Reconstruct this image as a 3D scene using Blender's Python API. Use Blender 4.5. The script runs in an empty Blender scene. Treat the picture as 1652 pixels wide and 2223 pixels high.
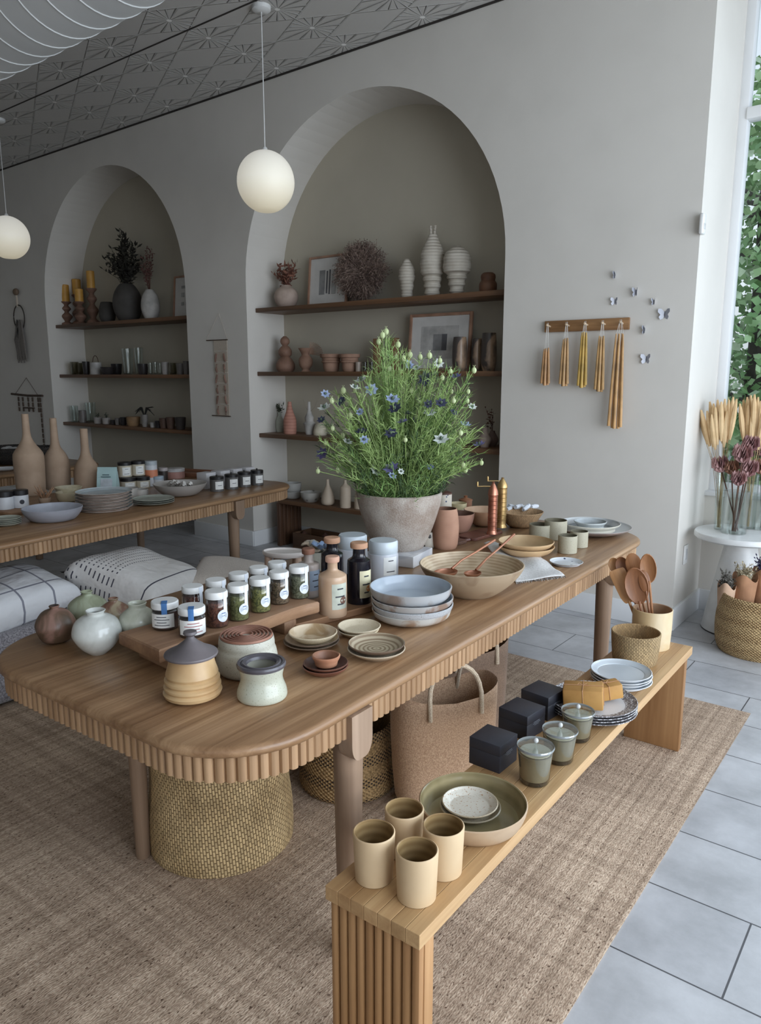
import bpy, bmesh, random
from math import *
from mathutils import Vector, Matrix
random.seed(7)
rnd = random.random
def U(a, b): return a + (b - a) * rnd()
S = bpy.context.scene
COL = S.collection
# ------------------------------------------------------------------ camera model (metres; 1652x2223)
F = 1615.; CX = 826.; CY = 1111.5; TH = atan(299.5 / F); A = radians(37.7); H = 1.55
FW = Vector((-sin(A) * cos(TH), cos(A) * cos(TH), -sin(TH)))
RT = Vector((cos(A), sin(A), 0)); UP = Vector((-sin(A) * sin(TH), cos(A) * sin(TH), cos(TH)))
CAM = Vector((0, 0, H))
def ray(px, py): return FW + RT * ((px - CX) / F) + UP * ((CY - py) / F)
def P(px, py, z=0.):
    r = ray(px, py); return CAM + r * ((z - H) / r.z)
def PY(px, py, Y):
    r = ray(px, py); return CAM + r * (Y / r.y)
def PX(px, py, X):
    r = ray(px, py); return CAM + r * (X / r.x)
def K(p): return (Vector(p) - CAM).dot(FW) / F
def top(p, row):                       # height on the vertical through p that is seen at this row
    b = (CY - row) / F; dx, dy = p[0], p[1]
    a = dx * FW.x + dy * FW.y; c = dx * UP.x + dy * UP.y
    # (c + h*UPz) / (a + h*FWz) = b
    return H + (b * a - c) / (UP.z - b * FW.z)
def seat(px, pyb, z, rpx):             # centre of a round base whose front touches row pyb
    p = P(px, pyb, z); d = Vector((p.x, p.y, 0)).normalized(); return p + d * (rpx * K(p))
def lin(c): c /= 255.; return c / 12.92 if c < .04045 else ((c + .055) / 1.055) ** 2.4
def RGB(c, s=.92):
    l = [lin(v) for v in c]; g = .3 * l[0] + .59 * l[1] + .11 * l[2]; return tuple(g + (v - g) * s for v in l) + (1,)
# ------------------------------------------------------------------ materials
MC = {}
def nodes(name):
    m = bpy.data.materials.new(name); m.use_nodes = True; nt = m.node_tree
    return m, nt, nt.nodes['Principled BSDF']
def N(nt, t, **k):
    n = nt.nodes.new('ShaderNode' + t)
    for a, v in k.items():
        if a.startswith('i_'): n.inputs[a[2:].replace('_', ' ')].default_value = v
        else: setattr(n, a, v)
    return n
def ramp(nt, stops, interp='LINEAR'):
    r = nt.nodes.new('ShaderNodeValToRGB'); r.color_ramp.interpolation = interp; e = r.color_ramp.elements
    e[0].position, e[0].color = stops[0][0], RGB(stops[0][1]); e[1].position, e[1].color = stops[-1][0], RGB(stops[-1][1])
    for p, c in stops[1:-1]: x = e.new(p); x.color = RGB(c)
    return r
def mul(c, f): return tuple(min(255, max(0, v * f)) for v in c)
def M(kind, c, c2=None, rough=.5, sc=1., bump=.2, metal=0., name=None, spec=.5):
    key = (kind, c, c2, rough, sc, bump, metal, spec)
    if key in MC: return MC[key]
    m, nt, b = nodes(name or kind); L = nt.links.new
    tc = N(nt, 'TexCoord'); mp = N(nt, 'Mapping'); L(tc.outputs['Object'], mp.inputs['Vector'])
    b.inputs['Roughness'].default_value = rough; b.inputs['Metallic'].default_value = metal
    b.inputs['Specular IOR Level'].default_value = spec
    c2 = c2 or mul(c, .82)
    def bumpit(src, dist, st=1.):
        bp = N(nt, 'Bump'); bp.inputs['Strength'].default_value = st; bp.inputs['Distance'].default_value = dist
        L(src, bp.inputs['Height']); L(bp.outputs['Normal'], b.inputs['Normal'])
    if kind == 'plain':
        n = N(nt, 'TexNoise'); n.inputs['Scale'].default_value = 9 * sc; n.inputs['Detail'].default_value = 4; L(mp.outputs[0], n.inputs['Vector'])
        r = ramp(nt, [(.35, c2), (.6, c)]); L(n.outputs[0], r.inputs[0]); L(r.outputs[0], b.inputs['Base Color'])
        if bump: bumpit(n.outputs[0], .002 * bump)
    elif kind == 'speck':                # glaze with dark specks
        n = N(nt, 'TexNoise'); n.inputs['Scale'].default_value = 420 * sc; n.inputs['Detail'].default_value = 2; L(mp.outputs[0], n.inputs['Vector'])
        r = ramp(nt, [(.30, c2), (.40, c), (1, c)]); L(n.outputs[0], r.inputs[0]); L(r.outputs[0], b.inputs['Base Color'])
    elif kind == 'stone':                # weathered cast stone: fine grit over soft stains
        n = N(nt, 'TexNoise'); n.inputs['Scale'].default_value = 190; n.inputs['Detail'].default_value = 4; L(mp.outputs[0], n.inputs['Vector'])
        n2 = N(nt, 'TexNoise'); n2.inputs['Scale'].default_value = 9; n2.inputs['Detail'].default_value = 5; L(mp.outputs[0], n2.inputs['Vector'])
        a = N(nt, 'Math', operation='MULTIPLY_ADD'); a.inputs[1].default_value = .45; L(n.outputs[0], a.inputs[0]); L(n2.outputs[0], a.inputs[2])
        r = ramp(nt, [(.55, c2), (.9, c)]); L(a.outputs[0], r.inputs[0]); L(r.outputs[0], b.inputs['Base Color']); bumpit(n.outputs[0], .002)
    elif kind == 'patch':                # reactive glaze in broad patches
        n = N(nt, 'TexNoise'); n.inputs['Scale'].default_value = 14 * sc; n.inputs['Detail'].default_value = 6; n.inputs['Distortion'].default_value = .8; L(mp.outputs[0], n.inputs['Vector'])
        r = ramp(nt, [(.42, c2), (.54, c)]); L(n.outputs[0], r.inputs[0]); L(r.outputs[0], b.inputs['Base Color'])
    elif kind in ('wood', 'woodx', 'woodz'):
        s = {'wood': (44, 1.5, 44), 'woodx': (1.5, 44, 44), 'woodz': (40, 40, 1.5)}[kind]
        mp.inputs['Scale'].default_value = tuple(v * sc for v in s)
        n = N(nt, 'TexNoise'); n.inputs['Scale'].default_value = 1; n.inputs['Detail'].default_value = 8; n.inputs['Roughness'].default_value = .65; n.inputs['Distortion'].default_value = .6; L(mp.outputs[0], n.inputs['Vector'])
        m2 = N(nt, 'Mapping'); L(tc.outputs['Object'], m2.inputs['Vector']); m2.inputs['Scale'].default_value = tuple(v * sc * .3 if v > 2 else v * sc * .4 for v in s)
        n2 = N(nt, 'TexNoise'); n2.inputs['Scale'].default_value = 1; n2.inputs['Detail'].default_value = 3; L(m2.outputs[0], n2.inputs['Vector'])
        mx = N(nt, 'Math', operation='ADD'); L(n.outputs[0], mx.inputs[0]); L(n2.outputs[0], mx.inputs[1])
        r = ramp(nt, [(.35, c2), (.5, tuple((a + d) / 2 for a, d in zip(c, c2))), (.65, c)])
        hf = N(nt, 'Math', operation='MULTIPLY'); hf.inputs[1].default_value = .5; L(mx.outputs[0], hf.inputs[0])
        L(hf.outputs[0], r.inputs[0]); ge = N(nt, 'NewGeometry'); rr = ramp(nt, [(0, (222, 218, 212)), (1, (255, 255, 255))]); L(ge.outputs['Random Per Island'], rr.inputs[0])
        pm = N(nt, 'Mix', data_type='RGBA', blend_type='MULTIPLY'); pm.inputs[0].default_value = 1.; L(r.outputs[0], pm.inputs[6]); L(rr.outputs[0], pm.inputs[7]); L(pm.outputs[2], b.inputs['Base Color']); bumpit(n.outputs[0], .001 * bump)
    elif kind == 'weave':                # basket weave in UV metres
        mp.inputs['Scale'].default_value = (sc, sc, sc); L(tc.outputs['UV'], mp.inputs['Vector']); mp.inputs['Rotation'].default_value = (0, 0, radians(86))
        br = N(nt, 'TexBrick'); L(mp.outputs[0], br.inputs['Vector'])
        for k_, v in (('Scale', 1.), ('Brick Width', .020), ('Row Height', .0095), ('Mortar Size', .0019), ('Mortar Smooth', 1.), ('Bias', 0.)): br.inputs[k_].default_value = v
        br.inputs['Color1'].default_value = RGB(c); br.inputs['Color2'].default_value = RGB(mul(c, .84)); br.inputs['Mortar'].default_value = RGB(c2)
        n = N(nt, 'TexNoise'); n.inputs['Scale'].default_value = 7; L(tc.outputs['Object'], n.inputs['Vector'])
        mx = N(nt, 'Mix', data_type='RGBA', blend_type='MULTIPLY'); mx.inputs[0].default_value = .7
        r = ramp(nt, [(.3, (195, 185, 170)), (.65, (255, 255, 255))]); L(n.outputs[0], r.inputs[0])
        L(br.outputs['Color'], mx.inputs[6]); L(r.outputs[0], mx.inputs[7]); L(mx.outputs[2], b.inputs['Base Color'])
        inv = N(nt, 'Math', operation='SUBTRACT'); inv.inputs[0].default_value = 1; L(br.outputs['Fac'], inv.inputs[1]); bumpit(inv.outputs[0], .004 * bump)
    elif kind == 'bands':                # openwork basket with bands of dark holes, UV metres
        sp = N(nt, 'SeparateXYZ'); L(tc.outputs['UV'], sp.inputs[0])
        def sn(o, f, ph=0.):
            a = N(nt, 'Math', operation='MULTIPLY_ADD'); a.inputs[1].default_value = f; a.inputs[2].default_value = ph; L(o, a.inputs[0])
            s_ = N(nt, 'Math', operation='SINE'); L(a.outputs[0], s_.inputs[0]); return s_.outputs[0]
        h = N(nt, 'Math', operation='MULTIPLY'); L(sn(sp.outputs[0], 300 * sc), h.inputs[0]); L(sn(sp.outputs[1], 420 * sc), h.inputs[1])
        g = N(nt, 'Math', operation='GREATER_THAN'); g.inputs[1].default_value = .25; L(h.outputs[0], g.inputs[0])
        bb = N(nt, 'Math', operation='GREATER_THAN'); bb.inputs[1].default_value = .1; L(sn(sp.outputs[1], 78 * sc), bb.inputs[0])
        f = N(nt, 'Math', operation='MULTIPLY'); L(g.outputs[0], f.inputs[0]); L(bb.outputs[0], f.inputs[1])
        mx = N(nt, 'Mix', data_type='RGBA'); L(f.outputs[0], mx.inputs[0]); mx.inputs[6].default_value = RGB(c); mx.inputs[7].default_value = RGB(c2)
        n = N(nt, 'TexNoise'); n.inputs['Scale'].default_value = 160; L(tc.outputs['Object'], n.inputs['Vector'])
        m3 = N(nt, 'Mix', data_type='RGBA', blend_type='MULTIPLY'); m3.inputs[0].default_value = .8; r = ramp(nt, [(.35, (150, 140, 125)), (.6, (255, 255, 255))]); L(n.outputs[0], r.inputs[0])
        L(mx.outputs[2], m3.inputs[6]); L(r.outputs[0], m3.inputs[7]); L(m3.outputs[2], b.inputs['Base Color']); bumpit(h.outputs[0], .003 * bump)
    elif kind == 'cloth':
        n = N(nt, 'TexNoise'); n.inputs['Scale'].default_value = 260 * sc; n.inputs['Detail'].default_value = 2; L(mp.outputs[0], n.inputs['Vector'])
        r = ramp(nt, [(.35, c2), (.65, c)]); L(n.outputs[0], r.inputs[0]); L(r.outputs[0], b.inputs['Base Color']); bumpit(n.outputs[0], .002 * bump)
        b.inputs['Sheen Weight'].default_value = .2
    elif kind == 'splat':                # white glaze with blue or black marks
        n = N(nt, 'TexVoronoi'); n.inputs['Scale'].default_value = 30 * sc; L(mp.outputs[0], n.inputs['Vector'])
        n2 = N(nt, 'TexNoise'); n2.inputs['Scale'].default_value = 22 * sc; L(mp.outputs[0], n2.inputs['Vector'])
        a = N(nt, 'Math', operation='MULTIPLY'); L(n.outputs[0], a.inputs[0]); L(n2.outputs[0], a.inputs[1])
        r = ramp(nt, [(.09, c2), (.12, c), (1, c)]); L(a.outputs[0], r.inputs[0]); L(r.outputs[0], b.inputs['Base Color'])
    elif kind == 'rings':                # turned rings about the vertical axis
        w = N(nt, 'TexWave', wave_type='RINGS', rings_direction='Z'); w.inputs['Scale'].default_value = 28 * sc; w.inputs['Distortion'].default_value = .6; L(mp.outputs[0], w.inputs['Vector'])
        r = ramp(nt, [(.1, c2), (.7, c)]); L(w.outputs[0], r.inputs[0]); L(r.outputs[0], b.inputs['Base Color'])
    elif kind == 'throw':                # horizontal throwing lines
        sp = N(nt, 'SeparateXYZ'); L(mp.outputs[0], sp.inputs[0])
        a = N(nt, 'Math', operation='MULTIPLY'); a.inputs[1].default_value = 900 * sc; L(sp.outputs[2], a.inputs[0]); s_ = N(nt, 'Math', operation='SINE'); L(a.outputs[0], s_.inputs[0])
        n = N(nt, 'TexNoise'); n.inputs['Scale'].default_value = 12; L(mp.outputs[0], n.inputs['Vector'])
        ad = N(nt, 'Math', operation='MULTIPLY_ADD'); ad.inputs[1].default_value = .12; L(s_.outputs[0], ad.inputs[0]); L(n.outputs[0], ad.inputs[2])
        r = ramp(nt, [(.3, c2), (.65, c)]); L(ad.outputs[0], r.inputs[0]); L(r.outputs[0], b.inputs['Base Color']); bumpit(s_.outputs[0], .0006 * bump)
    MC[key] = m; return m
def thin_glass(name, c, tr=.85, rough=.03):
    if name in MC: return MC[name]
    m = bpy.data.materials.new(name); m.use_nodes = True; nt = m.node_tree; nt.nodes.clear(); L = nt.links.new
    o = N(nt, 'OutputMaterial'); t = N(nt, 'BsdfTransparent'); g = N(nt, 'BsdfGlossy'); g.inputs['Roughness'].default_value = rough
    t.inputs[0].default_value = RGB(c); mx = N(nt, 'MixShader'); lw = N(nt, 'LayerWeight'); lw.inputs[0].default_value = .35
    a = N(nt, 'Math', operation='MULTIPLY_ADD'); a.inputs[1].default_value = .5; a.inputs[2].default_value = max(.02, 1 - tr - .12); L(lw.outputs['Facing'], a.inputs[0])
    L(a.outputs[0], mx.inputs[0]); L(t.outputs[0], mx.inputs[1]); L(g.outputs[0], mx.inputs[2]); L(mx.outputs[0], o.inputs[0])
    MC[name] = m; return m
GLASS = thin_glass('clear_glass', (246, 249, 248)); SMOKE = thin_glass('smoked_glass', (216, 214, 202), .85)
def emit(c, s):
    m, nt, b = nodes('glow'); b.inputs['Base Color'].default_value = RGB(c); b.inputs['Emission Color'].default_value = RGB(c); b.inputs['Emission Strength'].default_value = s; return m
OAK = M('wood', (188, 150, 110), (122, 86, 54), rough=.33, bump=.6)
OAKB = M('wood', (214, 176, 124), (176, 134, 86), rough=.4, bump=.3)
OAKV = M('woodz', (194, 156, 116), (152, 116, 80), rough=.5, bump=.3)
LEGV = M('woodz', (172, 144, 120), (136, 110, 88), rough=.5, bump=.3)
SHW = M('woodx', (136, 98, 66), (96, 66, 42), rough=.5)
TEAK = M('wood', (186, 146, 110), (136, 98, 70), rough=.6, bump=.5)
ROSE = M('wood', (140, 88, 72), (92, 54, 46), rough=.35)
WHITE = M('plain', (226, 226, 224), (214, 214, 212), rough=.35, bump=0)
BLACK = M('plain', (30, 30, 32), (22, 22, 24), rough=.4, bump=0)
INK = M('plain', (50, 52, 60), (40, 42, 50), rough=.6, bump=0)
PAPER = M('plain', (236, 236, 232), (224, 224, 220), rough=.7, bump=0)
TERRA = M('throw', (186, 120, 90), (158, 98, 72), rough=.7)
BRASS = M('plain', (206, 172, 112), (170, 134, 80), rough=.36, metal=.85)
COPPER = M('plain', (200, 134, 108), (160, 98, 76), rough=.36, metal=.85)
# ------------------------------------------------------------------ mesh builder
class MB:
    def __init__(s): s.v = []; s.f = []; s.m = []; s.uv = []
    def add(s, vs, fs, mi=0, uvs=None, mat=None):
        o = len(s.v)
        s.v += [tuple(mat @ Vector(v)) if mat else tuple(v) for v in vs]
        for i, f in enumerate(fs):
            s.f.append([o + k for k in f]); s.m.append(mi[i] if isinstance(mi, list) else mi)
            s.uv.append(uvs[i] if uvs else [(vs[k][0], vs[k][1]) for k in f])
        return s
    def box(s, c, d, rz=0., bev=.0, mi=0, rot=None, seg=2):
        bm = bmesh.new(); bmesh.ops.create_cube(bm, size=1); bmesh.ops.scale(bm, vec=d, verts=bm.verts)
        if bev: bmesh.ops.bevel(bm, geom=bm.edges[:], offset=min(bev, min(d) * .45), segments=seg, affect='EDGES', profile=.5)
        bm.verts.ensure_lookup_table(); vs = [v.co.copy() for v in bm.verts]; fs = [[v.index for v in f.verts] for f in bm.faces]; bm.free()
        mt = Matrix.Translation(c) @ (rot.to_4x4() if rot else Matrix.Rotation(rz, 4, 'Z'))
        return s.add(vs, fs, mi, None, mt)
    def lathe(s, prof, segs=32, mi=None, mat=None, sx=1., sy=1.):
        vs = []; ring = []; vl = [0.]
        for i, (r, z) in enumerate(prof):
            if i: vl.append(vl[-1] + hypot(r - prof[i - 1][0], z - prof[i - 1][1]))
            if r < 1e-6: ring.append([len(vs)] * segs); vs.append((0, 0, z))
            else:
                ring.append(list(range(len(vs), len(vs) + segs)))
                vs += [(r * sx * cos(2 * pi * k / segs), r * sy * sin(2 * pi * k / segs), z) for k in range(segs)]
        R = max(p[0] for p in prof); fs = []; ms = []; uvs = []
        for i in range(len(prof) - 1):
            for k in range(segs):
                k2 = (k + 1) % segs; q = [ring[i][k], ring[i][k2], ring[i + 1][k2], ring[i + 1][k]]
                uq = [(2 * pi * R * k / segs, vl[i]), (2 * pi * R * (k + 1) / segs, vl[i]), (2 * pi * R * (k + 1) / segs, vl[i + 1]), (2 * pi * R * k / segs, vl[i + 1])]
                qq = []; uu = []
                for a_, b_ in zip(q, uq):
                    if a_ not in qq: qq.append(a_); uu.append(b_)
                if len(qq) > 2: fs.append(qq); ms.append(mi[i] if mi else 0); uvs.append(uu)
        return s.add(vs, fs, ms, uvs, mat)
    def tube(s, pts, r, segs=8, mi=0, cap=True):
        pts = [Vector(p) for p in pts]; n = len(pts); vs = []; fs = []; uvs = []
        rr = r if isinstance(r, (list, tuple)) else [r] * n; up = Vector((0, 0, 1)); L_ = 0
        for i, p in enumerate(pts):
            t = (pts[min(i + 1, n - 1)] - pts[max(i - 1, 0)]).normalized()
            a = t.cross(up)
            if a.length < .05: a = t.cross(Vector((1, 0, 0)))
            a.normalize(); b = t.cross(a)
            vs += [p + (a * cos(2 * pi * k / segs) + b * sin(2 * pi * k / segs)) * rr[i] for k in range(segs)]
        for i in range(n - 1):
            for k in range(segs):
                k2 = (k + 1) % segs; fs.append([i * segs + k, i * segs + k2, (i + 1) * segs + k2, (i + 1) * segs + k])
                uvs.append([(k * .01, i * .02), (k * .01 + .01, i * .02), (k * .01 + .01, i * .02 + .02), (k * .01, i * .02 + .02)])
        if cap:
            fs.append(list(range(segs))[::-1]); uvs.append([(0, 0)] * segs)
            fs.append([(n - 1) * segs + k for k in range(segs)]); uvs.append([(0, 0)] * segs)
        return s.add(vs, fs, mi, uvs)
    def loft(s, loops, mi=0, cap=True):     # loops: equal-length closed rings of 3D points
        n = len(loops[0]); vs = [p for l in loops for p in l]; fs = []
        for i in range(len(loops) - 1):
            for k in range(n): k2 = (k + 1) % n; fs.append([i * n + k, i * n + k2, (i + 1) * n + k2, (i + 1) * n + k])
        if cap: fs.append(list(range(n))[::-1]); fs.append([(len(loops) - 1) * n + k for k in range(n)])
        return s.add(vs, fs, mi)
    def ball(s, c, r, mi=0, sx=1, sy=1, sz=1, seg=10, rings=7):
        pr = [(r * sin(pi * i / rings), -r * sz * cos(pi * i / rings)) for i in range(rings + 1)]; pr[0] = (0, pr[0][1]); pr[-1] = (0, pr[-1][1])
        return s.lathe(pr, seg, [mi] * rings, Matrix.Translation(c), sx, sy)
    def build(s, name, mats, parent=None, loc=None, rz=0., sharp=35, smooth=True):
        me = bpy.data.meshes.new(name); me.from_pydata(s.v, [], s.f); mats = mats if isinstance(mats, (list, tuple)) else [mats]
        for m in mats: me.materials.append(m)
        me.polygons.foreach_set('material_index', s.m)
        u = me.uv_layers.new(name='UVMap'); fl = [c for f in s.uv for p in f for c in p]
        if len(fl) == 2 * len(me.loops): u.data.foreach_set('uv', fl)
        if smooth: me.polygons.foreach_set('use_smooth', [True] * len(me.polygons)); me.set_sharp_from_angle(angle=radians(sharp))
        bm = bmesh.new(); bm.from_mesh(me); bmesh.ops.recalc_face_normals(bm, faces=bm.faces) if len(s.f) < 20000 else None; bm.to_mesh(me); bm.free()
        o = bpy.data.objects.new(name, me); COL.objects.link(o)
        if parent: o.parent = parent
        if loc is not None: o.location = loc
        o.rotation_euler[2] = rz
        return o
def tag(o, label=None, cat=None, group=None, kind=None):
    for k, v in (('label', label), ('category', cat), ('group', group), ('kind', kind)):
        if v: o[k] = v
    return o
def E(name, loc, label, cat, group=None, rz=0.):
    o = bpy.data.objects.new(name, None); o.empty_display_size = .05; COL.objects.link(o); o.location = loc; o.rotation_euler[2] = rz
    return tag(o, label, cat, group)
def ST(o): o['kind'] = 'structure'; return o
def crom(p, n=3):
    if len(p) < 3: return p
    out = []
    for i in range(len(p) - 1):
        a = p[max(i - 1, 0)]; b = p[i]; c = p[i + 1]; d = p[min(i + 2, len(p) - 1)]
        for j in range(n):
            t = j / n
            out.append(tuple(.5 * ((2 * b[k]) + (c[k] - a[k]) * t + (2 * a[k] - 5 * b[k] + 4 * c[k] - d[k]) * t * t + (3 * b[k] - a[k] - 3 * c[k] + d[k]) * t ** 3) for k in (0, 1)))
    return out + [p[-1]]
def vprof(o, t=None, close=True):
    """outer profile -> full profile + material ids (0 outer, 1 inner)"""
    if t is None:
        pr = [(0, o[0][1])] + list(o) + ([(0, o[-1][1])] if close and o[-1][0] > 1e-6 else []); return pr, [0] * len(pr)
    inn = [(max(r - t, .001), z) for r, z in o if z > o[0][1] + t * 1.2 or r > o[0][0] * 1.05]
    inn = [(r, max(z, o[0][1] + t)) for r, z in inn][::-1]
    rim = (o[-1][0] - t * .5, o[-1][1] + t * .35)
    pr = [(0, o[0][1])] + list(o) + [rim] + inn + [(0, o[0][1] + t)]
    return pr, [0] * (len(o) + 1) + [1] * (len(pr) - len(o) - 1)
def V(name, label, cat, px, pyb, z, prof, mat, inner=None, t=None, group=None, Y=None, segs=32, lin_=False, parent=None, close=True, sy=1., rz=0., tilt=None):
    rb = prof[0][0]
    if Y is None: c = seat(px, pyb, z, rb)
    else:
        q = PY(px, pyb, Y); c = Vector((q.x, Y, z))
    k = K(c); o = [(prof[0][0] * k, 0.)] + [(r * k, max(top(c, row) - z, .001)) for r, row in prof[1:]]
    if not lin_: o = crom(o)
    pr, mi = vprof(o, t, close)
    ob = MB().lathe(pr, segs, mi, None, 1, sy).build(name, [mat, inner or mat], parent, c, rz)
    if tilt: ob.rotation_euler[0] = tilt[0]; ob.rotation_euler[1] = tilt[1]
    if label: tag(ob, label, cat, group)
    ob['hh'] = o[-1][1]; ob['rr'] = max(r for r, _ in o); ob['kk'] = k
    return ob
def fin():                                # drop the bookkeeping properties
    for o in bpy.data.objects:
        for k in ('hh', 'rr', 'kk'):
            if k in o: del o[k]
def patch(mb, r, z0, z1, a0, a1, n=8, mi=0):
    vs = []; fs = []
    for i in range(n + 1):
        a = a0 + (a1 - a0) * i / n; vs += [(r * cos(a), r * sin(a), z0), (r * cos(a), r * sin(a), z1)]
    for i in range(n): fs.append([2 * i, 2 * i + 2, 2 * i + 3, 2 * i + 1])
    return mb.add(vs, fs, mi)
def disc_patch(mb, r, zc, rad, a, n=20, mi=0):
    vs = [(r * cos(a), r * sin(a), zc)]; fs = []
    for i in range(n):
        t = 2 * pi * i / n; b = a + rad * cos(t) / r; vs.append((r * cos(b), r * sin(b), zc + rad * sin(t)))
    for i in range(n): fs.append([0, 1 + i, 1 + (i + 1) % n])
    return mb.add(vs, fs, mi)
def face_ang(p, off=0.): return atan2(-p[1], -p[0]) + radians(off)
def label(parent, r, z0, z1, off, half, mat=PAPER, lines=3, ink=INK, name='label'):
    """paper label curved round a jar, with short printed lines"""
    a = face_ang(parent.location, off) - parent.rotation_euler[2]; mb = MB(); patch(mb, r, z0, z1, a - half, a + half)
    for i in range(lines):
        z = z1 - (z1 - z0) * (.2 + .6 * i / max(lines - 1, 1)); w = half * (.6 if i % 2 else .38)
        patch(mb, r + .0006, z - (z1 - z0) * .025, z + (z1 - z0) * .025, a - w, a + w, 4, 1)
    return mb.build(name, [mat, ink], parent)
def rrect(x0, y0, x1, y1, r, ins=0., n=10, rib=0., pitch=.03):
    """rounded-rectangle outline; rib>0 gives half-round flutes along it"""
    x0 += ins; y0 += ins; x1 -= ins; y1 -= ins; r = max(r - ins, .001); pts = []
    if rib == 0:
        for cx, cy, a in ((x1 - r, y0 + r, -90), (x1 - r, y1 - r, 0), (x0 + r, y1 - r, 90), (x0 + r, y0 + r, 180)):
            pts += [(cx + r * cos(radians(a + 90 * i / n)), cy + r * sin(radians(a + 90 * i / n))) for i in range(n + 1)]
        return pts
    segs = []; w = x1 - x0 - 2 * r; l = y1 - y0 - 2 * r; q = pi * r / 2; per = 2 * w + 2 * l + 4 * q; cnt = int(per / pitch); sub = 6
    def at(s_):
        s_ %= per
        for kind, ln, dat in (('l', w, (x0 + r, y0, 1, 0, 0, -1)), ('a', q, (x1 - r, y0 + r, -90)), ('l', l, (x1, y0 + r, 0, 1, 1, 0)), ('a', q, (x1 - r, y1 - r, 0)),
                              ('l', w, (x1 - r, y1, -1, 0, 0, 1)), ('a', q, (x0 + r, y1 - r, 90)), ('l', l, (x0, y1 - r, 0, -1, -1, 0)), ('a', q, (x0 + r, y0 + r, 180))):
            if s_ <= ln + 1e-9:
                if kind == 'l': return dat[0] + dat[2] * s_, dat[1] + dat[3] * s_, dat[4], dat[5]
                a_ = radians(dat[2] + 90 * s_ / ln); return dat[0] + r * cos(a_), dat[1] + r * sin(a_), cos(a_), sin(a_)
            s_ -= ln
        return at(0)
    for i in range(cnt):
        for j in range(sub):
            x, y, nx, ny = at(per * (i + j / sub) / cnt); d = rib * sqrt(max(0, 1 - (2 * j / sub - 1) ** 2)) - rib
            pts.append((x + nx * d, y + ny * d))
    return pts
# ================================================================== ROOM
WALL = M('plain', (216, 211, 203), (212, 207, 199), rough=.85, sc=.3, bump=.3, name='wall_plaster')
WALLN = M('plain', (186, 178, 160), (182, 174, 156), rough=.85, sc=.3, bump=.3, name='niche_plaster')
TRIM = M('plain', (226, 227, 228), (222, 223, 224), rough=.5, sc=.3, bump=0, name='trim_paint')
CZ = 3.86; WY = 4.55; NB = 5.0; T = .12
NICH = [(-8.29, -5.80), (-4.98, -2.48)]; ATOP = 3.58
def wall_back():
    mb = MB(); xs0 = -11.5; X1 = -1.26; ns = 40
    def arch(x):
        for a, b in NICH:
            if a - 1e-6 <= x <= b + 1e-6:
                c = (a + b) / 2; r = (b - a) / 2; return (ATOP - r) + sqrt(max(0, r * r - (x - c) ** 2))
        return None
    # solid piers
    edges = [xs0] + [v for n in NICH for v in n] + [X1]
    for i in range(0, len(edges), 2):
        a, b = edges[i], edges[i + 1]; mb.add([(a, WY, 0), (b, WY, 0), (b, WY, CZ), (a, WY, CZ)], [[0, 1, 2, 3]])
    for a, b in NICH:
        c = (a + b) / 2; r = (b - a) / 2; zs = ATOP - r
        arc = [(c - r * cos(pi * i / ns), zs + r * sin(pi * i / ns)) for i in range(ns + 1)]
        for i in range(ns):
            (xa, za), (xb, zb) = arc[i], arc[i + 1]
            mb.add([(xa, WY, za), (xb, WY, zb), (xb, WY, CZ), (xa, WY, CZ)], [[0, 1, 2, 3]])
        loop = [(a, 0)] + arc + [(b, 0)]
        for i in range(len(loop) - 1):
            (xa, za), (xb, zb) = loop[i], loop[i + 1]; mb.add([(xa, WY, za), (xa, NB, za), (xb, NB, zb), (xb, WY, zb)], [[0, 1, 2, 3]], 0)
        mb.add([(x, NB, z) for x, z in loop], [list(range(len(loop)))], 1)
    mb.add([(X1, WY, 0), (X1, 5.11, 0), (X1, 5.11, CZ), (X1, WY, CZ)], [[0, 1, 2, 3]])
    return mb
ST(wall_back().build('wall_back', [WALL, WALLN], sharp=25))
# return wall upper reveal and window wall
WX0, WX1 = -1.215, 1.9; SILL = .77; WT = 3.80
mb = MB()
mb.box(((-1.26 + 2.6) / 2, 5.21, SILL / 2), (3.86, .2, SILL)); mb.box(((-1.26 + 2.6) / 2, 5.21, (WT + CZ) / 2), (3.86, .2, CZ - WT + .01))
mb.box((2.25, 5.21, (SILL + WT) / 2), (.7, .2, WT - SILL)); mb.box((-1.285, 5.26, CZ / 2), (.05, .3, CZ))
ST(mb.build('wall_front', WALL))
mb = MB(); fy = 5.22
mb.box(((WX0 - .045 + WX1) / 2, 5.14, SILL + .015), (WX1 - WX0 + .1, .11, .03), bev=.008)
for x in (WX0 - .02, .42, WX1): mb.box((x, fy, (SILL + WT) / 2), (.055, .09, WT - SILL), bev=.006)
mb.box(((WX0 + WX1) / 2, fy - .01, 3.09), (WX1 - WX0, .10, .07), bev=.01)
for z in (SILL + .05, WT - .03): mb.box(((WX0 + WX1) / 2, fy, z), (WX1 - WX0, .08, .055), bev=.006)
w1 = ST(mb.build('window_1', TRIM))
mb = MB(); mb.add([(WX0, fy + .02, SILL), (WX1, fy + .02, SILL), (WX1, fy + .02, WT), (WX0, fy + .02, WT)], [[0, 1, 2, 3]])
mb.build('window_pane', thin_glass('window_glass', (238, 244, 242), .86, .0), w1)
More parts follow.
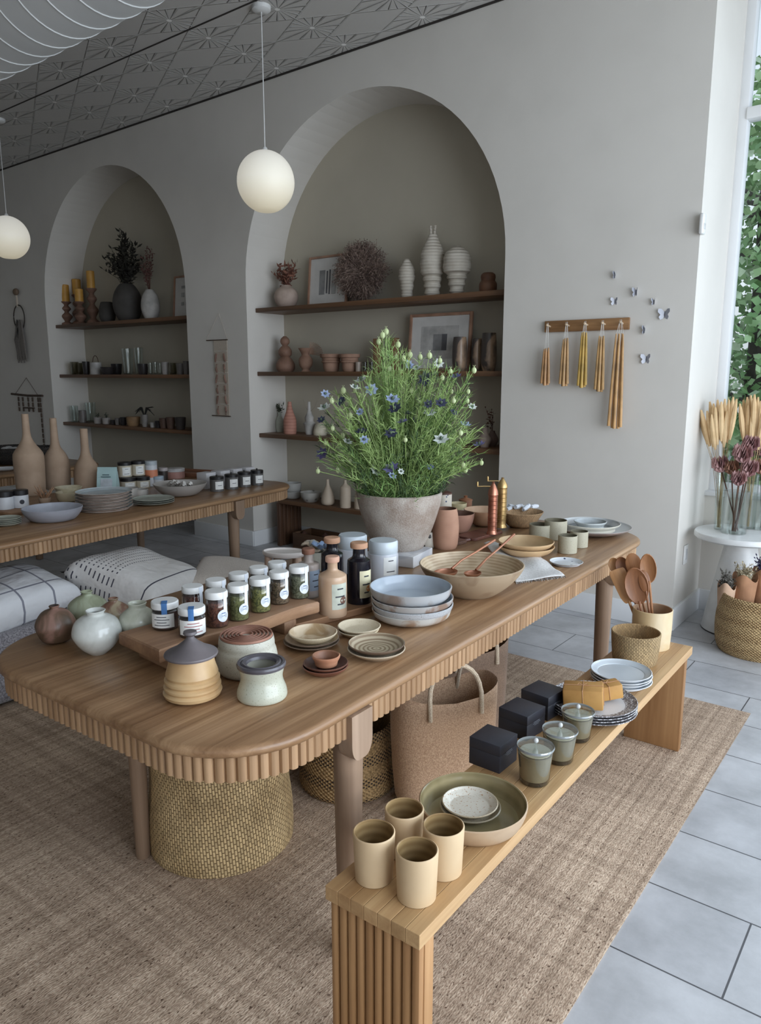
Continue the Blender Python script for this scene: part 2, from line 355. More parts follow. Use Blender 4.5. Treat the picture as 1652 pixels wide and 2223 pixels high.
# baseboards
mb = MB()
for a, b in ((-11.5, -8.29), (-5.8, -4.98), (-2.48, -1.255)): mb.box(((a + b) / 2, WY - .008, .07), (b - a + .016, .02, .14), bev=.004)
mb.box((-1.252, (WY + 5.11) / 2, .07), (.02, .58, .14), bev=.004)
for a, b in NICH:
    mb.box((a + .008, (WY + NB) / 2, .07), (.018, .47, .14), bev=.004); mb.box((b - .008, (WY + NB) / 2, .07), (.018, .47, .14), bev=.004); mb.box(((a + b) / 2, NB - .008, .07), (b - a, .018, .14), bev=.004)
mb.box((.65, 5.10, .07), (3.8, .02, .14), bev=.004)
ST(mb.build('baseboard_back', TRIM))
mb = MB(); mb.box((-11.55, 1., CZ / 2), (.1, 9.2, CZ)); ST(mb.build('wall_left', WALL))
mb = MB()
mb.box((2.65, 5.0, CZ / 2), (.1, .6, CZ)); mb.box((2.65, .5, .25), (.1, 8.4, .5)); mb.box((2.65, .5, CZ - .08), (.1, 8.4, .16))
for y in (4.0, 1.2, -1.6): mb.box((2.65, y, CZ / 2), (.1, .16, CZ))
ST(mb.build('wall_right', WALL))
mb = MB(); mb.box((-4.5, -3.65, CZ / 2), (14.3, .1, CZ)); ST(mb.build('wall_sky_block', WALL))  # unseen wall added behind the camera to block sky light
# floor tiles
m, nt, b = nodes('floor_tile'); L = nt.links.new; tc = N(nt, 'TexCoord'); mp = N(nt, 'Mapping'); L(tc.outputs['Object'], mp.inputs[0]); mp.inputs['Location'].default_value = (1.0 + .69 * 20, -.16 + .33 * 30, 0)
br = N(nt, 'TexBrick'); L(mp.outputs[0], br.inputs[0]); br.offset = .5
for k_, v in (('Scale', 1.), ('Brick Width', .69), ('Row Height', .33), ('Mortar Size', .0028), ('Mortar Smooth', .1), ('Bias', 0.)): br.inputs[k_].default_value = v
br.inputs['Color1'].default_value = RGB((198, 199, 202)); br.inputs['Color2'].default_value = RGB((190, 191, 195)); br.inputs['Mortar'].default_value = RGB((88, 88, 92))
n = N(nt, 'TexNoise'); n.inputs['Scale'].default_value = 3.2; n.inputs['Detail'].default_value = 9; n.inputs['Roughness'].default_value = .65; L(tc.outputs['Object'], n.inputs[0])
r = ramp(nt, [(.35, (196, 196, 196)), (.65, (255, 255, 255))]); L(n.outputs[0], r.inputs[0]); mx = N(nt, 'Mix', data_type='RGBA', blend_type='MULTIPLY'); mx.inputs[0].default_value = .75
L(br.outputs[0], mx.inputs[6]); L(r.outputs[0], mx.inputs[7]); L(mx.outputs[2], b.inputs['Base Color']); b.inputs['Roughness'].default_value = .42
mb = MB(); mb.add([(-11.6, -3.6, 0), (2.7, -3.6, 0), (2.7, 5.35, 0), (-11.6, 5.35, 0)], [[0, 1, 2, 3]]); ST(mb.build('floor', m))
# pressed-tin ceiling: starbursts pressed into .68 x .33 panels
m, nt, b = nodes('pressed_tin'); L = nt.links.new; tc = N(nt, 'TexCoord'); sp = N(nt, 'SeparateXYZ'); L(tc.outputs['Object'], sp.inputs[0])
def MA(op, a, b_=None, c_=None):
    n_ = N(nt, 'Math', operation=op)
    for i, v in enumerate((a, b_, c_)):
        if v is None: continue
        if isinstance(v, (int, float)): n_.inputs[i].default_value = v
        else: L(v, n_.inputs[i])
    return n_.outputs[0]
def cell(o, off, per): return MA('MULTIPLY', MA('SUBTRACT', MA('FRACT', MA('DIVIDE', MA('ADD', o, off), per)), .5), per)
x_ = cell(sp.outputs[0], 5.13 + .34 + .34, .68); y_ = cell(sp.outputs[1], -3.46 + .165, .33)
x_ = cell(sp.outputs[0], 5.13 + .34, .68)
a_ = MA('ARCTAN2', y_, x_); rr = MA('SQRT', MA('ADD', MA('MULTIPLY', x_, x_), MA('MULTIPLY', y_, y_)))
s_ = MA('ABSOLUTE', MA('SINE', MA('MULTIPLY', a_, 8.))); rid = MA('SUBTRACT', 1., MA('MINIMUM', 1., MA('DIVIDE', s_, .42)))
dm = MA('ADD', MA('DIVIDE', MA('ABSOLUTE', x_), .34), MA('DIVIDE', MA('ABSOLUTE', y_), .165)); rid = MA('MULTIPLY', rid, MA('LESS_THAN', dm, 1.02))
dl = MA('SUBTRACT', 1., MA('MINIMUM', 1., MA('DIVIDE', MA('ABSOLUTE', MA('SUBTRACT', dm, 1.)), .05))); hub = MA('LESS_THAN', rr, .018)
hh = MA('MAXIMUM', MA('MAXIMUM', rid, MA('MULTIPLY', dl, .45)), hub)
bp = N(nt, 'Bump'); bp.inputs['Strength'].default_value = 1.; bp.inputs['Distance'].default_value = .022; L(hh, bp.inputs['Height']); L(bp.outputs[0], b.inputs['Normal'])
mxc = N(nt, 'Mix', data_type='RGBA'); L(hh, mxc.inputs[0]); mxc.inputs[6].default_value = RGB((196, 193, 188)); mxc.inputs[7].default_value = RGB((244, 242, 238)); L(mxc.outputs[2], b.inputs['Base Color'])  # ridges coloured lighter than the panel, painting in the light they catch
b.inputs['Roughness'].default_value = .5
mb = MB(); mb.add([(-11.6, -3.6, CZ), (2.7, -3.6, CZ), (2.7, 5.35, CZ), (-11.6, 5.35, CZ)], [[3, 2, 1, 0]]); ST(mb.build('ceiling', m))
DK = M('plain', (52, 46, 42), (44, 40, 36), rough=.8, bump=0)
mb = MB(); mb.box((-4.5, 3.62, CZ - .002), (14.2, .010, .006)); mb.box((-6.4, WY - .004, CZ - .006), (10.2, .010, .014)); ST(mb.build('trim_ceiling', DK))
# rug
m, nt, b = nodes('jute_rug'); L = nt.links.new; tc = N(nt, 'TexCoord')
def nz(sx, sy, sc, det=3):
    mp_ = N(nt, 'Mapping'); L(tc.outputs['Object'], mp_.inputs[0]); mp_.inputs['Scale'].default_value = (sx, sy, 1); q = N(nt, 'TexNoise'); q.inputs['Scale'].default_value = sc; q.inputs['Detail'].default_value = det; L(mp_.outputs[0], q.inputs[0]); return q.outputs[0]
fine = nz(1, .4, 240, 3); row = nz(60, .8, 1., 4); cross = nz(.6, 26, 1., 3); spk = nz(1, .6, 150, 2); big = nz(1, 1, 1.6, 3)
r1 = ramp(nt, [(.3, (168, 142, 118)), (.5, (204, 178, 152)), (.68, (224, 202, 176))]); L(fine, r1.inputs[0])
def mulmix(a, f, st, am):
    r_ = ramp(nt, st); L(f, r_.inputs[0]); x = N(nt, 'Mix', data_type='RGBA', blend_type='MULTIPLY'); x.inputs[0].default_value = am; L(a, x.inputs[6]); L(r_.outputs[0], x.inputs[7]); return x.outputs[2]
c = mulmix(r1.outputs[0], row, [(.35, (198, 192, 186)), (.6, (255, 255, 255))], .8); c = mulmix(c, cross, [(.35, (205, 200, 195)), (.6, (255, 255, 255))], .6)
c = mulmix(c, spk, [(.30, (120, 94, 74)), (.37, (255, 255, 255)), (1, (255, 255, 255))], .9); c = mulmix(c, big, [(.35, (222, 218, 216)), (.65, (255, 255, 255))], .8)
L(c, b.inputs['Base Color']); b.inputs['Roughness'].default_value = .95; bp = N(nt, 'Bump'); bp.inputs['Strength'].default_value = .8; bp.inputs['Distance'].default_value = .004; L(fine, bp.inputs['Height']); L(bp.outputs[0], b.inputs['Normal'])
mb = MB(); mb.box((0, 0, .0027), (3.3, 4.8, .0045), bev=.001); rug = mb.build('area_rug', m, None, (-.585 - 1.65 - .01, 3.585 - 2.4, 0), radians(.4))
tag(rug, 'large flat woven jute rug in speckled tan under the front table and bench', 'rug')
# duct
GALV = M('plain', (212, 214, 213), (206, 208, 207), rough=.4, sc=.3, bump=0)
mb = MB(); mt = Matrix.Translation((-11.4, 0, 0)) @ Matrix.Rotation(pi / 2, 4, 'Y'); pr = []
x = 0
while x < 12:
    pr += [(.3, x), (.3, x + .158), (.304, x + .162), (.3, x + .166)]; x += .17
mb.lathe(pr, 48, None, mt); d = mb.build('air_duct', GALV, None, (0, 2.16, 3.44), sharp=20)
for i, xx in enumerate((-9.5, -6.2, -2.9)):
    s_ = MB(); s_.box((xx, 0, .36), (.03, .004, .13)); s_.build('hanger_strap', GALV, d)
tag(d, 'round white spiral ventilation duct running under the ceiling', 'duct')
# ================================================================== CAMERA + LIGHT
cam = bpy.data.cameras.new('camera'); co = bpy.data.objects.new('camera', cam); COL.objects.link(co); S.camera = co
co.matrix_world = Matrix(((RT.x, UP.x, -FW.x, 0), (RT.y, UP.y, -FW.y, 0), (RT.z, UP.z, -FW.z, H), (0, 0, 0, 1)))
cam.sensor_fit = 'VERTICAL'; cam.sensor_height = 36; cam.lens = F / 2223 * 36; cam.clip_start = .05; cam.clip_end = 200
w = bpy.data.worlds.new('overcast_sky'); S.world = w; w.use_nodes = True; nt = w.node_tree; bg = nt.nodes['Background']
L = nt.links.new; tc = N(nt, 'TexCoord'); sp = N(nt, 'SeparateXYZ'); L(tc.outputs['Generated'], sp.inputs[0]); r = ramp(nt, [(.45, (150, 152, 150)), (.56, (226, 234, 244)), (1, (190, 212, 245))])
a_ = N(nt, 'Math', operation='MULTIPLY_ADD'); a_.inputs[1].default_value = .5; a_.inputs[2].default_value = .5; L(sp.outputs[2], a_.inputs[0]); L(a_.outputs[0], r.inputs[0]); L(r.outputs[0], bg.inputs[0]); bg.inputs[1].default_value = 1.25
def area(name, loc, rot, sx, sy, e, c):
    l = bpy.data.lights.new(name, 'AREA'); l.shape = 'RECTANGLE'; l.size = sx; l.size_y = sy; l.energy = e; l.color = c; o = bpy.data.objects.new(name, l); COL.objects.link(o); o.location = loc; o.rotation_euler = rot; return l
area('shopfront_daylight', (2.5, 1.9, 1.9), (0, radians(90), 0), 2.6, 5.0, 225, (.76, .87, 1.))
area('window_daylight', (.9, 5.4, 2.2), (radians(-90), 0, 0), 2.2, 2.8, 62, (.76, .87, 1.))
area('rear_fill', (.8, -3.3, 2.0), (radians(90), 0, 0), 3, 2.6, 9, (.92, .95, 1.))  # weak fill lamp added inside the closed rear wall, no opening there
area('ceiling_fill', (2.4, 1.6, .75), (0, radians(128), 0), .5, 5.0, 42, (1., .97, .92))  # added fill lamp tilted upward to brighten the ceiling
S.view_settings.view_transform = 'Standard'; S.view_settings.exposure = 0; S.view_settings.look = 'None'
S.cycles.use_denoising = True; S.cycles.use_adaptive_sampling = True; S.cycles.adaptive_threshold = .035; S.cycles.max_bounces = 6; S.cycles.diffuse_bounces = 4; S.cycles.glossy_bounces = 3; S.cycles.transmission_bounces = 4; S.cycles.transparent_max_bounces = 14; S.cycles.caustics_reflective = False; S.cycles.caustics_refractive = False; S.cycles.sample_clamp_indirect = 4
# ================================================================== FURNITURE
TZ = .75; BZ = .45
def table(name, label_, org, rz, x0, L_, z, legs, brackets, wood=OAK):
    """fluted display table; local x across (0 = front long side), y along"""
    t = E(name, (org[0], org[1], .005), label_, 'table', None, rz); R = .26
    mb = MB()
    lv = [(.012, z), (.004, z - .004), (0, z - .011), (0, z - .019), (.005, z - .026), (.012, z - .029)]
    mb.loft([[(x, y, zz) for x, y in rrect(x0, 0, 0, L_, R, i, 12)] for i, zz in lv][::-1]); mb.build('table_top', wood, t, sharp=50)
    o = rrect(x0, 0, 0, L_, R, .016, rib=.0095, pitch=.0255); mb = MB()
    mb.loft([[(x, y, zz) for x, y in o] for zz in (z - .092, z - .0285)]); mb.build('fluted_apron', OAKV if wood is OAK else wood, t, sharp=30)
    for lx, ly in legs:
        mb = MB(); q_ = 1.28 if lx > -.2 else 1.; mb.lathe([(0, 0), (.0215 * q_, 0), (.023 * q_, .004), (.031 * q_, z - .11), (.031 * q_, z - .03), (0, z - .03)], 20, None, Matrix.Translation((lx, ly, 0))); mb.build('leg', LEGV, t)
    for bx, by, ax in brackets:
        mb = MB(); n = 10; w_ = .042; h_ = .125; r_ = .03
        sh = [(-w_, 0), (w_, 0), (w_, -h_ + r_ * 1.6)] + [(w_ - r_ + r_ * cos(-pi / 2 * i / n), -h_ + r_ * 1.6 + r_ * 1.6 * sin(-pi / 2 * i / n)) for i in range(1, n + 1)] + [(-w_ + r_ - r_ * sin(pi / 2 * i / n), -h_ + r_ * 1.6 - r_ * 1.6 * cos(pi / 2 * i / n)) for i in range(0, n)] + [(-w_, -h_ + r_ * 1.6)]
        s_ = 1 if ax > 0 else -1
        mb.loft([[(bx + s_ * d_, by + a_, z - .03 + b_) for a_, b_ in sh] for d_ in (-.045, 0.0)]); mb.build('bracket', LEGV, t)
    return t
table('display_table', 'long oak display table with fluted apron and rounded corners on the jute rug', (-1.088, .917, 0), radians(1.6), -1.145, 2.88, TZ - .005,
      [(-.05, .436), (-.848, .36), (-.062, 2.36), (-1.07, 2.45)], [(.002, .43, 1), (-.004, 2.36, 1)])
table('display_table', 'second fluted oak display table with three tall tan vases, beside the floor cushions', (-3.43, .55, 0), radians(6.1), -1.2, 3.45, TZ - .005,
      [(-.07, 2.76), (-1.12, 2.86), (-.07, .6), (-1.12, .6)], [(-.004, 2.76, 1)])
table('display_table', 'far fluted display table holding dark wicker bowls by the left wall', (-5.86, .9, 0), radians(3), -1.15, 2.9, .755, [(-.08, 2.2), (-1.0, 2.3), (-.08, .3), (-1., .3)], [])
def bench(name, label_, x, y, rz, w_, l_, z, th, mat, mv, flute, far=True):
    b_ = E(name, (x, y, .005), label_, 'bench', None, rz)
    mb = MB(); n = 7
    for i in range(n): mb.box((-w_ + w_ * (i + .5) / n, l_ / 2, z - th / 2), (w_ / n - .0006, l_, th), bev=.0012)
    mb.build('bench_top', mat, b_, sharp=12)
    mb = MB(); t_ = .035
    if flute:
        n = 10
        for i in range(n):
            cx = -w_ + .004 + (w_ - .008) * (i + .5) / n; mb.box((cx, .020, (z - th) / 2), ((w_ - .008) / n - .003, .022, z - th), bev=.0075)
        mb.box((-w_ / 2, .042, (z - th) / 2), (w_ - .006, .034, z - th), bev=.003)
    else: mb.box((-w_ / 2, .06, (z - th) / 2), (w_ - .03, t_, z - th), bev=.003)
    mb.build('side_panel', mv, b_)
    mb = MB(); mb.box((-w_ / 2, l_ - .045, (z - th) / 2), (w_ - .02, t_, z - th), bev=.003); mb.build('side_panel', mv, b_)
    return b_
BV = M('woodz', (196, 150, 98), (160, 114, 68), rough=.45, bump=.3)
p0 = P(911, 2032, BZ); p1 = P(1504, 1403.5, BZ); p2 = P(704, 1923, BZ)
bl = (p1 - p0).length; brz = atan2(p1.y - p0.y, p1.x - p0.x) - pi / 2
bench('low_bench', 'long light oak bench with fluted end panel holding tumblers, candles and plates', p0.x, p0.y, brz, (p2 - p0).length, bl, BZ - .005, .034, OAKB, BV, True)
# niche ledges and shelves
def shelf(a, b, z, label_):
    mb = MB(); mb.box(((a + b) / 2, (4.65 + NB) / 2, z - .018), (b - a - .004, NB - 4.65 - .002, .036), bev=.003); return tag(mb.build('wall_shelf', SHW), label_, 'shelf')
RS = {1: 2.115, 2: 1.57, 3: 1.025, 4: .437}; LS = {1: 2.10, 2: 1.545, 3: 1.0, 4: .437}
shelf(*NICH[1], RS[1], 'top wooden shelf in the large arched niche, under the dried bush')
shelf(*NICH[1], RS[2], 'middle wooden shelf in the large niche carrying terracotta pots')
shelf(*NICH[1], RS[3], 'lower wooden shelf in the large niche behind the flowers')
shelf(*NICH[0], LS[1], 'top wooden shelf in the small left niche under the candle holders')
shelf(*NICH[0], LS[2], 'middle dark shelf in the left niche lined with glassware')
shelf(*NICH[0], LS[3], 'lower wooden shelf in the left niche with little pots')
def ledge(a, b, z, label_):
    t = E('niche_bench', ((a + b) / 2, 4.84, 0), label_, 'bench'); w_ = b - a
    mb = MB(); o = rrect(-w_ / 2, -.16, w_ / 2, .155, .05); mb.loft([[(x, y, z - .035) for x, y in o], [(x, y, z) for x, y in o]]); mb.build('bench_top', SHW, t)
    for s_ in (-1, 1):
        mb = MB()
        for i in range(6): mb.box((s_ * (w_ / 2 - .03) + 0, -.13 + i * .048, (z - .035) / 2), (.04, .044, z - .035), bev=.006)
        mb.build('side_panel', M('woodz', (112, 78, 54), (80, 54, 38), rough=.5), t)
    return t
ledge(-4.83, -2.52, RS[4], 'low dark wood bench standing inside the large niche')
ledge(-8.1, -5.95, LS[4], 'low dark wood bench standing inside the left niche')
# crate under the niche ledge
CR = M('woodx', (122, 88, 60), (88, 60, 40), rough=.6)
ct = E('wooden_crate', (-4.15, 4.5, 0), 'shallow wooden crate filled with pine cones under the large niche bench', 'crate'); ct.location = (-4.2, 4.84, 0)
for s_ in (-1, 1):
    mb = MB(); mb.box((0, s_ * .115, .08), (.9, .016, .13), bev=.003); mb.build('long_side', CR, ct); mb = MB(); mb.box((s_ * .44, 0, .08), (.016, .214, .13), bev=.003); mb.build('end_panel', CR, ct)
mb = MB(); mb.box((0, 0, .008), (.9, .246, .016)); mb.build('base_board', CR, ct)
PC = M('plain', (92, 58, 42), (46, 28, 22), rough=.9, sc=6, bump=2)
pc = None
for i in range(13):
    x_ = -4.2 - .38 + .063 * i; y_ = 4.80 + .07 * (i % 2)
    if pc is None:
        mb = MB(); mb.lathe([(0, 0)] + [(.036 * sin(pi * (j + .5) / 9) * (1 if j % 2 else .78), .09 * (j + .5) / 9) for j in range(9)] + [(0, .09)], 12); pc = mb.build('pine_cone', PC)
        tag(pc, 'dark brown pine cone lying in the crate under the niche bench', 'pine cone', 'pine cones in the crate'); q = pc
    else: q = pc.copy(); COL.objects.link(q)
    q.location = (x_, y_, .018 + .05 * (i % 3 == 0)); q.rotation_euler = (U(0, .5), U(0, .5), U(0, 6))
# pendant lamps
def pendant(px, py, label_, r_=.1195):
    y = 3.698; q = PY(px, py, y); t = E('pendant_lamp', (q.x, y, q.z), label_, 'lamp')
    pr = [(r_ * sin(pi * i / 28), -r_ * 1.03 * cos(pi * i / 28)) for i in range(29)]; pr = [(0, -r_ * .99)] + [p for p in pr if p[1] > -r_ * .985][:-1] + [(0, r_ * 1.03)]
    m_, nt_, b_ = nodes('opal_glass'); L_ = nt_.links.new; tc_ = N(nt_, 'TexCoord'); s_ = N(nt_, 'SeparateXYZ'); L_(tc_.outputs['Generated'], s_.inputs[0]); rr_ = ramp(nt_, [(0, (196, 186, 160)), (.5, (214, 210, 196)), (1, (208, 206, 198))]); L_(s_.outputs[2], rr_.inputs[0])
    L_(rr_.outputs[0], b_.inputs['Base Color']); L_(rr_.outputs[0], b_.inputs['Emission Color']); b_.inputs['Emission Strength'].default_value = .62; b_.inputs['Roughness'].default_value = .5
    mb = MB(); mb.lathe(pr, 40); mb.build('globe_shade', m_, t, sharp=80)
    mb = MB(); mb.lathe([(0, r_ * 1.0), (.018, r_ * 1.0), (.02, r_ * 1.02), (.016, r_ * 1.1), (.004, r_ * 1.16), (0, r_ * 1.16)], 20); mb.build('cap', WHITE, t)
    mb = MB(); mb.tube([(0, 0, r_ * 1.1), (0, 0, CZ - q.z - .02)], .0035, 6); mb.build('cord', WHITE, t)
    mb = MB(); h_ = CZ - q.z; mb.lathe([(0, h_ - .032), (.045, h_ - .032), (.06, h_ - .022), (.062, h_), (0, h_)], 24); mb.build('ceiling_canopy', WHITE, t)
pendant(577, 395, 'round opal globe pendant hanging in front of the large arched niche', .19)
pendant(18, 516, 'round opal globe pendant farther away, left of the small niche', .19)
# ================================================================== FLOOR THINGS
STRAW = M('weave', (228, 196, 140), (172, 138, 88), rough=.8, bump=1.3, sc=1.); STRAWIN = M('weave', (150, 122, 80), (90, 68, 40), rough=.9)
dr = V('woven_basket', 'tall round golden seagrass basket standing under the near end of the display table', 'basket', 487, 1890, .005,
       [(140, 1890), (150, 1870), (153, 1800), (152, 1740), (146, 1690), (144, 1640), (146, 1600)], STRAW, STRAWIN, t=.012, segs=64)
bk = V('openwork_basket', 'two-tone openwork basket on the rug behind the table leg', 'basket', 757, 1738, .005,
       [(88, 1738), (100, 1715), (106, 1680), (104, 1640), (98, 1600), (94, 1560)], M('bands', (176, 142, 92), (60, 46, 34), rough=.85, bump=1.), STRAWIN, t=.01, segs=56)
c = bk.location.copy(); b2 = MB(); pr = [(.12, 0), (.145, .04), (.155, .12), (.15, .2)]; pf, mi = vprof(crom(pr), .01)
o = b2.lathe(pf, 40, mi).build('woven_basket', [M('bands', (92, 66, 50), (34, 24, 20), rough=.9, bump=1.)] * 2, None, (c.x - .12, c.y + .40, .005)); tag(o, 'dark brown woven basket under the table behind the openwork basket', 'basket')
# tote bags
def tote(c, rz, w_, d_, h_, lab, mat, hand, rope=True, print_=False):
    t = E('tote_bag', c, lab, 'bag', None, rz); mb = MB(); n = 28; loops = []
    def ring(s_, z, sag=0.):
        out = []
        for k in range(n):
            a = 2 * pi * k / n; ca, sa = cos(a), sin(a); x_ = w_ / 2 * s_ * abs(ca) ** .55 * (1 if ca > 0 else -1); y_ = d_ / 2 * s_ * abs(sa) ** .7 * (1 if sa > 0 else -1)
            out.append((x_, y_, z + sag * (abs(x_) / (w_ / 2)) ** 2))
        return out
    lv = [(.86, 0), (.9, .02), (.95, .3 * h_), (.985, .62 * h_), (1., .85 * h_), (1.0, h_)]
    for s_, z in lv: loops.append(ring(s_, z, .045 if z > .8 * h_ else .02 * z / h_))
    for s_, z in [(.97, h_ - .002), (.95, .6 * h_), (.9, .1), (.84, .012)]: loops.append(ring(s_, z, .045 if z > .8 * h_ else 0))
    mb.loft(loops); mb.build('bag_body', mat, t, sharp=60)
    for s_ in (-1, 1):
        mb = MB(); pts = []
        for i in range(15):
            a = pi * i / 14; pts.append((-.1 * cos(a) * (1 + .12 * sin(a)), s_ * (d_ / 2 + .004 - (.10 if s_ > 0 else .03) * sin(a)), h_ - .02 + .155 * sin(a) ** .8 - .03 * (i in (0, 14))))
        mb.tube(pts, .0085, 8); mb.build('handle', hand, t)
    return t
JUTE = M('cloth', (196, 162, 128), (160, 124, 94), rough=.9, sc=.9, bump=.8); ROPE = M('cloth', (214, 196, 170), (176, 152, 122), rough=.9, sc=1.2)
tote((-1.37, 2.15, .012), radians(58), .40, .20, .40, 'beige jute tote bag with rope handles standing between table and bench', JUTE, ROPE)
tote((-1.50, 2.52, .012), radians(64), .38, .15, .42, 'taupe felt tote bag with rope handles standing behind the beige jute tote', M('cloth', (142, 116, 94), (116, 92, 74), rough=.9), ROPE)
# floor cushions
GREYC = M('cloth', (156, 152, 156), (104, 100, 106), rough=.9, sc=.5, bump=1.)
def cushion(x1, y0, y1, x0, z0, z1, lab, rz=0.):
    mb = MB(); mb.box(((x0 + x1) / 2, (y0 + y1) / 2, (z0 + z1) / 2), (x1 - x0, y1 - y0, z1 - z0), bev=.055, seg=5)
    for zz in (z0 + .05, z1 - .05):
        o = rrect(x0, y0, x1, y1, .06, -.001, 6); mb.tube([(x, y, zz) for x, y in o] + [(o[0][0], o[0][1], zz)], .004, 5)
    return tag(mb.build('floor_cushion', GREYC, sharp=60), lab, 'cushion')
cushion(-3.40, .4, 1.97, -4.5, .012, .165, 'lower thick grey woven floor cushion of the stack beside the table')
cushion(-3.50, .4, 2.02, -4.6, .167, .315, 'upper grey woven floor cushion of the stack, under the plaid pillow')
def pillow(lab, c, w_, l_, th, rot, mat, extra=None):
    n = 22; vs = []; fs = []
    for s_ in (1, -1):
        for i in range(n + 1):
            for j in range(n + 1):
                u = 2 * i / n - 1; v = 2 * j / n - 1
                pin = 1 - .10 * (1 - (abs(u) ** 3)) * abs(v) ** 6 ; pin2 = 1 - .10 * (1 - (abs(v) ** 3)) * abs(u) ** 6
                x = u * w_ / 2 * pin2; y = v * l_ / 2 * pin; h = th / 2 * ((1 - u ** 4) * (1 - v ** 4)) ** .42 * (1 + .05 * sin(5 * u + 3 * v))
                vs.append((x, y, s_ * h))
    W = n + 1
    for s_ in (0, 1):
        for i in range(n):
            for j in range(n):
                a = s_ * W * W + i * W + j; q = [a, a + W, a + W + 1, a + 1]; fs.append(q if s_ == 0 else q[::-1])
    mb = MB(); mb.add(vs, fs); bm = None
    o = mb.build('throw_pillow', mat, None, c, sharp=80); o.rotation_euler = rot
    bm = bmesh.new(); bm.from_mesh(o.data); bmesh.ops.remove_doubles(bm, verts=bm.verts, dist=.0005); bmesh.ops.recalc_face_normals(bm, faces=bm.faces); bm.to_mesh(o.data); bm.free()
    return tag(o, lab, 'pillow')
def linen(kind):
    m, nt, b = nodes('linen_' + kind); L = nt.links.new; tc = N(nt, 'TexCoord'); sp = N(nt, 'SeparateXYZ'); L(tc.outputs['Object'], sp.inputs[0])
    def ma(op, a, b_=None):
        n_ = N(nt, 'Math', operation=op)
        for i, v in enumerate((a, b_)):
            if v is None: continue
            if isinstance(v, (int, float)): n_.inputs[i].default_value = v
            else: L(v, n_.inputs[i])
        return n_.outputs[0]
    if kind == 'plaid':
        f = []
        for k_ in (0, 1): f.append(ma('LESS_THAN', ma('ABSOLUTE', ma('SUBTRACT', ma('FRACT', ma('DIVIDE', ma('ADD', sp.outputs[k_], 5.04), .17)), .5)), .032))
        fac = ma('MAXIMUM', f[0], f[1]); c1, c2 = (214, 216, 220), (128, 130, 142)
    else:
        a = ma('LESS_THAN', ma('ABSOLUTE', ma('SUBTRACT', ma('FRACT', ma('DIVIDE', ma('ADD', sp.outputs[0], 5.), .03)), .5)), .13); b2_ = ma('LESS_THAN', ma('ABSOLUTE', ma('SUBTRACT', ma('FRACT', ma('DIVIDE', ma('ADD', sp.outputs[1], 5.), .02)), .5)), .2)
        fac = ma('MULTIPLY', ma('MULTIPLY', a, b2_), ma('GREATER_THAN', sp.outputs[0], -.02)); ln = ma('LESS_THAN', ma('ABSOLUTE', ma('ADD', sp.outputs[0], .2)), .004); fac = ma('MAXIMUM', fac, ln); c1, c2 = (218, 216, 214), (72, 72, 84)
    mx = N(nt, 'Mix', data_type='RGBA'); L(fac, mx.inputs[0]); mx.inputs[6].default_value = RGB(c1); mx.inputs[7].default_value = RGB(c2); L(mx.outputs[2], b.inputs['Base Color']); b.inputs['Roughness'].default_value = .9
    n_ = N(nt, 'TexNoise'); n_.inputs['Scale'].default_value = 14; L(tc.outputs['Object'], n_.inputs[0]); bp = N(nt, 'Bump'); bp.inputs['Distance'].default_value = .02; bp.inputs['Strength'].default_value = .6; L(n_.outputs[0], bp.inputs['Height']); L(bp.outputs[0], b.inputs['Normal'])
    return m
pillow('white pillow with grey windowpane plaid lying on the upper floor cushion', (-3.78, 1.72, .42), .50, .62, .2, (radians(4), radians(8), radians(6)), linen('plaid'))
def pouf(c, w_, l_, h_, rz_, lab):
    mb = MB(); mb.box((0, 0, h_ / 2), (w_, l_, h_), bev=.05, seg=4); return tag(mb.build('floor_cushion', GREYC, None, (c[0], c[1], .006), rz_, sharp=60), lab, 'cushion')
pouf((-3.66, 2.44), .40, .44, .27, radians(20), 'low grey floor cushion holding up the white dashed pillow')
pw = pillow('white pillow with rows of dark dashes on a low cushion beside the second table', (-3.60, 2.42, .385), .60, .66, .26, (radians(6), radians(-16), radians(200)), linen('dash'))
c_ = P(500, 1256, .33)
pouf((c_.x, c_.y), .30, .30, .23, radians(20), 'small grey floor cushion under the beige linen pillow')
pb = pillow('plain beige linen pillow lying behind the spice jars', (c_.x, c_.y, .325), .48, .5, .17, (radians(6), radians(8), radians(40)), M('cloth', (206, 196, 186), (188, 178, 168), rough=.9, sc=.6))
# ================================================================== MAIN TABLE THINGS
def ring_label(o, *a, **k): return label(o, *a, **k)
GL = lambda c, c2=None, r=.18: M('patch', c, c2 or mul(c, .9), rough=r)
V('round_vase', 'mottled brown round vase at the rounded corner of the display table', 'vase', 124, 1396, TZ,
  [(13, 1396), (30, 1386), (41, 1362), (40, 1347), (28, 1329), (13, 1322), (9, 1320), (11, 1315)], M('patch', (138, 104, 90), (92, 72, 54), rough=.35, sc=.8), M('plain', (60, 46, 40), rough=.8), t=.004)
V('round_vase', 'pale green squat vase with a small neck, left of the row of moon vases', 'vase', 193, 1352, TZ,
  [(16, 1352), (32, 1338), (41, 1321), (38, 1308), (24, 1297), (12, 1292), (10, 1288), (13, 1284)], GL((164, 170, 144), (146, 152, 124)), None, t=.004)
V('round_vase', 'small rust and cream glazed vase between the pale green and white vases', 'vase', 250, 1366, TZ,
  [(14, 1366), (28, 1353), (36, 1336), (33, 1322), (20, 1311), (11, 1306), (9, 1302), (11, 1299)], M('patch', (168, 152, 124), (128, 92, 74), rough=.25, sc=1.2), None, t=.004)
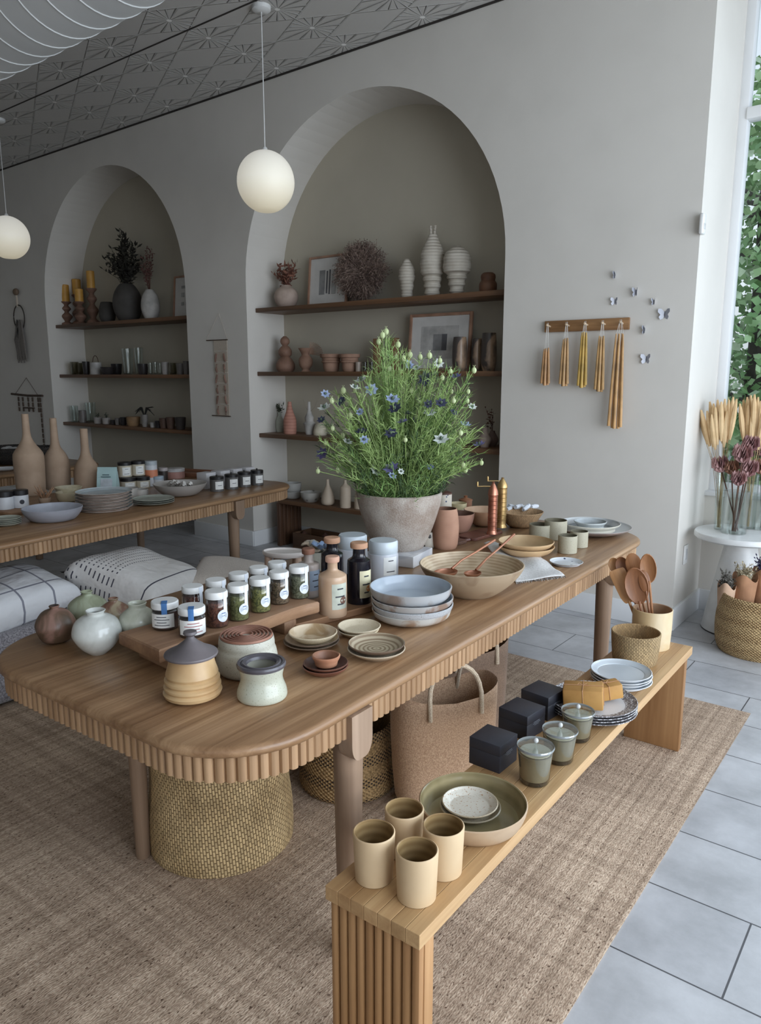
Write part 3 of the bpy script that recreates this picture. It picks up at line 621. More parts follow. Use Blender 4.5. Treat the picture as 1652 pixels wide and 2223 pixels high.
V('round_vase', 'glossy white moon vase with a narrow foot, in front of the pale green one', 'vase', 214, 1423, TZ,
  [(18, 1423), (19, 1417), (36, 1402), (50, 1380), (51, 1366), (44, 1348), (30, 1338), (19, 1334), (18, 1330), (21, 1325)], GL((206, 208, 202), (194, 196, 190), .12), None, t=.004)
V('round_vase', 'off-white celadon vase with a wide mouth against the riser board', 'vase', 303, 1402, TZ,
  [(10, 1402), (14, 1396), (28, 1378), (40, 1352), (38, 1336), (27, 1325), (19, 1319), (18, 1315), (20, 1309)], GL((192, 194, 178), (178, 180, 162), .12), None, t=.004)
# riser board
q0 = P(310, 1374, .83); q1 = P(693, 1306, .83); q2 = P(372, 1418, .83)
fr = P(693, 1306, .83); fl = P(345, 1412, .83); ang = atan2(fr.y - fl.y, fr.x - fl.x); ln_ = (fr - fl).length
rb = E('riser_board', (fl.x, fl.y, TZ), 'chunky live-edge teak riser board holding rows of spice jars', 'board', None, ang)
mb = MB(); wd = .205
lo = []
for zz, ins in ((.042, .004), (.047, 0), (.076, 0), (.08, .004)):
    ring_ = []
    for i in range(17): s_ = i / 16; ring_.append((ins + (ln_ - 2 * ins) * s_, ins + .007 * sin(9 * s_) * (1 if 0 < i < 16 else 0), zz))
    for i in range(17): s_ = 1 - i / 16; ring_.append((ins + (ln_ - 2 * ins) * s_, wd - ins + .006 * sin(7 * s_ + 1), zz))
    lo.append(ring_)
mb.loft(lo); mb.build('board', M('woodx', (176, 136, 100), (128, 92, 66), rough=.6, bump=.6), rb, sharp=40)
for x_ in (.07, ln_ - .11):
    mb = MB(); mb.box((x_, wd / 2, .021), (.05, wd - .03, .042), bev=.004); mb.build('foot', TEAK, rb)
RZ = .8305
def spice(px, pyb, rows, rp, col, col2, lab, dup_=None):
    c = seat(px, pyb, RZ, rp); k = K(c); r = rp * k * .96; h = top(c, rows[0]) - RZ; t = E('spice_jar', c, lab, 'jar', 'spice jars on the riser board')
    mb = MB(); mb.lathe([(0, 0), (r * .92, 0), (r, .004), (r, h * .74), (r * .9, h * .8), (r * .9, h * .84)], 24); mb.build('glass_body', GLASS, t)
    mb = MB(); mb.lathe([(0, .003), (r * .93, .003), (r * .94, .006), (r * .94, h * .70), (0, h * .71)], 24); mb.build('spice_filling', M('patch', col, col2, rough=.9, sc=9), t)
    mb = MB(); pr = [(0, h * .80), (r * .98, h * .80), (r * 1.0, h * .82), (r * 1.0, h * .95), (r * .93, h * .995), (0, h)]; mb.lathe(pr, 24); mb.build('lid', WHITE, t)
    a = face_ang(c, 34); mb = MB(); rr = r * 1.015; disc_patch(mb, rr, h * .34, r * .56, a, 22); patch(mb, rr, h * .4, h * .99, a + .02, a + .46, 5)
    patch(mb, rr + .0006, h * .40, h * .43, a - .2, a + .2, 4, 1); patch(mb, rr + .0006, h * .33, h * .345, a - .14, a + .14, 4, 1)
    mb.build('keyhole_label', [M('plain', (222, 228, 238), (214, 220, 230), rough=.6, bump=0), M('plain', (120, 140, 180), rough=.6, bump=0)], t)
    return t
G1, G2 = (110, 112, 66), (76, 80, 42); R1, R2 = (110, 62, 46), (66, 34, 28); B1, B2 = (112, 92, 70), (62, 50, 36)
spice(472.5, 1365, (1281,), 25.5, R1, R2, 'glass spice jar of red-brown flakes nearest the near end of the board, front row')
spice(519, 1350, (1267,), 23.5, G1, G2, 'glass jar of green herbs second in the front row on the riser board')
spice(566, 1332, (1253,), 23.5, (126, 124, 66), G2, 'glass jar of yellow-green herbs third in the front row on the riser board')
spice(607, 1314, (1239,), 22.5, B1, B2, 'glass jar of brown seeds fourth in the front row on the riser board')
spice(650, 1302, (1227,), 22.5, (112, 112, 90), (70, 74, 52), 'glass jar of grey-green herbs at the far end of the front row')
spice(421, 1344, (1271,), 24, R1, R2, 'glass jar of red flakes behind the blue-taped jars, back row')
spice(471, 1328, (1257,), 23, (70, 52, 40), B2, 'glass spice jar second in the back row on the riser board')
spice(520, 1312, (1243,), 22.5, (70, 52, 40), B2, 'glass spice jar third in the back row on the riser board')
spice(563, 1298, (1230,), 21.5, B1, B2, 'glass spice jar fourth in the back row on the riser board')
spice(603, 1285, (1219,), 21, B1, B2, 'glass spice jar at the far end of the back row')
def short_jar(px, pyb, row, rp, lab, off, red=False):
    c = seat(px, pyb, RZ, rp); k = K(c); r = rp * k * .97; h = top(c, row) - RZ; t = E('preserve_jar', c, lab, 'jar', 'blue-taped jars')
    mb = MB(); mb.lathe([(0, 0), (r * .9, 0), (r, .005), (r, h * .66), (r * .9, h * .72), (r * .9, h * .78)], 28); mb.build('glass_body', GLASS, t)
    mb = MB(); mb.lathe([(0, .003), (r * .93, .004), (r * .93, h * .66), (0, h * .67)], 24); mb.build('filling', M('patch', (74, 50, 46), (40, 28, 28), rough=.4, sc=4), t)
    mb = MB(); mb.lathe([(0, h * .76), (r * .97, h * .76), (r, h * .78), (r, h * .96), (r * .94, h), (0, h)], 28); mb.build('lid', WHITE, t)
    label(t, r * 1.012, h * .12, h * .62, off, 1.15 if red else .95, PAPER, 4, M('plain', (170, 80, 80), rough=.6, bump=0) if red else INK)
    a = face_ang(c, -4); mb = MB(); mb.box((cos(a) * r * .62, sin(a) * r * .62, h + .0008), (r * .8, r * .42, .0012), a); patch(mb, r * 1.015, h * .62, h * 1.0, a - .2, a + .2, 4)
    mb.build('blue_tape', M('plain', (66, 118, 176), (56, 106, 164), rough=.6, bump=0), t)
    return t
short_jar(361, 1371, 1303, 30, 'short blue-taped glass jar with a dark stripe, at the near left end of the riser', -18)
short_jar(419, 1388, 1315, 30, 'short blue-taped glass jar with red print on its label, nearest on the riser board', 5, True)
# crocks at the near end
def ribbed_jar():
    px = 420; t_c = seat(px, 1526, TZ, 38); k = K(t_c)
    o = V('lidded_jar', 'tan ribbed stoneware jar with a wide grey conical lid', 'jar', px, 1526, TZ,
          [(38, 1526), (50, 1518), (60, 1504), (63, 1497), (57, 1492), (61, 1487), (61, 1483), (55, 1479), (59, 1474), (59, 1469), (53, 1465), (56, 1459), (55, 1455), (50, 1440), (47, 1424), (46, 1418)], M('plain', (200, 166, 118), (180, 142, 94), rough=.4), segs=40, lin_=True)
    h = o['hh']; r = 57 * k; mb = MB(); mb.lathe([(0, h - .004), (r * .98, h - .004), (r, h), (r * .98, h + .003), (r * .6, h + .016), (r * .32, h + .030), (r * .16, h + .04), (r * .14, h + .045), (r * .26, h + .052), (r * .24, h + .058), (0, h + .06)], 40)
    mb.build('lid', M('plain', (112, 104, 106), (94, 88, 90), rough=.5), o); return o
ribbed_jar()
c_ = V('nesting_crock', 'large speckled white crock filled with nested terracotta rings', 'crock', 538, 1473, TZ,
  [(44, 1473), (56, 1465), (65, 1445), (66, 1425), (63, 1408), (60, 1400), (60, 1392), (58, 1380)], M('speck', (190, 188, 174), (130, 122, 104), rough=.45), segs=40)
k = c_['kk']; h = c_['hh']; mb = MB()
pr = []
for i in range(6): ra = (57 - i * 8.2) * k; pr += [(ra, h + .001), (ra - .0015, h + .007), (ra - 3.6 * k, h + .007), (ra - 4.4 * k, h + .001), (ra - 5.5 * k, h - .006)]
mb.lathe(pr + [(0, h - .008)], 40); mb.build('nested_rings', M('plain', (160, 112, 90), (130, 84, 66), rough=.6), c_)
o = V('glazed_crock', 'waisted pale celadon crock with a dark grey rolled rim', 'crock', 570, 1528, TZ,
  [(38, 1528), (48, 1521), (54, 1508), (53, 1494), (47, 1478), (45, 1466), (48, 1452), (50, 1443)], M('speck', (186, 188, 170), (160, 160, 140), rough=.25, sc=.7), M('plain', (174, 172, 156), rough=.3), t=.012, segs=40)
k = o['kk']; h = o['hh']; mb = MB(); mb.lathe([(36 * k, h - .002), (52 * k, h - .002), (53 * k, h + .004), (51 * k, h + .009), (46 * k, h + .009), (44 * k, h + .006), (40 * k, h + .010), (33 * k, h + .007), (31 * k, h), (36 * k, h - .002)], 40); mb.build('rim_ring', M('plain', (92, 88, 94), (70, 66, 72), rough=.3), o)
# plate helper: wide low dish described in metres
def dish(name, lab, cat, c, r, h, mat, inner=None, rb=.55, lip=.0, t=.005, group=None, tilt=None, segs=40, wob=0):
    pr = crom([(r * rb, 0), (r * (rb + .12), .002), (r * .82, h * .42), (r * .96, h * .8), (r, h)], 3)
    pf, mi = vprof(pr, t); o = MB().lathe(pf, segs, mi).build(name, [mat, inner or mat], None, c, U(0, 6))
    if tilt: o.rotation_euler[0] = tilt[0]; o.rotation_euler[1] = tilt[1]
    return tag(o, lab, cat, group)
def at_rim(px, row, z, zr):              # centre under a rim seen at this pixel, rim height zr
    p = P(px, row, zr); return Vector((p.x, p.y, z))
SP = M('speck', (196, 178, 150), (140, 112, 80), rough=.4); DKR = M('plain', (120, 98, 80), (92, 74, 60), rough=.5)
c = at_rim(676, 1392, TZ, TZ + .012); k = K(c)
dish('stoneware_plate', 'brown-rimmed plate at the bottom of the leftmost dish stack', 'plate', c, 61 * k, .016, DKR, SP, group='dishes by the riser board')
dish('stoneware_plate', 'brown-rimmed plate in the middle of the leftmost dish stack', 'plate', c + Vector((.002, 0, .0075)), 59 * k, .018, DKR, SP, group='dishes by the riser board')
dish('stoneware_bowl', 'speckled cream bowl tilted on top of the leftmost dish stack', 'bowl', c + Vector((.004, .003, .016)), 53 * k, .026, M('speck', (206, 190, 160), (160, 130, 90), rough=.4), M('patch', (208, 188, 158), (170, 140, 100), rough=.35), group='dishes by the riser board', rb=.5)
c = at_rim(778, 1364, TZ, TZ + .02); k = K(c)
dish('stoneware_bowl', 'lower cream bowl of the pair against the thick board', 'bowl', c, 45 * k, .018, M('speck', (206, 192, 164), (170, 146, 112)), group='dishes by the riser board')
dish('stoneware_bowl', 'upper plain cream bowl of the pair against the thick board', 'bowl', c + Vector((0, .004, .008)), 47 * k, .02, M('speck', (216, 202, 174), (190, 168, 134)), group='dishes by the riser board')
c = at_rim(817, 1412, TZ, TZ + .02); k = K(c)
dish('stoneware_plate', 'small base dish under the swirled saucers near the table edge', 'plate', c, 48 * k, .016, M('plain', (150, 130, 106)), SP)
dish('stoneware_plate', 'cream-edged saucer below the swirled speckled dish', 'plate', c + Vector((0, 0, .010)), 63 * k, .018, M('speck', (190, 172, 146), (130, 108, 84)), SP, rb=.4)
dish('stoneware_plate', 'brown speckled dish with a ringed centre topping its stack near the edge', 'plate', c + Vector((-.002, .003, .020)), 62 * k, .022, M('plain', (120, 98, 78), (90, 72, 58)), M('rings', (190, 174, 146), (142, 120, 94), rough=.4, sc=.9), rb=.4)
c = at_rim(706, 1444, TZ, TZ + .02); k = K(c)
dish('wooden_dish', 'lower dark brown wooden dish of the small nested stack', 'bowl', c, 50 * k, .020, M('plain', (124, 76, 56), (96, 56, 42), rough=.4), M('plain', (96, 58, 44), rough=.5))
dish('wooden_dish', 'upper dark brown dish holding the little terracotta bowl', 'bowl', c + Vector((0, .002, .010)), 49 * k, .018, M('plain', (116, 74, 56), (84, 50, 40), rough=.4), M('plain', (92, 58, 46), rough=.5))
dish('pinch_bowl', 'tiny terracotta pinch bowl sitting in the dark brown dish', 'bowl', c + Vector((0, .004, .019)), 31 * k, .028, M('plain', (190, 132, 98), (166, 110, 80), rough=.5), M('plain', (168, 116, 86), rough=.5), rb=.65, t=.006)
# big grey plate stack
c = seat(893, 1361, TZ, 62); k = K(c); GP = M('speck', (178, 182, 186), (120, 112, 108), rough=.3, sc=.8); GI = M('plain', (176, 186, 196), (166, 176, 188), rough=.22, bump=0); CLAY = M('patch', (172, 170, 168), (136, 112, 96), rough=.45, sc=.9)
def bowl2(z, r, h, dx, m1, lab):
    pr = crom([(r * .72, 0), (r * .82, .004), (r * .95, h * .45), (r, h)], 3); pf, mi = vprof(pr, .006); o = MB().lathe(pf, 48, mi).build('serving_bowl', [m1, GI], None, c + Vector((dx, 0, z)), U(0, 6)); return tag(o, lab, 'bowl', 'grey stacked serving bowls')
hT = top(c, 1272) - TZ
bowl2(0, 86 * k, .034, 0, M('patch', (186, 184, 178), (150, 124, 102), rough=.4, sc=.7), 'lowest of the four pale grey bowls stacked by the black bottle')
bowl2(.020, 88 * k, .034, .004, GP, 'second lowest of the four pale grey stacked bowls')
bowl2(.042, 89 * k, .034, .003, CLAY, 'third pale grey bowl from the bottom with bare clay below its rim')
bowl2(hT - .047, 89 * k, .047, -.004, M('patch', (170, 172, 174), (140, 124, 114), rough=.4, sc=.6), 'topmost pale grey-blue bowl of the four stacked by the black bottle')
# thick flat board under the bottles
f0 = P(655, 1352, .775); f1 = P(812, 1312, .775); a2 = atan2(f1.y - f0.y, f1.x - f0.x)
fb = MB(); n_ = 14; L2 = .50; W2 = .19
fb.loft([[(x, y, z) for x, y in rrect(0, 0, L2, W2, .02, i_)] for z, i_ in ((0, .003), (.003, 0), (.021, 0), (.024, .003))])
bd = fb.build('serving_board', M('woodx', (182, 138, 98), (136, 98, 68), rough=.55), None, (f0.x - cos(a2) * .03, f0.y - sin(a2) * .03, TZ), a2); tag(bd, 'flat wooden serving board on the table under the bottles and glass jars', 'board'); DZ = TZ + .0242
def bottle(px, pyb, rows, rp, rn, body, cap, lab, z=DZ, lab_mat=None, off=25, extra=None, capn='cork_cap', sq=.0):
    o = V('bottle', lab, 'bottle', px, pyb, z, [(rp * .9, pyb), (rp, pyb - 5), (rp, rows[2]), (rp * .9, rows[2] - 10), (rn * 1.25, rows[1] + 6), (rn, rows[1]), (rn, rows[0] + 8)], body, segs=32, lin_=False)
    k = o['kk']; h = o['hh']; ht = top(o.location, rows[0]) - z; mb = MB(); mb.lathe([(0, h - .006), (rn * 1.35 * k, h - .006), (rn * 1.4 * k, h - .003), (rn * 1.4 * k, ht - .003), (rn * 1.25 * k, ht), (0, ht)], 24); mb.build(capn, cap, o)
    if lab_mat:
        lb = label(o, rp * k * 1.015, h * .12, h * .60, off, .62, lab_mat, 3)
        if extra: mb = MB(); disc_patch(mb, rp * k * 1.02, h * .28, rp * k * .28, face_ang(o.location, off + 14), 16); mb.build('label_emblem', extra, o)
    return o
CORK = M('plain', (196, 150, 118), (176, 130, 98), rough=.7); AMB = M('plain', (196, 164, 134), (184, 150, 120), rough=.3, bump=0); DARKG = M('plain', (26, 24, 32), (20, 18, 26), rough=.15, bump=0)
bottle(723, 1337, (1207, 1232, 1256), 30.5, 11, AMB, M('plain', (208, 164, 140), (196, 150, 126), rough=.5, bump=0), 'cream body-wash bottle with a peach cap and pale label in front of the black bottles', lab_mat=M('plain', (196, 200, 184), rough=.6, bump=0), off=32, extra=M('plain', (120, 84, 70), rough=.6, bump=0), capn='cap')
bottle(780, 1313, (1177, 1204, 1224), 25.5, 13.5, DARKG, CORK, 'black glass bottle with cork top and cream label showing an orange, nearer one', lab_mat=M('plain', (214, 206, 170), rough=.6, bump=0), off=38, extra=M('plain', (216, 136, 70), rough=.6, bump=0))
bottle(722, 1292, (1166, 1190, 1210), 24, 12.5, DARKG, CORK, 'black glass bottle with cork top behind the cream bottle', off=38)
bottle(671, 1294, (1190, 1214, 1232), 24, 10, M('plain', (190, 174, 164), rough=.35, bump=0), M('plain', (160, 108, 84), rough=.6), 'frosted pinkish bottle with a wooden cap behind the far spice jars', lab_mat=M('plain', (160, 176, 196), rough=.6, bump=0), off=40)
def bigjar(px, pyb, rows, rp, lab):
    c = seat(px, pyb, DZ, rp); k = K(c); h = top(c, rows[0]) - DZ; hn = top(c, rows[1]) - DZ; r = rp * k; t = E('storage_jar', c, lab, 'jar', None)
    mb = MB(); pf = crom([(r * .92, 0), (r, .006), (r, hn * .86), (r * .93, hn * .95), (r * .9, hn)]); pr, mi = vprof(pf); mb.lathe(pr, 32); mb.build('jar_body', M('plain', (204, 206, 212), (190, 194, 202), rough=.2, bump=0), t)
    mb = MB(); mb.lathe([(0, hn * .96), (r * .93, hn * .96), (r * .97, hn), (r * .97, h - .006), (r * .9, h), (0, h)], 32); mb.build('lid', M('plain', (198, 208, 214), (188, 198, 206), rough=.3, bump=0), t); label(t, r * 1.012, h * .15, h * .62, 30, .5, PAPER, 2)
bigjar(832, 1262, (1172, 1196), 32.5, 'large white lidded storage jar directly left of the stone planter')
bigjar(766, 1246, (1160, 1186), 32, 'large white lidded storage jar behind the two black bottles')
# footed tray + cup of cloths
c = P(618, 1240, TZ); k = K(c); hr = top(c, 1196) - TZ; t = E('footed_tray', (c.x, c.y, TZ), 'small white oval tray on chunky beige feet at the back edge of the table', 'tray', None, radians(30))
mb = MB(); mb.lathe([(0, hr - .02), (48 * k * .9, hr - .02), (48 * k, hr - .01), (48 * k, hr), (45 * k, hr + .002), (43 * k, hr - .006), (0, hr - .006)], 36, None, None, 1, .62); mb.build('tray_top', M('plain', (214, 206, 200), (204, 196, 190), rough=.5), t)
for x_, y_ in ((-.062, -.02), (.062, -.02), (-.04, .035), (.04, .035)): mb = MB(); mb.lathe([(0, 0), (.013, 0), (.017, .01), (.015, hr - .02), (0, hr - .02)], 14, None, Matrix.Translation((x_, y_, 0))); mb.build('foot', M('plain', (186, 158, 138), (170, 142, 122), rough=.6), t)
o = V('ceramic_cup', 'square-shouldered cream cup stuffed with folded cloths behind the frosted bottle', 'cup', 690, 1240, TZ, [(20, 1240), (24, 1230), (25, 1200), (25, 1196)], M('plain', (196, 194, 180), rough=.4), None, t=.004)
for i, (dx, dy, a_, m_) in enumerate(((-.03, 0, .5, (206, 186, 160)), (.0, .01, 1.1, (196, 190, 176)), (.022, -.005, 1.9, (150, 178, 218)))):
    mb = MB(); n = 8; vs = []; fs = []
    for u in range(n + 1):
        for v in range(5): vs.append((-.04 + .08 * u / n, -.025 + .05 * v / 4, .012 * sin(u * .8) + .006 * sin(v * 2)))
    for u in range(n):
        for v in range(4): fs.append([u * 5 + v, (u + 1) * 5 + v, (u + 1) * 5 + v + 1, u * 5 + v + 1])
    mb.add(vs, fs); cl = mb.build('folded_washcloth', M('cloth', m_, rough=.9), None, o.location + Vector((dx, dy, o['hh'] + .010 + .007 * i)), a_); cl.rotation_euler[1] = .25
    sd = cl.modifiers.new('s', 'SOLIDIFY'); sd.thickness = .006; tag(cl, ['beige folded washcloth leaning on the cup by the glass jars', 'oatmeal folded washcloth in the cream cup', 'pale blue folded washcloth on top of the cream cup'][i], 'cloth')
# marble block and planter
cpl = P(864, 1196, .80); mb = MB(); mb.box((0, 0, .025), (.22, .20, .05), bev=.004); mbk = mb.build('marble_block', M('patch', (206, 206, 208), (180, 182, 188), rough=.25, sc=.5), None, (cpl.x - .01, cpl.y + .03, TZ), radians(10)); tag(mbk, 'white marble slab under the stone planter', 'slab')
STONE = M('stone', (186, 177, 167), (146, 128, 114), rough=.9)
pl = V('stone_planter', 'large weathered stone planter bowl overflowing with nigella flowers', 'planter', 866, 1197, .8004,
       [(44, 1197), (52, 1188), (66, 1160), (78, 1128), (87, 1098), (91, 1078), (92, 1068)], STONE, M('plain', (120, 110, 100), rough=.9), t=.012, segs=56)
# terracotta vase etc.
V('terracotta_vase', 'barrel-shaped terracotta vase standing right of the stone planter', 'vase', 966, 1194, TZ, [(24, 1194), (27, 1180), (29.5, 1150), (28, 1125), (25, 1108), (24, 1104)], M('throw', (178, 134, 108), (160, 116, 92), rough=.75, sc=2.4), M('plain', (150, 106, 84), rough=.8), t=.004, segs=40)
V('painted_cup', 'white cup with bold black brush marks half hidden behind the terracotta vase', 'cup', 929, 1190, TZ, [(20, 1190), (23, 1180), (23, 1158), (22, 1152)], M('splat', (206, 198, 184), (44, 40, 42), rough=.4, sc=1.1), None, t=.004)
V('terracotta_bowl', 'deep terracotta bowl behind the barrel-shaped vase', 'bowl', 994, 1160, TZ, [(16, 1160), (24, 1150), (32, 1132), (35, 1114)], M('plain', (160, 116, 94), (140, 98, 80), rough=.7), M('plain', (120, 84, 68), rough=.7), t=.005)
o = V('lidded_canister', 'cream canister with blue spots and a dark wooden lid behind the planter', 'canister', 962, 1132, TZ, [(17, 1132), (18, 1128), (18, 1072)], M('splat', (214, 204, 188), (70, 80, 110), rough=.4, sc=1.4), segs=28, lin_=True)
mb = MB(); r = 18.5 * o['kk']; h = o['hh']; mb.lathe([(0, h), (r * .96, h), (r * .96, h + .008), (r * .5, h + .016), (0, h + .02)], 24); mb.build('lid', M('plain', (96, 60, 44), rough=.5), o)
V('ceramic_bowl', 'upper buttery yellow bowl stacked behind the terracotta bowl', 'bowl', 994, 1116, TZ + .022, [(12, 1116), (17, 1108), (19, 1092)], M('plain', (212, 196, 152), rough=.5), None, t=.004)
V('ceramic_bowl', 'lower cream bowl stacked behind the terracotta bowl', 'bowl', 994, 1126, TZ, [(13, 1126), (19, 1118), (21, 1104)], M('plain', (216, 206, 184), rough=.5), None, t=.004)
o = V('wooden_canister', 'small turned wooden canister with knobbed lid at the back of the table', 'canister', 1010, 1118, TZ, [(13, 1118), (14, 1112), (14, 1086)], M('plain', (140, 92, 62), (110, 70, 46), rough=.5), lin_=True, segs=24)
mb = MB(); r = 15 * o['kk']; h = o['hh']; mb.lathe([(0, h), (r, h), (r, h + .005), (r * .35, h + .014), (r * .2, h + .018), (r * .32, h + .026), (0, h + .03)], 20); mb.build('lid', M('plain', (150, 98, 64), rough=.5), o)
V('dough_bowl', 'shallow carved wooden dough bowl behind the pepper mills', 'bowl', 1050, 1144, TZ, [(16, 1144), (28, 1134), (40, 1116), (44, 1106)], M('plain', (166, 124, 92), (140, 100, 72), rough=.6), M('plain', (206, 172, 140), (184, 148, 116), rough=.6), t=.006)
# cutting boards
def cboard(x_, y_, rz, l_, w_, lab, mat, z):
    mb = MB(); o = rrect(0, 0, l_, w_, .03)
    mb.loft([[(x, y, zz) for x, y in rrect(0, 0, l_, w_, .03, i)] for zz, i in ((0, .002), (.002, 0), (.012, 0), (.014, .002))])
    t = mb.build('cutting_board', mat, None, (x_, y_, z), rz); mb = MB(); n = 12
    pts = [(-.005 - .085 * sin(pi * i / n) ** .7 * 1, w_ * .22 + w_ * .56 * i / n, .007) for i in range(n + 1)]; mb.tube(pts, .0085, 8); mb.build('handle', mat, t); return tag(t, lab, 'cutting board')
k1 = P(1030, 1176, TZ); k2_ = P(1120, 1150, TZ); a3 = atan2(k2_.y - k1.y, k2_.x - k1.x)
cboard(k1.x, k1.y, a3, .27, .12, 'reddish wood cutting board with a looped handle under the pepper mills', ROSE, TZ)
k3 = P(1018, 1188, TZ); cboard(k3.x - .06, k3.y - .015, a3 - .05, .10, .10, 'small dark wood board with a looped handle beside the pepper mill board', M('wood', (120, 84, 66), (86, 58, 46), rough=.5), TZ)
CBZ = TZ + .0142
def mill(px, pyb, rowb, rowt, mat, cap, lab, off_px):
    o = V('pepper_mill', lab, 'mill', px, pyb, CBZ, [(12.5, pyb), (12.5, pyb - 4), (10, pyb - 9), (10, pyb - 16), (10, rowb), (11.5, rowb - 2)], mat, segs=24, lin_=True)
    k = o['kk']; h = o['hh']; ht = top(o.location, rowt) - CBZ; mb = MB(); r = 11.5 * k
    mb.lathe([(0, h), (r, h), (r * .9, h + (ht - h) * .3), (r * .4, h + (ht - h) * .75), (r * .22, h + (ht - h) * .85), (r * .3, h + (ht - h) * .95), (0, ht)], 20); mb.build('dome_cap', cap, o)
    mb = MB(); d = -RT; L_ = off_px * k; za = h + (ht - h) * .62
    mb.tube([(0, 0, za), tuple(d * L_ * .5 + Vector((0, 0, za + .001))), tuple(d * L_ + Vector((0, 0, za)))], .0026, 8); ch_ = mb.build('crank_handle', BRASS, o); mb = MB(); mb.lathe([(0, 0), (.0038, 0), (.005, .012), (.0042, .024), (0, .026)], 12, None, Matrix.Translation(d * L_ + Vector((0, 0, za)))); mb.build('crank_knob', BRASS, ch_)
    mb = MB()
    for i in range(9): z_ = .02 + (h - .03) * i / 8; mb.lathe([(10 * k, z_), (10.6 * k, z_ + .0015), (10 * k, z_ + .003)], 24)
    mb.build('engraved_bands', mat, o)
mill(1068, 1161, 1076, 1045, COPPER, COPPER, 'engraved copper pepper mill with a brass crank', 34)
mill(1088, 1147, 1060, 1036, BRASS, BRASS, 'engraved brass pepper mill with a crank behind the copper one', 32)
WICK = M('weave', (206, 170, 126), (150, 112, 72), rough=.7, sc=1.4)
V('rattan_bowl', 'flared rattan bowl filled with patterned napkins behind the speckled cups', 'bowl', 1130, 1147, TZ, [(22, 1147), (30, 1138), (40, 1122), (48, 1110)], WICK, WICK, t=.005, segs=40)
c = P(1130, 1110, TZ + .055); nk = None
for i in range(9):
    a = 2.4 * i; rr = .026 * sqrt(i); mb = MB(); mb.lathe([(0, -.03)] + crom([(.010, -.03), (.014, 0), (.011, .03)]) + [(0, .03)], 10)
    o = mb.build('rolled_napkin', M('splat', (200, 204, 210), (70, 84, 120), rough=.9, sc=3.2), None, (c.x + rr * cos(a), c.y + rr * sin(a), TZ + .066 + .010 * (i % 3))); o.rotation_euler = (radians(80 + 8 * sin(i)), 0, a * 1.3)
    tag(o, 'white and blue patterned napkin rolled up in the rattan bowl', 'napkin', 'napkins in the rattan bowl')
CUPM = M('speck', (176, 170, 148), (130, 122, 98), rough=.5)
for px, pyb, row, rp, lab in ((1172, 1173, 1138, 24, 'speckled grey-green cup, farthest left of the four by the white platter'), (1205, 1173, 1129, 24, 'speckled grey-green cup, tallest-standing at the back by the platter'),
                              (1231, 1203, 1162, 20.5, 'speckled grey-green small cup, nearest the blue splashed saucer'), (1256, 1190, 1153, 19, 'speckled grey-green small cup at the right beside the platter')):
    V('speckled_cup', lab, 'cup', px, pyb, TZ, [(rp * .9, pyb), (rp, pyb - 4), (rp, row)], CUPM, M('plain', (120, 112, 90), rough=.5), t=.003, lin_=True, group='speckled cups')
# platter stack at the far right
c = at_rim(1284, 1143, TZ, TZ + .03); k = K(c)
dish('serving_platter', 'wide grey-brown platter at the bottom of the far right stack', 'plate', c, 84 * k, .034, M('plain', (172, 160, 156), (150, 138, 134), rough=.4), M('plain', (206, 208, 210), (196, 198, 202), rough=.3), rb=.5)
dish('serving_bowl', 'wide ivory bowl resting in the grey-brown platter', 'bowl', c + Vector((-.006, 0, .012)), 63 * k, .038, M('plain', (218, 212, 196), (208, 202, 186), rough=.35), M('plain', (204, 206, 206), rough=.25), rb=.7)
dish('small_bowl', 'small pale bowl nested inside the ivory bowl', 'bowl', c + Vector((-.012, .01, .019)), 35 * k, .036, M('plain', (202, 206, 204), rough=.3), M('plain', (186, 192, 194), rough=.3), rb=.75)
# tan bowl pair
c = seat(1142, 1213, TZ, 30); k = K(c); TB = M('plain', (206, 170, 124), (186, 148, 104), rough=.45); TBI = M('plain', (190, 160, 118), (174, 142, 102), rough=.4)
dish('stoneware_bowl', 'lower tan bowl of the pair beside the speckled cups', 'bowl', c, 60 * k, .045, TB, TBI, rb=.42, group=None)
dish('stoneware_bowl', 'upper tan bowl of the pair beside the speckled cups', 'bowl', c + Vector((-.003, 0, .022)), 60 * k, .045, TB, TBI, rb=.42)
c = at_rim(1229, 1220, TZ, TZ + .01); dish('saucer', 'small white saucer splashed with dark blue near the table edge', 'plate', c, 36 * K(c), .013, M('plain', (190, 190, 192), rough=.3), M('splat', (212, 216, 222), (60, 70, 100), rough=.25, sc=.9), rb=.7)
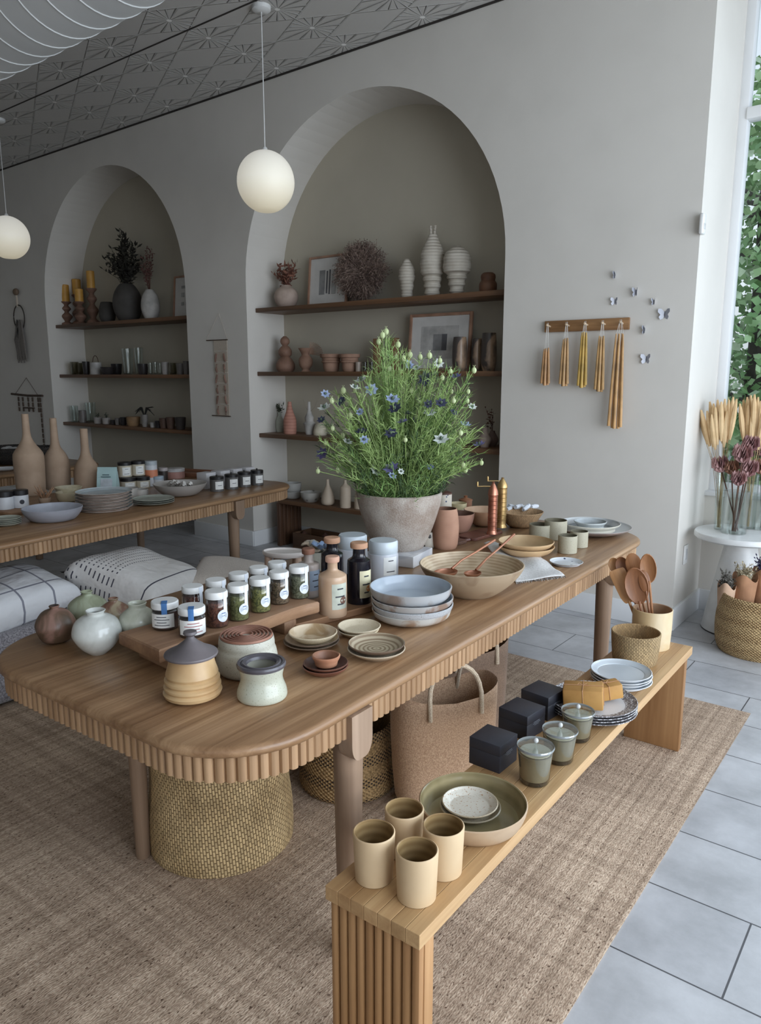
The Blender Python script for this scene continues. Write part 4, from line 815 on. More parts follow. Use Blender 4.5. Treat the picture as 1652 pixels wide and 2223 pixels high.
# cloth
def cloth():
    pts = [P(x, y, TZ) for x, y in ((1052, 1188), (1130, 1200), (1222, 1250), (1150, 1262), (1108, 1268), (1040, 1235))]
    mb = MB(); n = 26; a, b_, c3, d = P(1050, 1186, TZ), P(1150, 1196, TZ), P(1226, 1252, TZ), P(1120, 1266, TZ); vs = []; fs = []
    for i in range(n + 1):
        for j in range(n + 1):
            u, v = i / n, j / n; p = (a * (1 - u) + d * u) * (1 - v) + (b_ * (1 - u) + c3 * u) * v
            z = TZ + .004 + .022 * (1 - .6 * u) * (.5 + .5 * sin(9 * v + 2.2 * u)) * (1 - u ** 4) + .003 * sin(17 * u + 5 * v)
            vs.append((p.x, p.y, max(z, TZ + .002)))
    for i in range(n):
        for j in range(n): q = i * (n + 1) + j; fs.append([q, q + n + 1, q + n + 2, q + 1])
    o = mb.add(vs, fs).build('tea_towel', M('cloth', (216, 214, 212), (192, 188, 186), rough=.9, sc=.5), None); tag(o, 'rumpled off-white tea towel with a speckled fringed end between the bowls', 'towel')
    sd = o.modifiers.new('s', 'SOLIDIFY'); sd.thickness = .0015; sd.offset = 1; mb = MB()
    for i in range(70):
        f = i / 69; p = d * (1 - f) + c3 * f; q = p - (a * (1 - f) + b_ * f); q.normalize(); mb.tube([p + Vector((0, 0, .004)), p + q * U(.008, .018) + Vector((U(-.004, .004), 0, .0015))], .0011, 4, int(rnd() < .35))
    mb.build('fringe', [M('cloth', (214, 210, 206)), M('cloth', (100, 94, 96))], o)
cloth()
# big serving bowl with ladles
big = V('mixing_bowl', 'wide thrown stoneware mixing bowl holding two copper ladles', 'bowl', 1022, 1299, TZ, [(42, 1299), (52, 1290), (80, 1266), (102, 1243), (111, 1228), (113, 1224)], M('patch', (170, 148, 120), (148, 124, 98), rough=.5, sc=.7), M('throw', (206, 184, 152), (168, 140, 106), rough=.4, sc=.7), t=.008, segs=56)
LC = M('plain', (178, 118, 84), (150, 92, 62), rough=.35, metal=.3)
LZ_ = .07
for (bx, by), (hx, hy), hz, br_, lab in (((968, 1240), (1074, 1172), .90, .040, 'copper-toned ladle with the wider scoop, left one in the mixing bowl'), ((1026, 1243), (1116, 1160), .91, .031, 'copper-toned ladle with the narrower scoop, right one in the mixing bowl')):
    b0 = P(bx, by, TZ + LZ_); h0 = P(hx, hy, hz); d = (h0 - b0); mb = MB(); e = E('ladle', b0, lab, 'ladle')
    dn = Vector((d.x, d.y, 0)).normalized(); st_ = dn * br_ * .8 + Vector((0, 0, .004)); mb.tube([st_, d * .3 + Vector((0, 0, .004)), d * .6, d], [.0055, .0042, .0042, .0055], 8); mb.build('handle', LC, e)
    pr = [(br_ * sin(pi / 2 * i / 6), -br_ * .55 * cos(pi / 2 * i / 6)) for i in range(7)]; pf, mi = vprof([p if p[0] > 0 else (.002, p[1]) for p in pr], .002); mb = MB(); mb.lathe(pf, 20, mi, Matrix.Rotation(atan2(dn.y, dn.x), 4, 'Z') @ Matrix.Scale(1.25, 4, (1, 0, 0))); mb.build('scoop', LC, e)
# ================================================================== BENCH THINGS
TUM = M('plain', (206, 178, 138), (196, 166, 126), rough=.5, sc=.6); TUMI = M('throw', (176, 146, 98), (140, 110, 68), rough=.3, sc=.35)
for px, pyb, row, rp, rt_, lab in ((812, 1927, 1806, 41, 46, 'tan stoneware tumbler standing leftmost at the near end of the bench'), (904, 1970, 1845, 42.5, 46.5, 'tan stoneware tumbler nearest the bench corner, front one of four'),
                                   (877, 1868, 1756, 38, 42.5, 'tan stoneware tumbler at the back touching the big bowl, left side'), (961, 1912, 1792, 41, 45, 'tan stoneware tumbler in front of the olive bowl, right one')):
    o = V('tumbler', lab, 'cup', px, pyb, BZ, [(rp * .9, pyb), (rp, pyb - 6), (rt_, row), (rt_ * .99, row - 1)], TUM, TUMI, t=.0045, lin_=True, segs=48, group='four tan tumblers')
OL = M('throw', (150, 136, 98), (120, 108, 74), rough=.14, sc=.25, bump=.4)
ob_ = V('serving_bowl', 'large shallow olive-glazed bowl with a tan rim on the bench', 'bowl', 1025, 1813, BZ, [(60, 1813), (74, 1804), (98, 1780), (112, 1756), (117, 1738)], M('plain', (188, 160, 128), (170, 142, 112), rough=.4), OL, t=.006, segs=64)
c = at_rim(1021, 1747, BZ + .0085, BZ + .03); k = K(c)
dish('saucer', 'lower speckled grey saucer lying in the olive bowl', 'plate', c, 66 * k, .020, M('plain', (140, 128, 104), rough=.3), M('speck', (186, 174, 148), (150, 124, 92), rough=.25, sc=.6), rb=.6)
dish('saucer', 'upper rust-speckled cream saucer nested in the olive bowl', 'plate', c + Vector((-.003, .003, .010)), 61 * k, .018, M('speck', (176, 160, 132), (130, 104, 76), rough=.3), M('speck', (206, 200, 186), (170, 128, 88), rough=.25, sc=.45), rb=.62)
NAVY = M('plain', (46, 48, 58), (40, 42, 50), rough=.5, bump=.1)
for (l, f, r, tpx), lab in (((P(1019, 1656, BZ), P(1085, 1681, BZ), P(1120, 1650, BZ), (1083, 1622)), 'black candle box nearest the olive bowl'), ((P(1084, 1587, BZ), P(1146, 1611, BZ), P(1180, 1583, BZ), (1145, 1558)), 'black candle box in the middle of the row of three'),
                            ((P(1133, 1545, BZ), P(1192, 1567, BZ), P(1224, 1541, BZ), (1192, 1517)), 'black candle box farthest along the bench by the wrapped soaps')):
    d1 = l - f; w1_ = d1.length; ang_ = atan2(d1.y, d1.x); h_ = top(f, tpx[1]) - BZ; dd = ((l - f) + (r - f)) / 2; cc = f + (l - f) / 2 + (r - f).normalized() * w1_ / 2
    e = E('candle_box', (cc.x, cc.y, BZ), lab, 'box', 'black candle boxes', ang_); mb = MB(); mb.box((0, 0, h_ * .31), (w1_, w1_, h_ * .62), bev=.0012); mb.build('box_base', NAVY, e)
    mb = MB(); mb.box((0, 0, h_ * .81), (w1_ * 1.004, w1_ * 1.004, h_ * .38), bev=.0015)
    mb.build('box_lid', NAVY, e)
    mb = MB(); sgn = 1 if ((Matrix.Rotation(-ang_, 3, 'Z') @ (r - f)).y > 0) else -1
    for z_, hw in ((h_ * .62, .16), (h_ * .56, .2), (h_ * .5, .12)): mb.box((-w1_ * .51, 0, z_), (.0006, w1_ * hw * 2, .0022))
    for i_ in range(4): mb.box((-w1_ * .513, 0, z_), (.0004, .001, .001))
    mb.build('box_print', M('plain', (120, 124, 134), rough=.5, bump=0), e)
WAX = M('plain', (232, 230, 212), (224, 222, 204), rough=.5, bump=0)
def candle(px, pyb, row, rp, lab):
    c = seat(px, pyb, BZ, rp * .8); k = K(c); h = top(c, row) - BZ; r = rp * k; t = E('glass_candle', c, lab, 'candle', 'glass candles')
    mb = MB(); mb.lathe([(0, .001), (r * .74, .001), (r * .80, .006), (r * .86, h * .5), (r * .95, h * .86), (r * .95, h * .94)], 32); mb.build('tumbler_glass', SMOKE, t)
    mb = MB(); mb.lathe([(0, .014), (r * .74, .014), (r * .77, .018), (r * .84, h * .5), (r * .91, h * .80), (0, h * .80)], 32); mb.build('wax', M('plain', (172, 166, 148), (156, 150, 134), rough=.3, bump=0), t)
    mb = MB(); mb.lathe([(0, .0015), (r * .7, .0015), (r * .72, .012), (0, .012)], 24); mb.build('dark_base', M('plain', (44, 44, 46), rough=.2, bump=0), t)
    mb = MB(); mb.lathe([(0, h * .955), (r * .84, h * .955), (r * 1.0, h * .95), (r * 1.02, h * .97), (r * 1.0, h), (r * .86, h * .99), (r * .3, h * .975), (.003, h * .985), (.004, h * 1.05), (0, h * 1.06)], 32); gl_ = mb.build('glass_lid', GLASS, t); mb = MB(); mb.ball((0, 0, h * 1.12), .0075, seg=12); mb.build('knob', M('plain', (206, 208, 208), rough=.08, bump=0), gl_)
    mb = MB(); mb.lathe([(0, h * .82), (r * .82, h * .82), (r * .82, h * .84), (0, h * .845)], 28); mb.build('wax_top', WAX, t)
    mb = MB(); mb.lathe([(r * .95, h * .93), (r * 1.0, h * .935), (r * 1.02, h * .965), (r * .99, h * 1.0), (r * .95, h * .985), (r * .95, h * .93)], 32); mb.build('lid_rim', M('plain', (150, 154, 156), (140, 144, 148), rough=.1, bump=0), t)
    return t
candle(1159, 1712, 1617, 40, 'grey glass candle with a knobbed lid, nearest of three beside the black boxes')
candle(1212, 1664, 1582, 38, 'grey glass candle with a knobbed lid, middle of three beside the black boxes')
candle(1251, 1615, 1541, 35.5, 'grey glass candle with a knobbed lid, farthest of three by the patterned plates')
c = at_rim(1287, 1512, BZ, BZ + .05); k = K(c); 
m, nt, b = nodes('basket_rim_plate'); L = nt.links.new; tc = N(nt, 'TexCoord'); vl = N(nt, 'Vector' + 'Math', operation='LENGTH'); sp = N(nt, 'SeparateXYZ'); L(tc.outputs['Object'], sp.inputs[0]); cb = N(nt, 'CombineXYZ'); L(sp.outputs[0], cb.inputs[0]); L(sp.outputs[1], cb.inputs[1]); L(cb.outputs[0], vl.inputs[0])
gt = N(nt, 'Math', operation='GREATER_THAN'); gt.inputs[1].default_value = 93 * k * .72; L(vl.outputs['Value'], gt.inputs[0]); n = N(nt, 'TexVoronoi'); n.inputs['Scale'].default_value = 150; L(tc.outputs['Object'], n.inputs[0]); lt = N(nt, 'Math', operation='GREATER_THAN'); lt.inputs[1].default_value = .42; L(n.outputs[0], lt.inputs[0]); mm = N(nt, 'Math', operation='MULTIPLY'); L(gt.outputs[0], mm.inputs[0]); L(lt.outputs[0], mm.inputs[1])
mx = N(nt, 'Mix', data_type='RGBA'); L(mm.outputs[0], mx.inputs[0]); mx.inputs[6].default_value = RGB((206, 206, 208)); mx.inputs[7].default_value = RGB((116, 110, 112)); L(mx.outputs[2], b.inputs['Base Color']); b.inputs['Roughness'].default_value = .35; PRM = m
for i, nm in enumerate(('lowest', 'second lowest', 'third', 'topmost')):
    dish('dinner_plate', nm + ' dinner plate with a dark dotted rim in the stack under the wrapped soaps', 'plate', c + Vector((U(-.004, .004), U(-.003, .003), .0095 * i)), 93 * k, .016, PRM, PRM, rb=.62, group='dot-rimmed plates')
PZ = BZ + .0095 * 3 + .0065
KR = M('plain', (186, 138, 66), (164, 116, 50), rough=.7, bump=1.)
for px, py, rz_, dz, d_, lab, tl in ((1268, 1515, .35, 0, (.125, .088, .066), 'large mustard paper soap parcel tied with string on the plates', .08), (1318, 1500, .75, 0, (.095, .06, .05), 'smaller yellow paper soap parcel leaning beside the large one', .15)):
    p = P(px, py, PZ + .03); e = E('soap_parcel', (p.x, p.y, PZ + .0012), lab, 'parcel', None, rz_); e.rotation_euler[1] = -tl; e.location.z += d_[0] / 2 * sin(tl); mb = MB(); mb.box((0, 0, d_[2] / 2), d_, bev=.006); mb.build('paper_wrap', KR, e)
    mb = MB(); s_ = .001
    for ax in (0, 1):
        a_, b__ = (d_[0] / 2 + s_, d_[2]) if ax == 0 else (d_[1] / 2 + s_, d_[2]); pts = [(-a_, -.0005 + .002), (-a_, b__ + s_), (a_, b__ + s_), (a_, .002)]
        mb.tube([(x, 0, z) if ax == 0 else (0, x, z) for x, z in pts], .0011, 5)
    for s2 in (-1, 1): mb.tube([(0, 0, d_[2] + .001), (.012 * s2, .006, d_[2] + .006), (.018 * s2, .0, d_[2] + .002), (0, 0, d_[2] + .001)], .0009, 5)
    mb.build('string_bow', M('plain', (200, 150, 110), rough=.8), e)
c = at_rim(1349, 1453, BZ, BZ + .05); k = K(c); WP = M('plain', (206, 208, 210), (198, 200, 203), rough=.25, bump=0)
for i, nm in enumerate(('lowest', 'second', 'third', 'topmost')):
    dish('dinner_plate', nm + ' plain white plate in the stack before the small woven basket', 'plate', c + Vector((U(-.003, .003), U(-.003, .003), .011 * i)), 64 * k, .016, WP, M('plain', (196, 204, 210), (188, 196, 203), rough=.2, bump=0), rb=.7, group='plain white plates')
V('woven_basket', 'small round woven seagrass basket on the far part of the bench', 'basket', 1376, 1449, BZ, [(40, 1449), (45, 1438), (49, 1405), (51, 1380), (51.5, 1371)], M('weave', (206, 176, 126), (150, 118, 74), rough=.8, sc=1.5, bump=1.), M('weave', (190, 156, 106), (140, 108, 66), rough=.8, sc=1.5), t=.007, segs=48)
ck = V('utensil_crock', 'tall cream stoneware crock holding wooden spoons at the far end of the bench', 'crock', 1411, 1414, BZ, [(37, 1414), (39, 1408), (41, 1360), (41, 1326), (41, 1321)], M('patch', (216, 196, 160), (206, 178, 132), rough=.4, sc=.3), M('plain', (200, 160, 124), rough=.5), t=.005, lin_=True, segs=40)
SPW = [M('woodz', (190, 132, 80), (146, 94, 52), rough=.45, sc=2), M('woodz', (168, 110, 64), (124, 76, 42), rough=.45, sc=2), M('woodz', (212, 160, 104), (176, 124, 74), rough=.45, sc=2)]
def utensil(px, py, w_, hgt, kind, mi_, lab, basex, basey, depth=0.):
    base = Vector((ck.location.x, ck.location.y, BZ + .006)) + Vector((basex, basey, 0)); hd = PY(px, py, ck.location.y + depth); ax = (hd - base); L_ = ax.length; zz = ax.normalized(); back = (CAM - hd).normalized(); xx = back.cross(zz).normalized(); yy = zz.cross(xx)
    R_ = Matrix((xx, yy, zz)).transposed(); e = E('wooden_utensil', base, lab, 'utensil'); e.name = {'spoon': 'wooden_spoon', 'spatula': 'wooden_spatula', 'fork': 'wooden_fork'}[kind]; e.rotation_euler = R_.to_euler()
    k = K(hd); w = w_ * k / 2; hh_ = hgt * k; mb = MB(); mb.tube([(0, 0, 0), (0, 0, L_ * .5), (0, 0, L_ - hh_ * .42)], [.0055, .005, .005], 8); mb.build('handle', SPW[mi_], e)
    mb = MB(); n = 20; loops = []
    def outl(s_, y_, dz=0):
        o_ = []
        for i in range(n):
            a = 2 * pi * i / n; x = w * cos(a) * s_; z = hh_ / 2 * sin(a) * s_
            if kind == 'spatula': x = w * s_ * (1 if cos(a) > 0 else -1) * min(1, abs(cos(a)) ** .35) * (.75 + .25 * sin(a)); z = hh_ / 2 * s_ * (1 if sin(a) > 0 else -1) * abs(sin(a)) ** .5
            o_.append((x, y_, L_ + z + dz))
        return o_
    if kind == 'spoon': loops = [outl(.05, -.010), outl(.5, -.009), outl(.9, -.003), outl(1, .001), outl(.95, .003), outl(.8, -.001), outl(.4, -.005), outl(.05, -.006)]
    else: loops = [outl(.9, -.003), outl(1, -.0015), outl(1, .0015), outl(.9, .003)]
    mb.loft(loops); mb.build('head', SPW[mi_], e); return e
utensil(1407, 1234, 35, 66, 'spoon', 0, 'largest wooden spoon with a deep round bowl, rising highest in the crock', .015, .01)
utensil(1382, 1272, 50, 82, 'spoon', 1, 'broad dark wooden spoon facing the camera in front of the crock bundle', -.01, -.012, -.02)
utensil(1352, 1272, 42, 78, 'spatula', 2, 'pale wooden spatula leaning left out of the crock', -.022, .0, .0)
utensil(1376, 1226, 34, 52, 'fork', 0, 'slotted wooden turner behind the broad dark spoon', .004, .016, .02)
utensil(1352, 1230, 30, 44, 'spoon', 1, 'dark small wooden spoon leaning left at the back of the crock', -.012, .02, .03)
utensil(1335, 1228, 26, 36, 'spoon', 2, 'slim wooden spoon leaning farthest left over the table corner', -.024, .014, .04)
utensil(1399, 1262, 24, 50, 'fork', 1, 'narrow wooden server standing below the largest spoon', .02, -.005, -.005)
# ================================================================== SECOND TABLE THINGS
TAN = M('plain', (170, 144, 120), (156, 130, 106), rough=.8)
V('long_neck_vase', 'tallest tan bottle vase with a long neck, leftmost of three on the second table', 'vase', 69, 1076, TZ, [(26, 1076), (29, 1068), (31, 1020), (31, 990), (27, 979), (17, 965), (9, 948), (7.5, 925), (7, 899)], TAN, None, t=.004, segs=36)
V('long_neck_vase', 'middle tan bottle vase of three, set slightly back on the second table', 'vase', 127, 1064, TZ, [(23, 1064), (26, 1056), (27, 1020), (26, 1000), (20, 984), (11, 970), (8, 950), (7, 908)], TAN, None, t=.004, segs=36)
V('long_neck_vase', 'shortest tan bottle vase, rightmost of three on the second table', 'vase', 191, 1066, TZ, [(25, 1066), (27, 1058), (26, 1030), (23, 1010), (14, 995), (9, 980), (8, 955), (8, 931)], TAN, None, t=.004, segs=36)
def lidjar(px, pyb, rowt, rowl, rp, body, lid, lab, z=TZ, lm=None, off=15, group=None, knob=False, dot=False, name='jar'):
    o = V(name, lab, 'jar', px, pyb, z, [(rp * .92, pyb), (rp, pyb - 2), (rp, rowl)], body, segs=24, lin_=True, group=group); k = o['kk']; h = o['hh']; ht = top(o.location, rowt) - z; r = rp * k
    mb = MB(); mb.lathe([(0, h), (r * .98, h), (r * 1.02, h + .001), (r * 1.02, ht - .002), (r * .95, ht), (0, ht)], 24)
    if knob: mb.ball((0, 0, ht + .006), .007, seg=8)
    mb.build('lid', lid, o)
    if lm: label(o, r * 1.02, h * .14, h * .86, off, .62, lm, 2)
    if dot: mb = MB(); disc_patch(mb, r * 1.03, h * .5, r * .3, face_ang(o.location, off), 14); mb.build('label_dot', INK, o)
    return o
JW = M('plain', (204, 206, 210), (194, 196, 200), rough=.4, bump=0); LIDK = M('plain', (34, 32, 34), rough=.35, bump=0); CREAM = M('plain', (200, 190, 168), (188, 178, 156), rough=.5, bump=0)
b_ = P(30, 1112, TZ); sb = MB(); sb.box((0, 0, .008), (.28, .20, .016), bev=.003); sb = sb.build('serving_board', TEAK, None, (b_.x - .04, b_.y + .02, TZ), radians(6)); tag(sb, 'small wooden board under two white jars at the left end of the second table', 'board'); SZ = TZ + .0162
lidjar(12, 1107, 1066, 1078, 18, JW, LIDK, 'white jar with dark-banded lid at the left end of the small board', SZ, name='ointment_jar')
lidjar(46, 1103, 1063, 1074, 16.5, JW, LIDK, 'white jar with a round black dot on its label on the small board', SZ, dot=True, off=10, name='ointment_jar')
c = at_rim(14, 1128, TZ, TZ + .03)
for i in range(4): dish('small_plate', ('lowest', 'second', 'third', 'topmost')[i] + ' of the small green-grey plates stacked at the near left end of the second table', 'plate', c + Vector((0, 0, .009 * i)), 30 * K(c), .014, M('speck', (160, 162, 148), (110, 112, 98), rough=.4), None, group='small plates by the white jars', rb=.6)
o = V('small_cup', 'small tan cup holding bare driftwood sprigs before the tall vases', 'cup', 98, 1094, TZ, [(10, 1094), (12, 1088), (13, 1080)], TAN, None, t=.003)
mb = MB()
for i in range(9):
    a = i * .7; p = [Vector((0, 0, .01)), Vector((.03 * cos(a), .03 * sin(a), .05)), Vector((.06 * cos(a + .3), .06 * sin(a + .3), U(.06, .11)))]; mb.tube(p, [.004, .004, .002], 6)
    mb.tube([p[1], p[1] + Vector((.02 * cos(a + 1), .02 * sin(a + 1), .03))], [.003, .0015], 5)
s_ = mb.build('driftwood_sprig', M('plain', (182, 140, 104), (140, 98, 70), rough=.8), None, o.location + Vector((0, 0, .004))); tag(s_, 'pale branching driftwood sprig standing in the small tan cup', 'driftwood')
V('cream_bowl', 'lower cream bowl of the pair beside the tan vases', 'bowl', 149, 1091, TZ, [(17, 1091), (22, 1084), (26, 1068)], M('plain', (196, 182, 150), rough=.45), None, t=.004)
V('cream_bowl', 'upper cream bowl of the pair beside the tan vases', 'bowl', 150, 1078, TZ + .018, [(16, 1078), (22, 1072), (28, 1057)], M('plain', (204, 192, 160), rough=.45), None, t=.004)
o = V('shallow_bowl', 'wide grey shallow bowl of shells at the front of the second table', 'bowl', 116, 1134, TZ, [(34, 1134), (46, 1126), (58, 1112), (62, 1101)], M('plain', (166, 168, 178), (150, 152, 162), rough=.4), None, t=.006, segs=44)
SHELL = M('plain', (212, 206, 198), (190, 180, 168), rough=.6)
for i in range(8):
    a = i * 2.4; rr = .032 * sqrt(i); mb = MB(); mb.lathe([(0, 0), (.02, .003), (.026, .008), (.016, .014), (0, .017)], 10, None, None, 1.3, .8); q = mb.build('seashell', SHELL, None, o.location + Vector((rr * cos(a), rr * sin(a), .020 + .002 * (i % 3))), a); q.rotation_euler[0] = U(-.3, .3); tag(q, 'small off-white shell lying in the wide grey bowl', 'shell', 'shells in the grey bowl')
c = seat(228, 1113, TZ, 48); k = K(c)
for i in range(6): dish('dinner_plate', ('lowest', 'second', 'third', 'fourth', 'fifth', 'topmost')[i] + ' plate of the tall pale plate stack on the second table', 'plate', c + Vector((U(-.004, .004), 0, .0185 * i)), 59 * k, .019, M('plain', (186, 170, 158), (160, 140, 126), rough=.5), M('plain', (190, 200, 204), (180, 190, 194), rough=.3), group='tall plate stack', rb=.75)
c = seat(334, 1098, TZ, 30); k = K(c)
for i in range(3): dish('side_plate', ('lowest', 'middle', 'topmost')[i] + ' grey-green side plate right of the tall plate stack', 'plate', c + Vector((0, 0, .011 * i)), 44 * k, .014, M('speck', (164, 168, 156), (110, 114, 102), rough=.35), None, group='green side plates', rb=.6)
V('stacked_cup', 'pale cup behind the tall plate stack, left one', 'cup', 283, 1082, TZ, [(14, 1082), (17, 1076), (18, 1059)], M('plain', (186, 180, 172), rough=.5), None, t=.004)
V('stacked_cup', 'pale cup behind the small green plates, right one', 'cup', 306, 1080, TZ, [(12, 1080), (15, 1074), (16, 1062)], M('plain', (190, 184, 176), rough=.5), None, t=.004)
# mint pouch
p = P(236, 1068, TZ); kx = K(p); hh_ = top(p, 1014) - TZ; e = E('paper_pouch', (p.x, p.y, TZ), 'pale mint green stand-up pouch beside the shortest tan vase', 'pouch', None, atan2(RT.y, RT.x)); mb = MB(); w_ = 21 * kx
mb.loft([[(x * w_, y * d_, z * hh_) for x, y in ((-1, -1), (1, -1), (1, 1), (-1, 1))] for z, d_ in ((0, .035), (.3, .035), (.8, .012), (.9, .003), (1, .003))]); mb.build('pouch_body', M('plain', (176, 206, 206), (166, 196, 196), rough=.4), e, sharp=60)
mb = MB(); mb.add([(-w_ * .6, -.037, hh_ * .08), (w_ * .6, -.037, hh_ * .08), (w_ * .6, -.0365, hh_ * .3), (w_ * .6, -.026, hh_ * .55), (-w_ * .6, -.026, hh_ * .55), (-w_ * .6, -.0365, hh_ * .3)], [[0, 1, 2, 5], [5, 2, 3, 4]])
for z_, w2 in ((.62, .5), (.70, .35)): mb.add([(-w_ * w2, -.035 + .0, hh_ * z_), (w_ * w2, -.035, hh_ * z_), (w_ * w2, -.035, hh_ * (z_ + .03)), (-w_ * w2, -.035, hh_ * (z_ + .03))], [[0, 1, 2, 3]], 1)
mb.build('pouch_label', [M('plain', (206, 216, 224), rough=.5), M('plain', (70, 96, 110), rough=.5)], e)
for i, (px, pb_, rt_, rl, z_) in enumerate(((279, 1062, 1036, 1044, 0), (311, 1060, 1034, 1042, 0))):
    lidjar(px, pb_, rt_, rl, 17 if i == 0 else 15, CREAM, LIDK, ('black-lidded cream jar, lower left of four behind the plates', 'black-lidded cream jar, lower right of four behind the plates')[i], TZ, lm=PAPER, name='cosmetic_jar')
q = P(279, 1062, TZ); zz = top(q, 1038)
lidjar(272, 1036, 1003, 1010, 14.5, CREAM, LIDK, 'black-lidded cream jar stacked upper left behind the mint pouch', top(P(272, 1060, TZ), 1036), lm=PAPER, name='cosmetic_jar')
lidjar(301, 1033, 1000, 1007, 14, CREAM, LIDK, 'black-lidded cream jar stacked upper right beside the orange-label jar', top(P(301, 1058, TZ), 1033), lm=PAPER, name='cosmetic_jar')
o = lidjar(330, 1056, 1000, 1009, 13, JW, M('plain', (190, 198, 204), rough=.3, bump=0), 'tall white jar with a broad orange label behind the napkin bowl', TZ, name='cosmetic_jar')
mb = MB(); a = face_ang(o.location); patch(mb, o['rr'] * 1.03, o['hh'] * .42, o['hh'] * .78, a - 1.5, a + 1.5, 14); mb.build('orange_label', M('plain', (212, 130, 92), (204, 122, 84), rough=.5, bump=0), o)
lidjar(344, 1056, 1033, 1040, 12, JW, M('plain', (176, 192, 206), rough=.3, bump=0), 'low white jar with a blue-grey lid in front of the orange-label jar', TZ, name='cosmetic_jar')
lidjar(355, 1046, 1015, 1022, 10, M('plain', (70, 60, 56), rough=.4), M('plain', (190, 180, 178), rough=.4), 'small dark jar with a pale lid beside the orange-label jar', TZ, name='cosmetic_jar')
lidjar(381, 1040, 1016, 1023, 20, M('plain', (190, 140, 128), rough=.5), M('plain', (200, 196, 194), rough=.4), 'wide pink tin with a white lid behind the napkin bowl', TZ, name='tin')
o = V('shallow_bowl', 'broad grey shallow bowl of rolled napkins beside the dark label jars', 'bowl', 392, 1078, TZ, [(24, 1078), (36, 1072), (50, 1060), (57, 1049)], M('plain', (176, 170, 164), (164, 158, 152), rough=.5), None, t=.005, segs=44)
for i in range(8):
    mb = MB(); mb.lathe([(0, -.05)] + crom([(.014, -.05), (.018, 0), (.013, .05)]) + [(0, .05)], 10); q = mb.build('rolled_napkin', M('splat', (206, 202, 196), (120, 112, 104), rough=.9, sc=1.4), None, o.location + Vector((-.10 + .027 * i, .012 * sin(i * 2), .068 + .006 * (i % 2)))); q.rotation_euler = (radians(70), radians(U(-10, 10)), radians(60 + U(-12, 12))); tag(q, 'cream striped napkin rolled up in the broad grey bowl', 'napkin', 'napkins in the grey bowl')
for i, (px, pb_, rt_, rl, rp) in enumerate(((471.5, 1068, 1034, 1040, 15), (503, 1063, 1029, 1035, 14.5), (531, 1058, 1024, 1030, 14), (558.5, 1054, 1020, 1027, 13.5))):
    o = lidjar(px, pb_, rt_, rl, rp, M('plain', (104, 102, 100), (94, 92, 90), rough=.2, bump=0), LIDK, 'grey candle jar with black lid, ' + ('leftmost', 'second from left', 'third from left', 'rightmost')[i] + ' of four at the table end', TZ, group='labelled candle jars', knob=True, name='candle_jar')
    mb = MB(); a = face_ang(o.location, 25); patch(mb, o['rr'] * 1.03, o['hh'] * .2, o['hh'] * .85, a - .65, a + .65); patch(mb, o['rr'] * 1.035, o['hh'] * .5, o['hh'] * .54, a - .3, a + .3, 4, 1); mb.build('label', [PAPER, INK], o)
    p = P(px - 22, pb_ - 3, TZ); mb = MB(); kk_ = K(p); mb.box((0, 0, .056), (.095, .095, .112), bev=.002); q = mb.build('candle_carton', M('plain', (206, 204, 206), (196, 194, 196), rough=.6), None, (p.x - .10, p.y + .08, TZ), radians(6)); tag(q, 'white square candle carton behind the ' + ('leftmost', 'second', 'third', 'rightmost')[i] + ' labelled candle jar', 'carton', 'white candle cartons')
p = P(425, 1034, TZ); mb = MB(); mb.box((0, 0, .02), (.34, .12, .03), bev=.003); mb.box((0, .055, .045), (.34, .012, .02), bev=.002); q = mb.build('wooden_tray', M('woodx', (156, 108, 80), (120, 78, 56), rough=.5), None, (p.x, p.y, TZ - .005), radians(15)); tag(q, 'reddish wooden tray at the back of the second table near the white cartons', 'tray')
# third table: dark bowls
WK = M('bands', (62, 56, 52), (20, 18, 18), rough=.8, bump=1.)
p = PY(22, 1000, 3.2)
def dk(px, row, y, r_, h_, z, lab):
    p = PY(px, row, y); pf, mi = vprof(crom([(r_ * .5, 0), (r_ * .8, h_ * .3), (r_, h_)]), .006); o = MB().lathe(pf, 36, mi).build('wicker_bowl', [WK, WK], None, (p.x, y, z)); return tag(o, lab, 'bowl')
t3 = [dk(28, 1000, 3.25, .23, .15, .76, 'large black wicker bowl behind the tallest tan vase'), dk(92, 990, 3.32, .12, .17, .76, 'narrow black wicker basket right of the large black bowl')]
for i in range(5):
    mb = MB(); mb.ball((0, 0, 0), .04, 0, 1.3, 1, .7); q = mb.build('cotton_bundle', M('cloth', (190, 188, 186), rough=.9), None, t3[0].location + Vector((-.12 + .06 * i, .03 * (-1) ** i, .12))); tag(q, 'small white cloth bundle resting in the large black wicker bowl', 'bundle', 'white bundles in the wicker bowl')
c = PY(8, 1015, 2.95); dish('small_plate', 'pale plate on the far table in front of the black wicker bowl', 'plate', Vector((c.x, 2.95, .76)), .11, .02, WP)
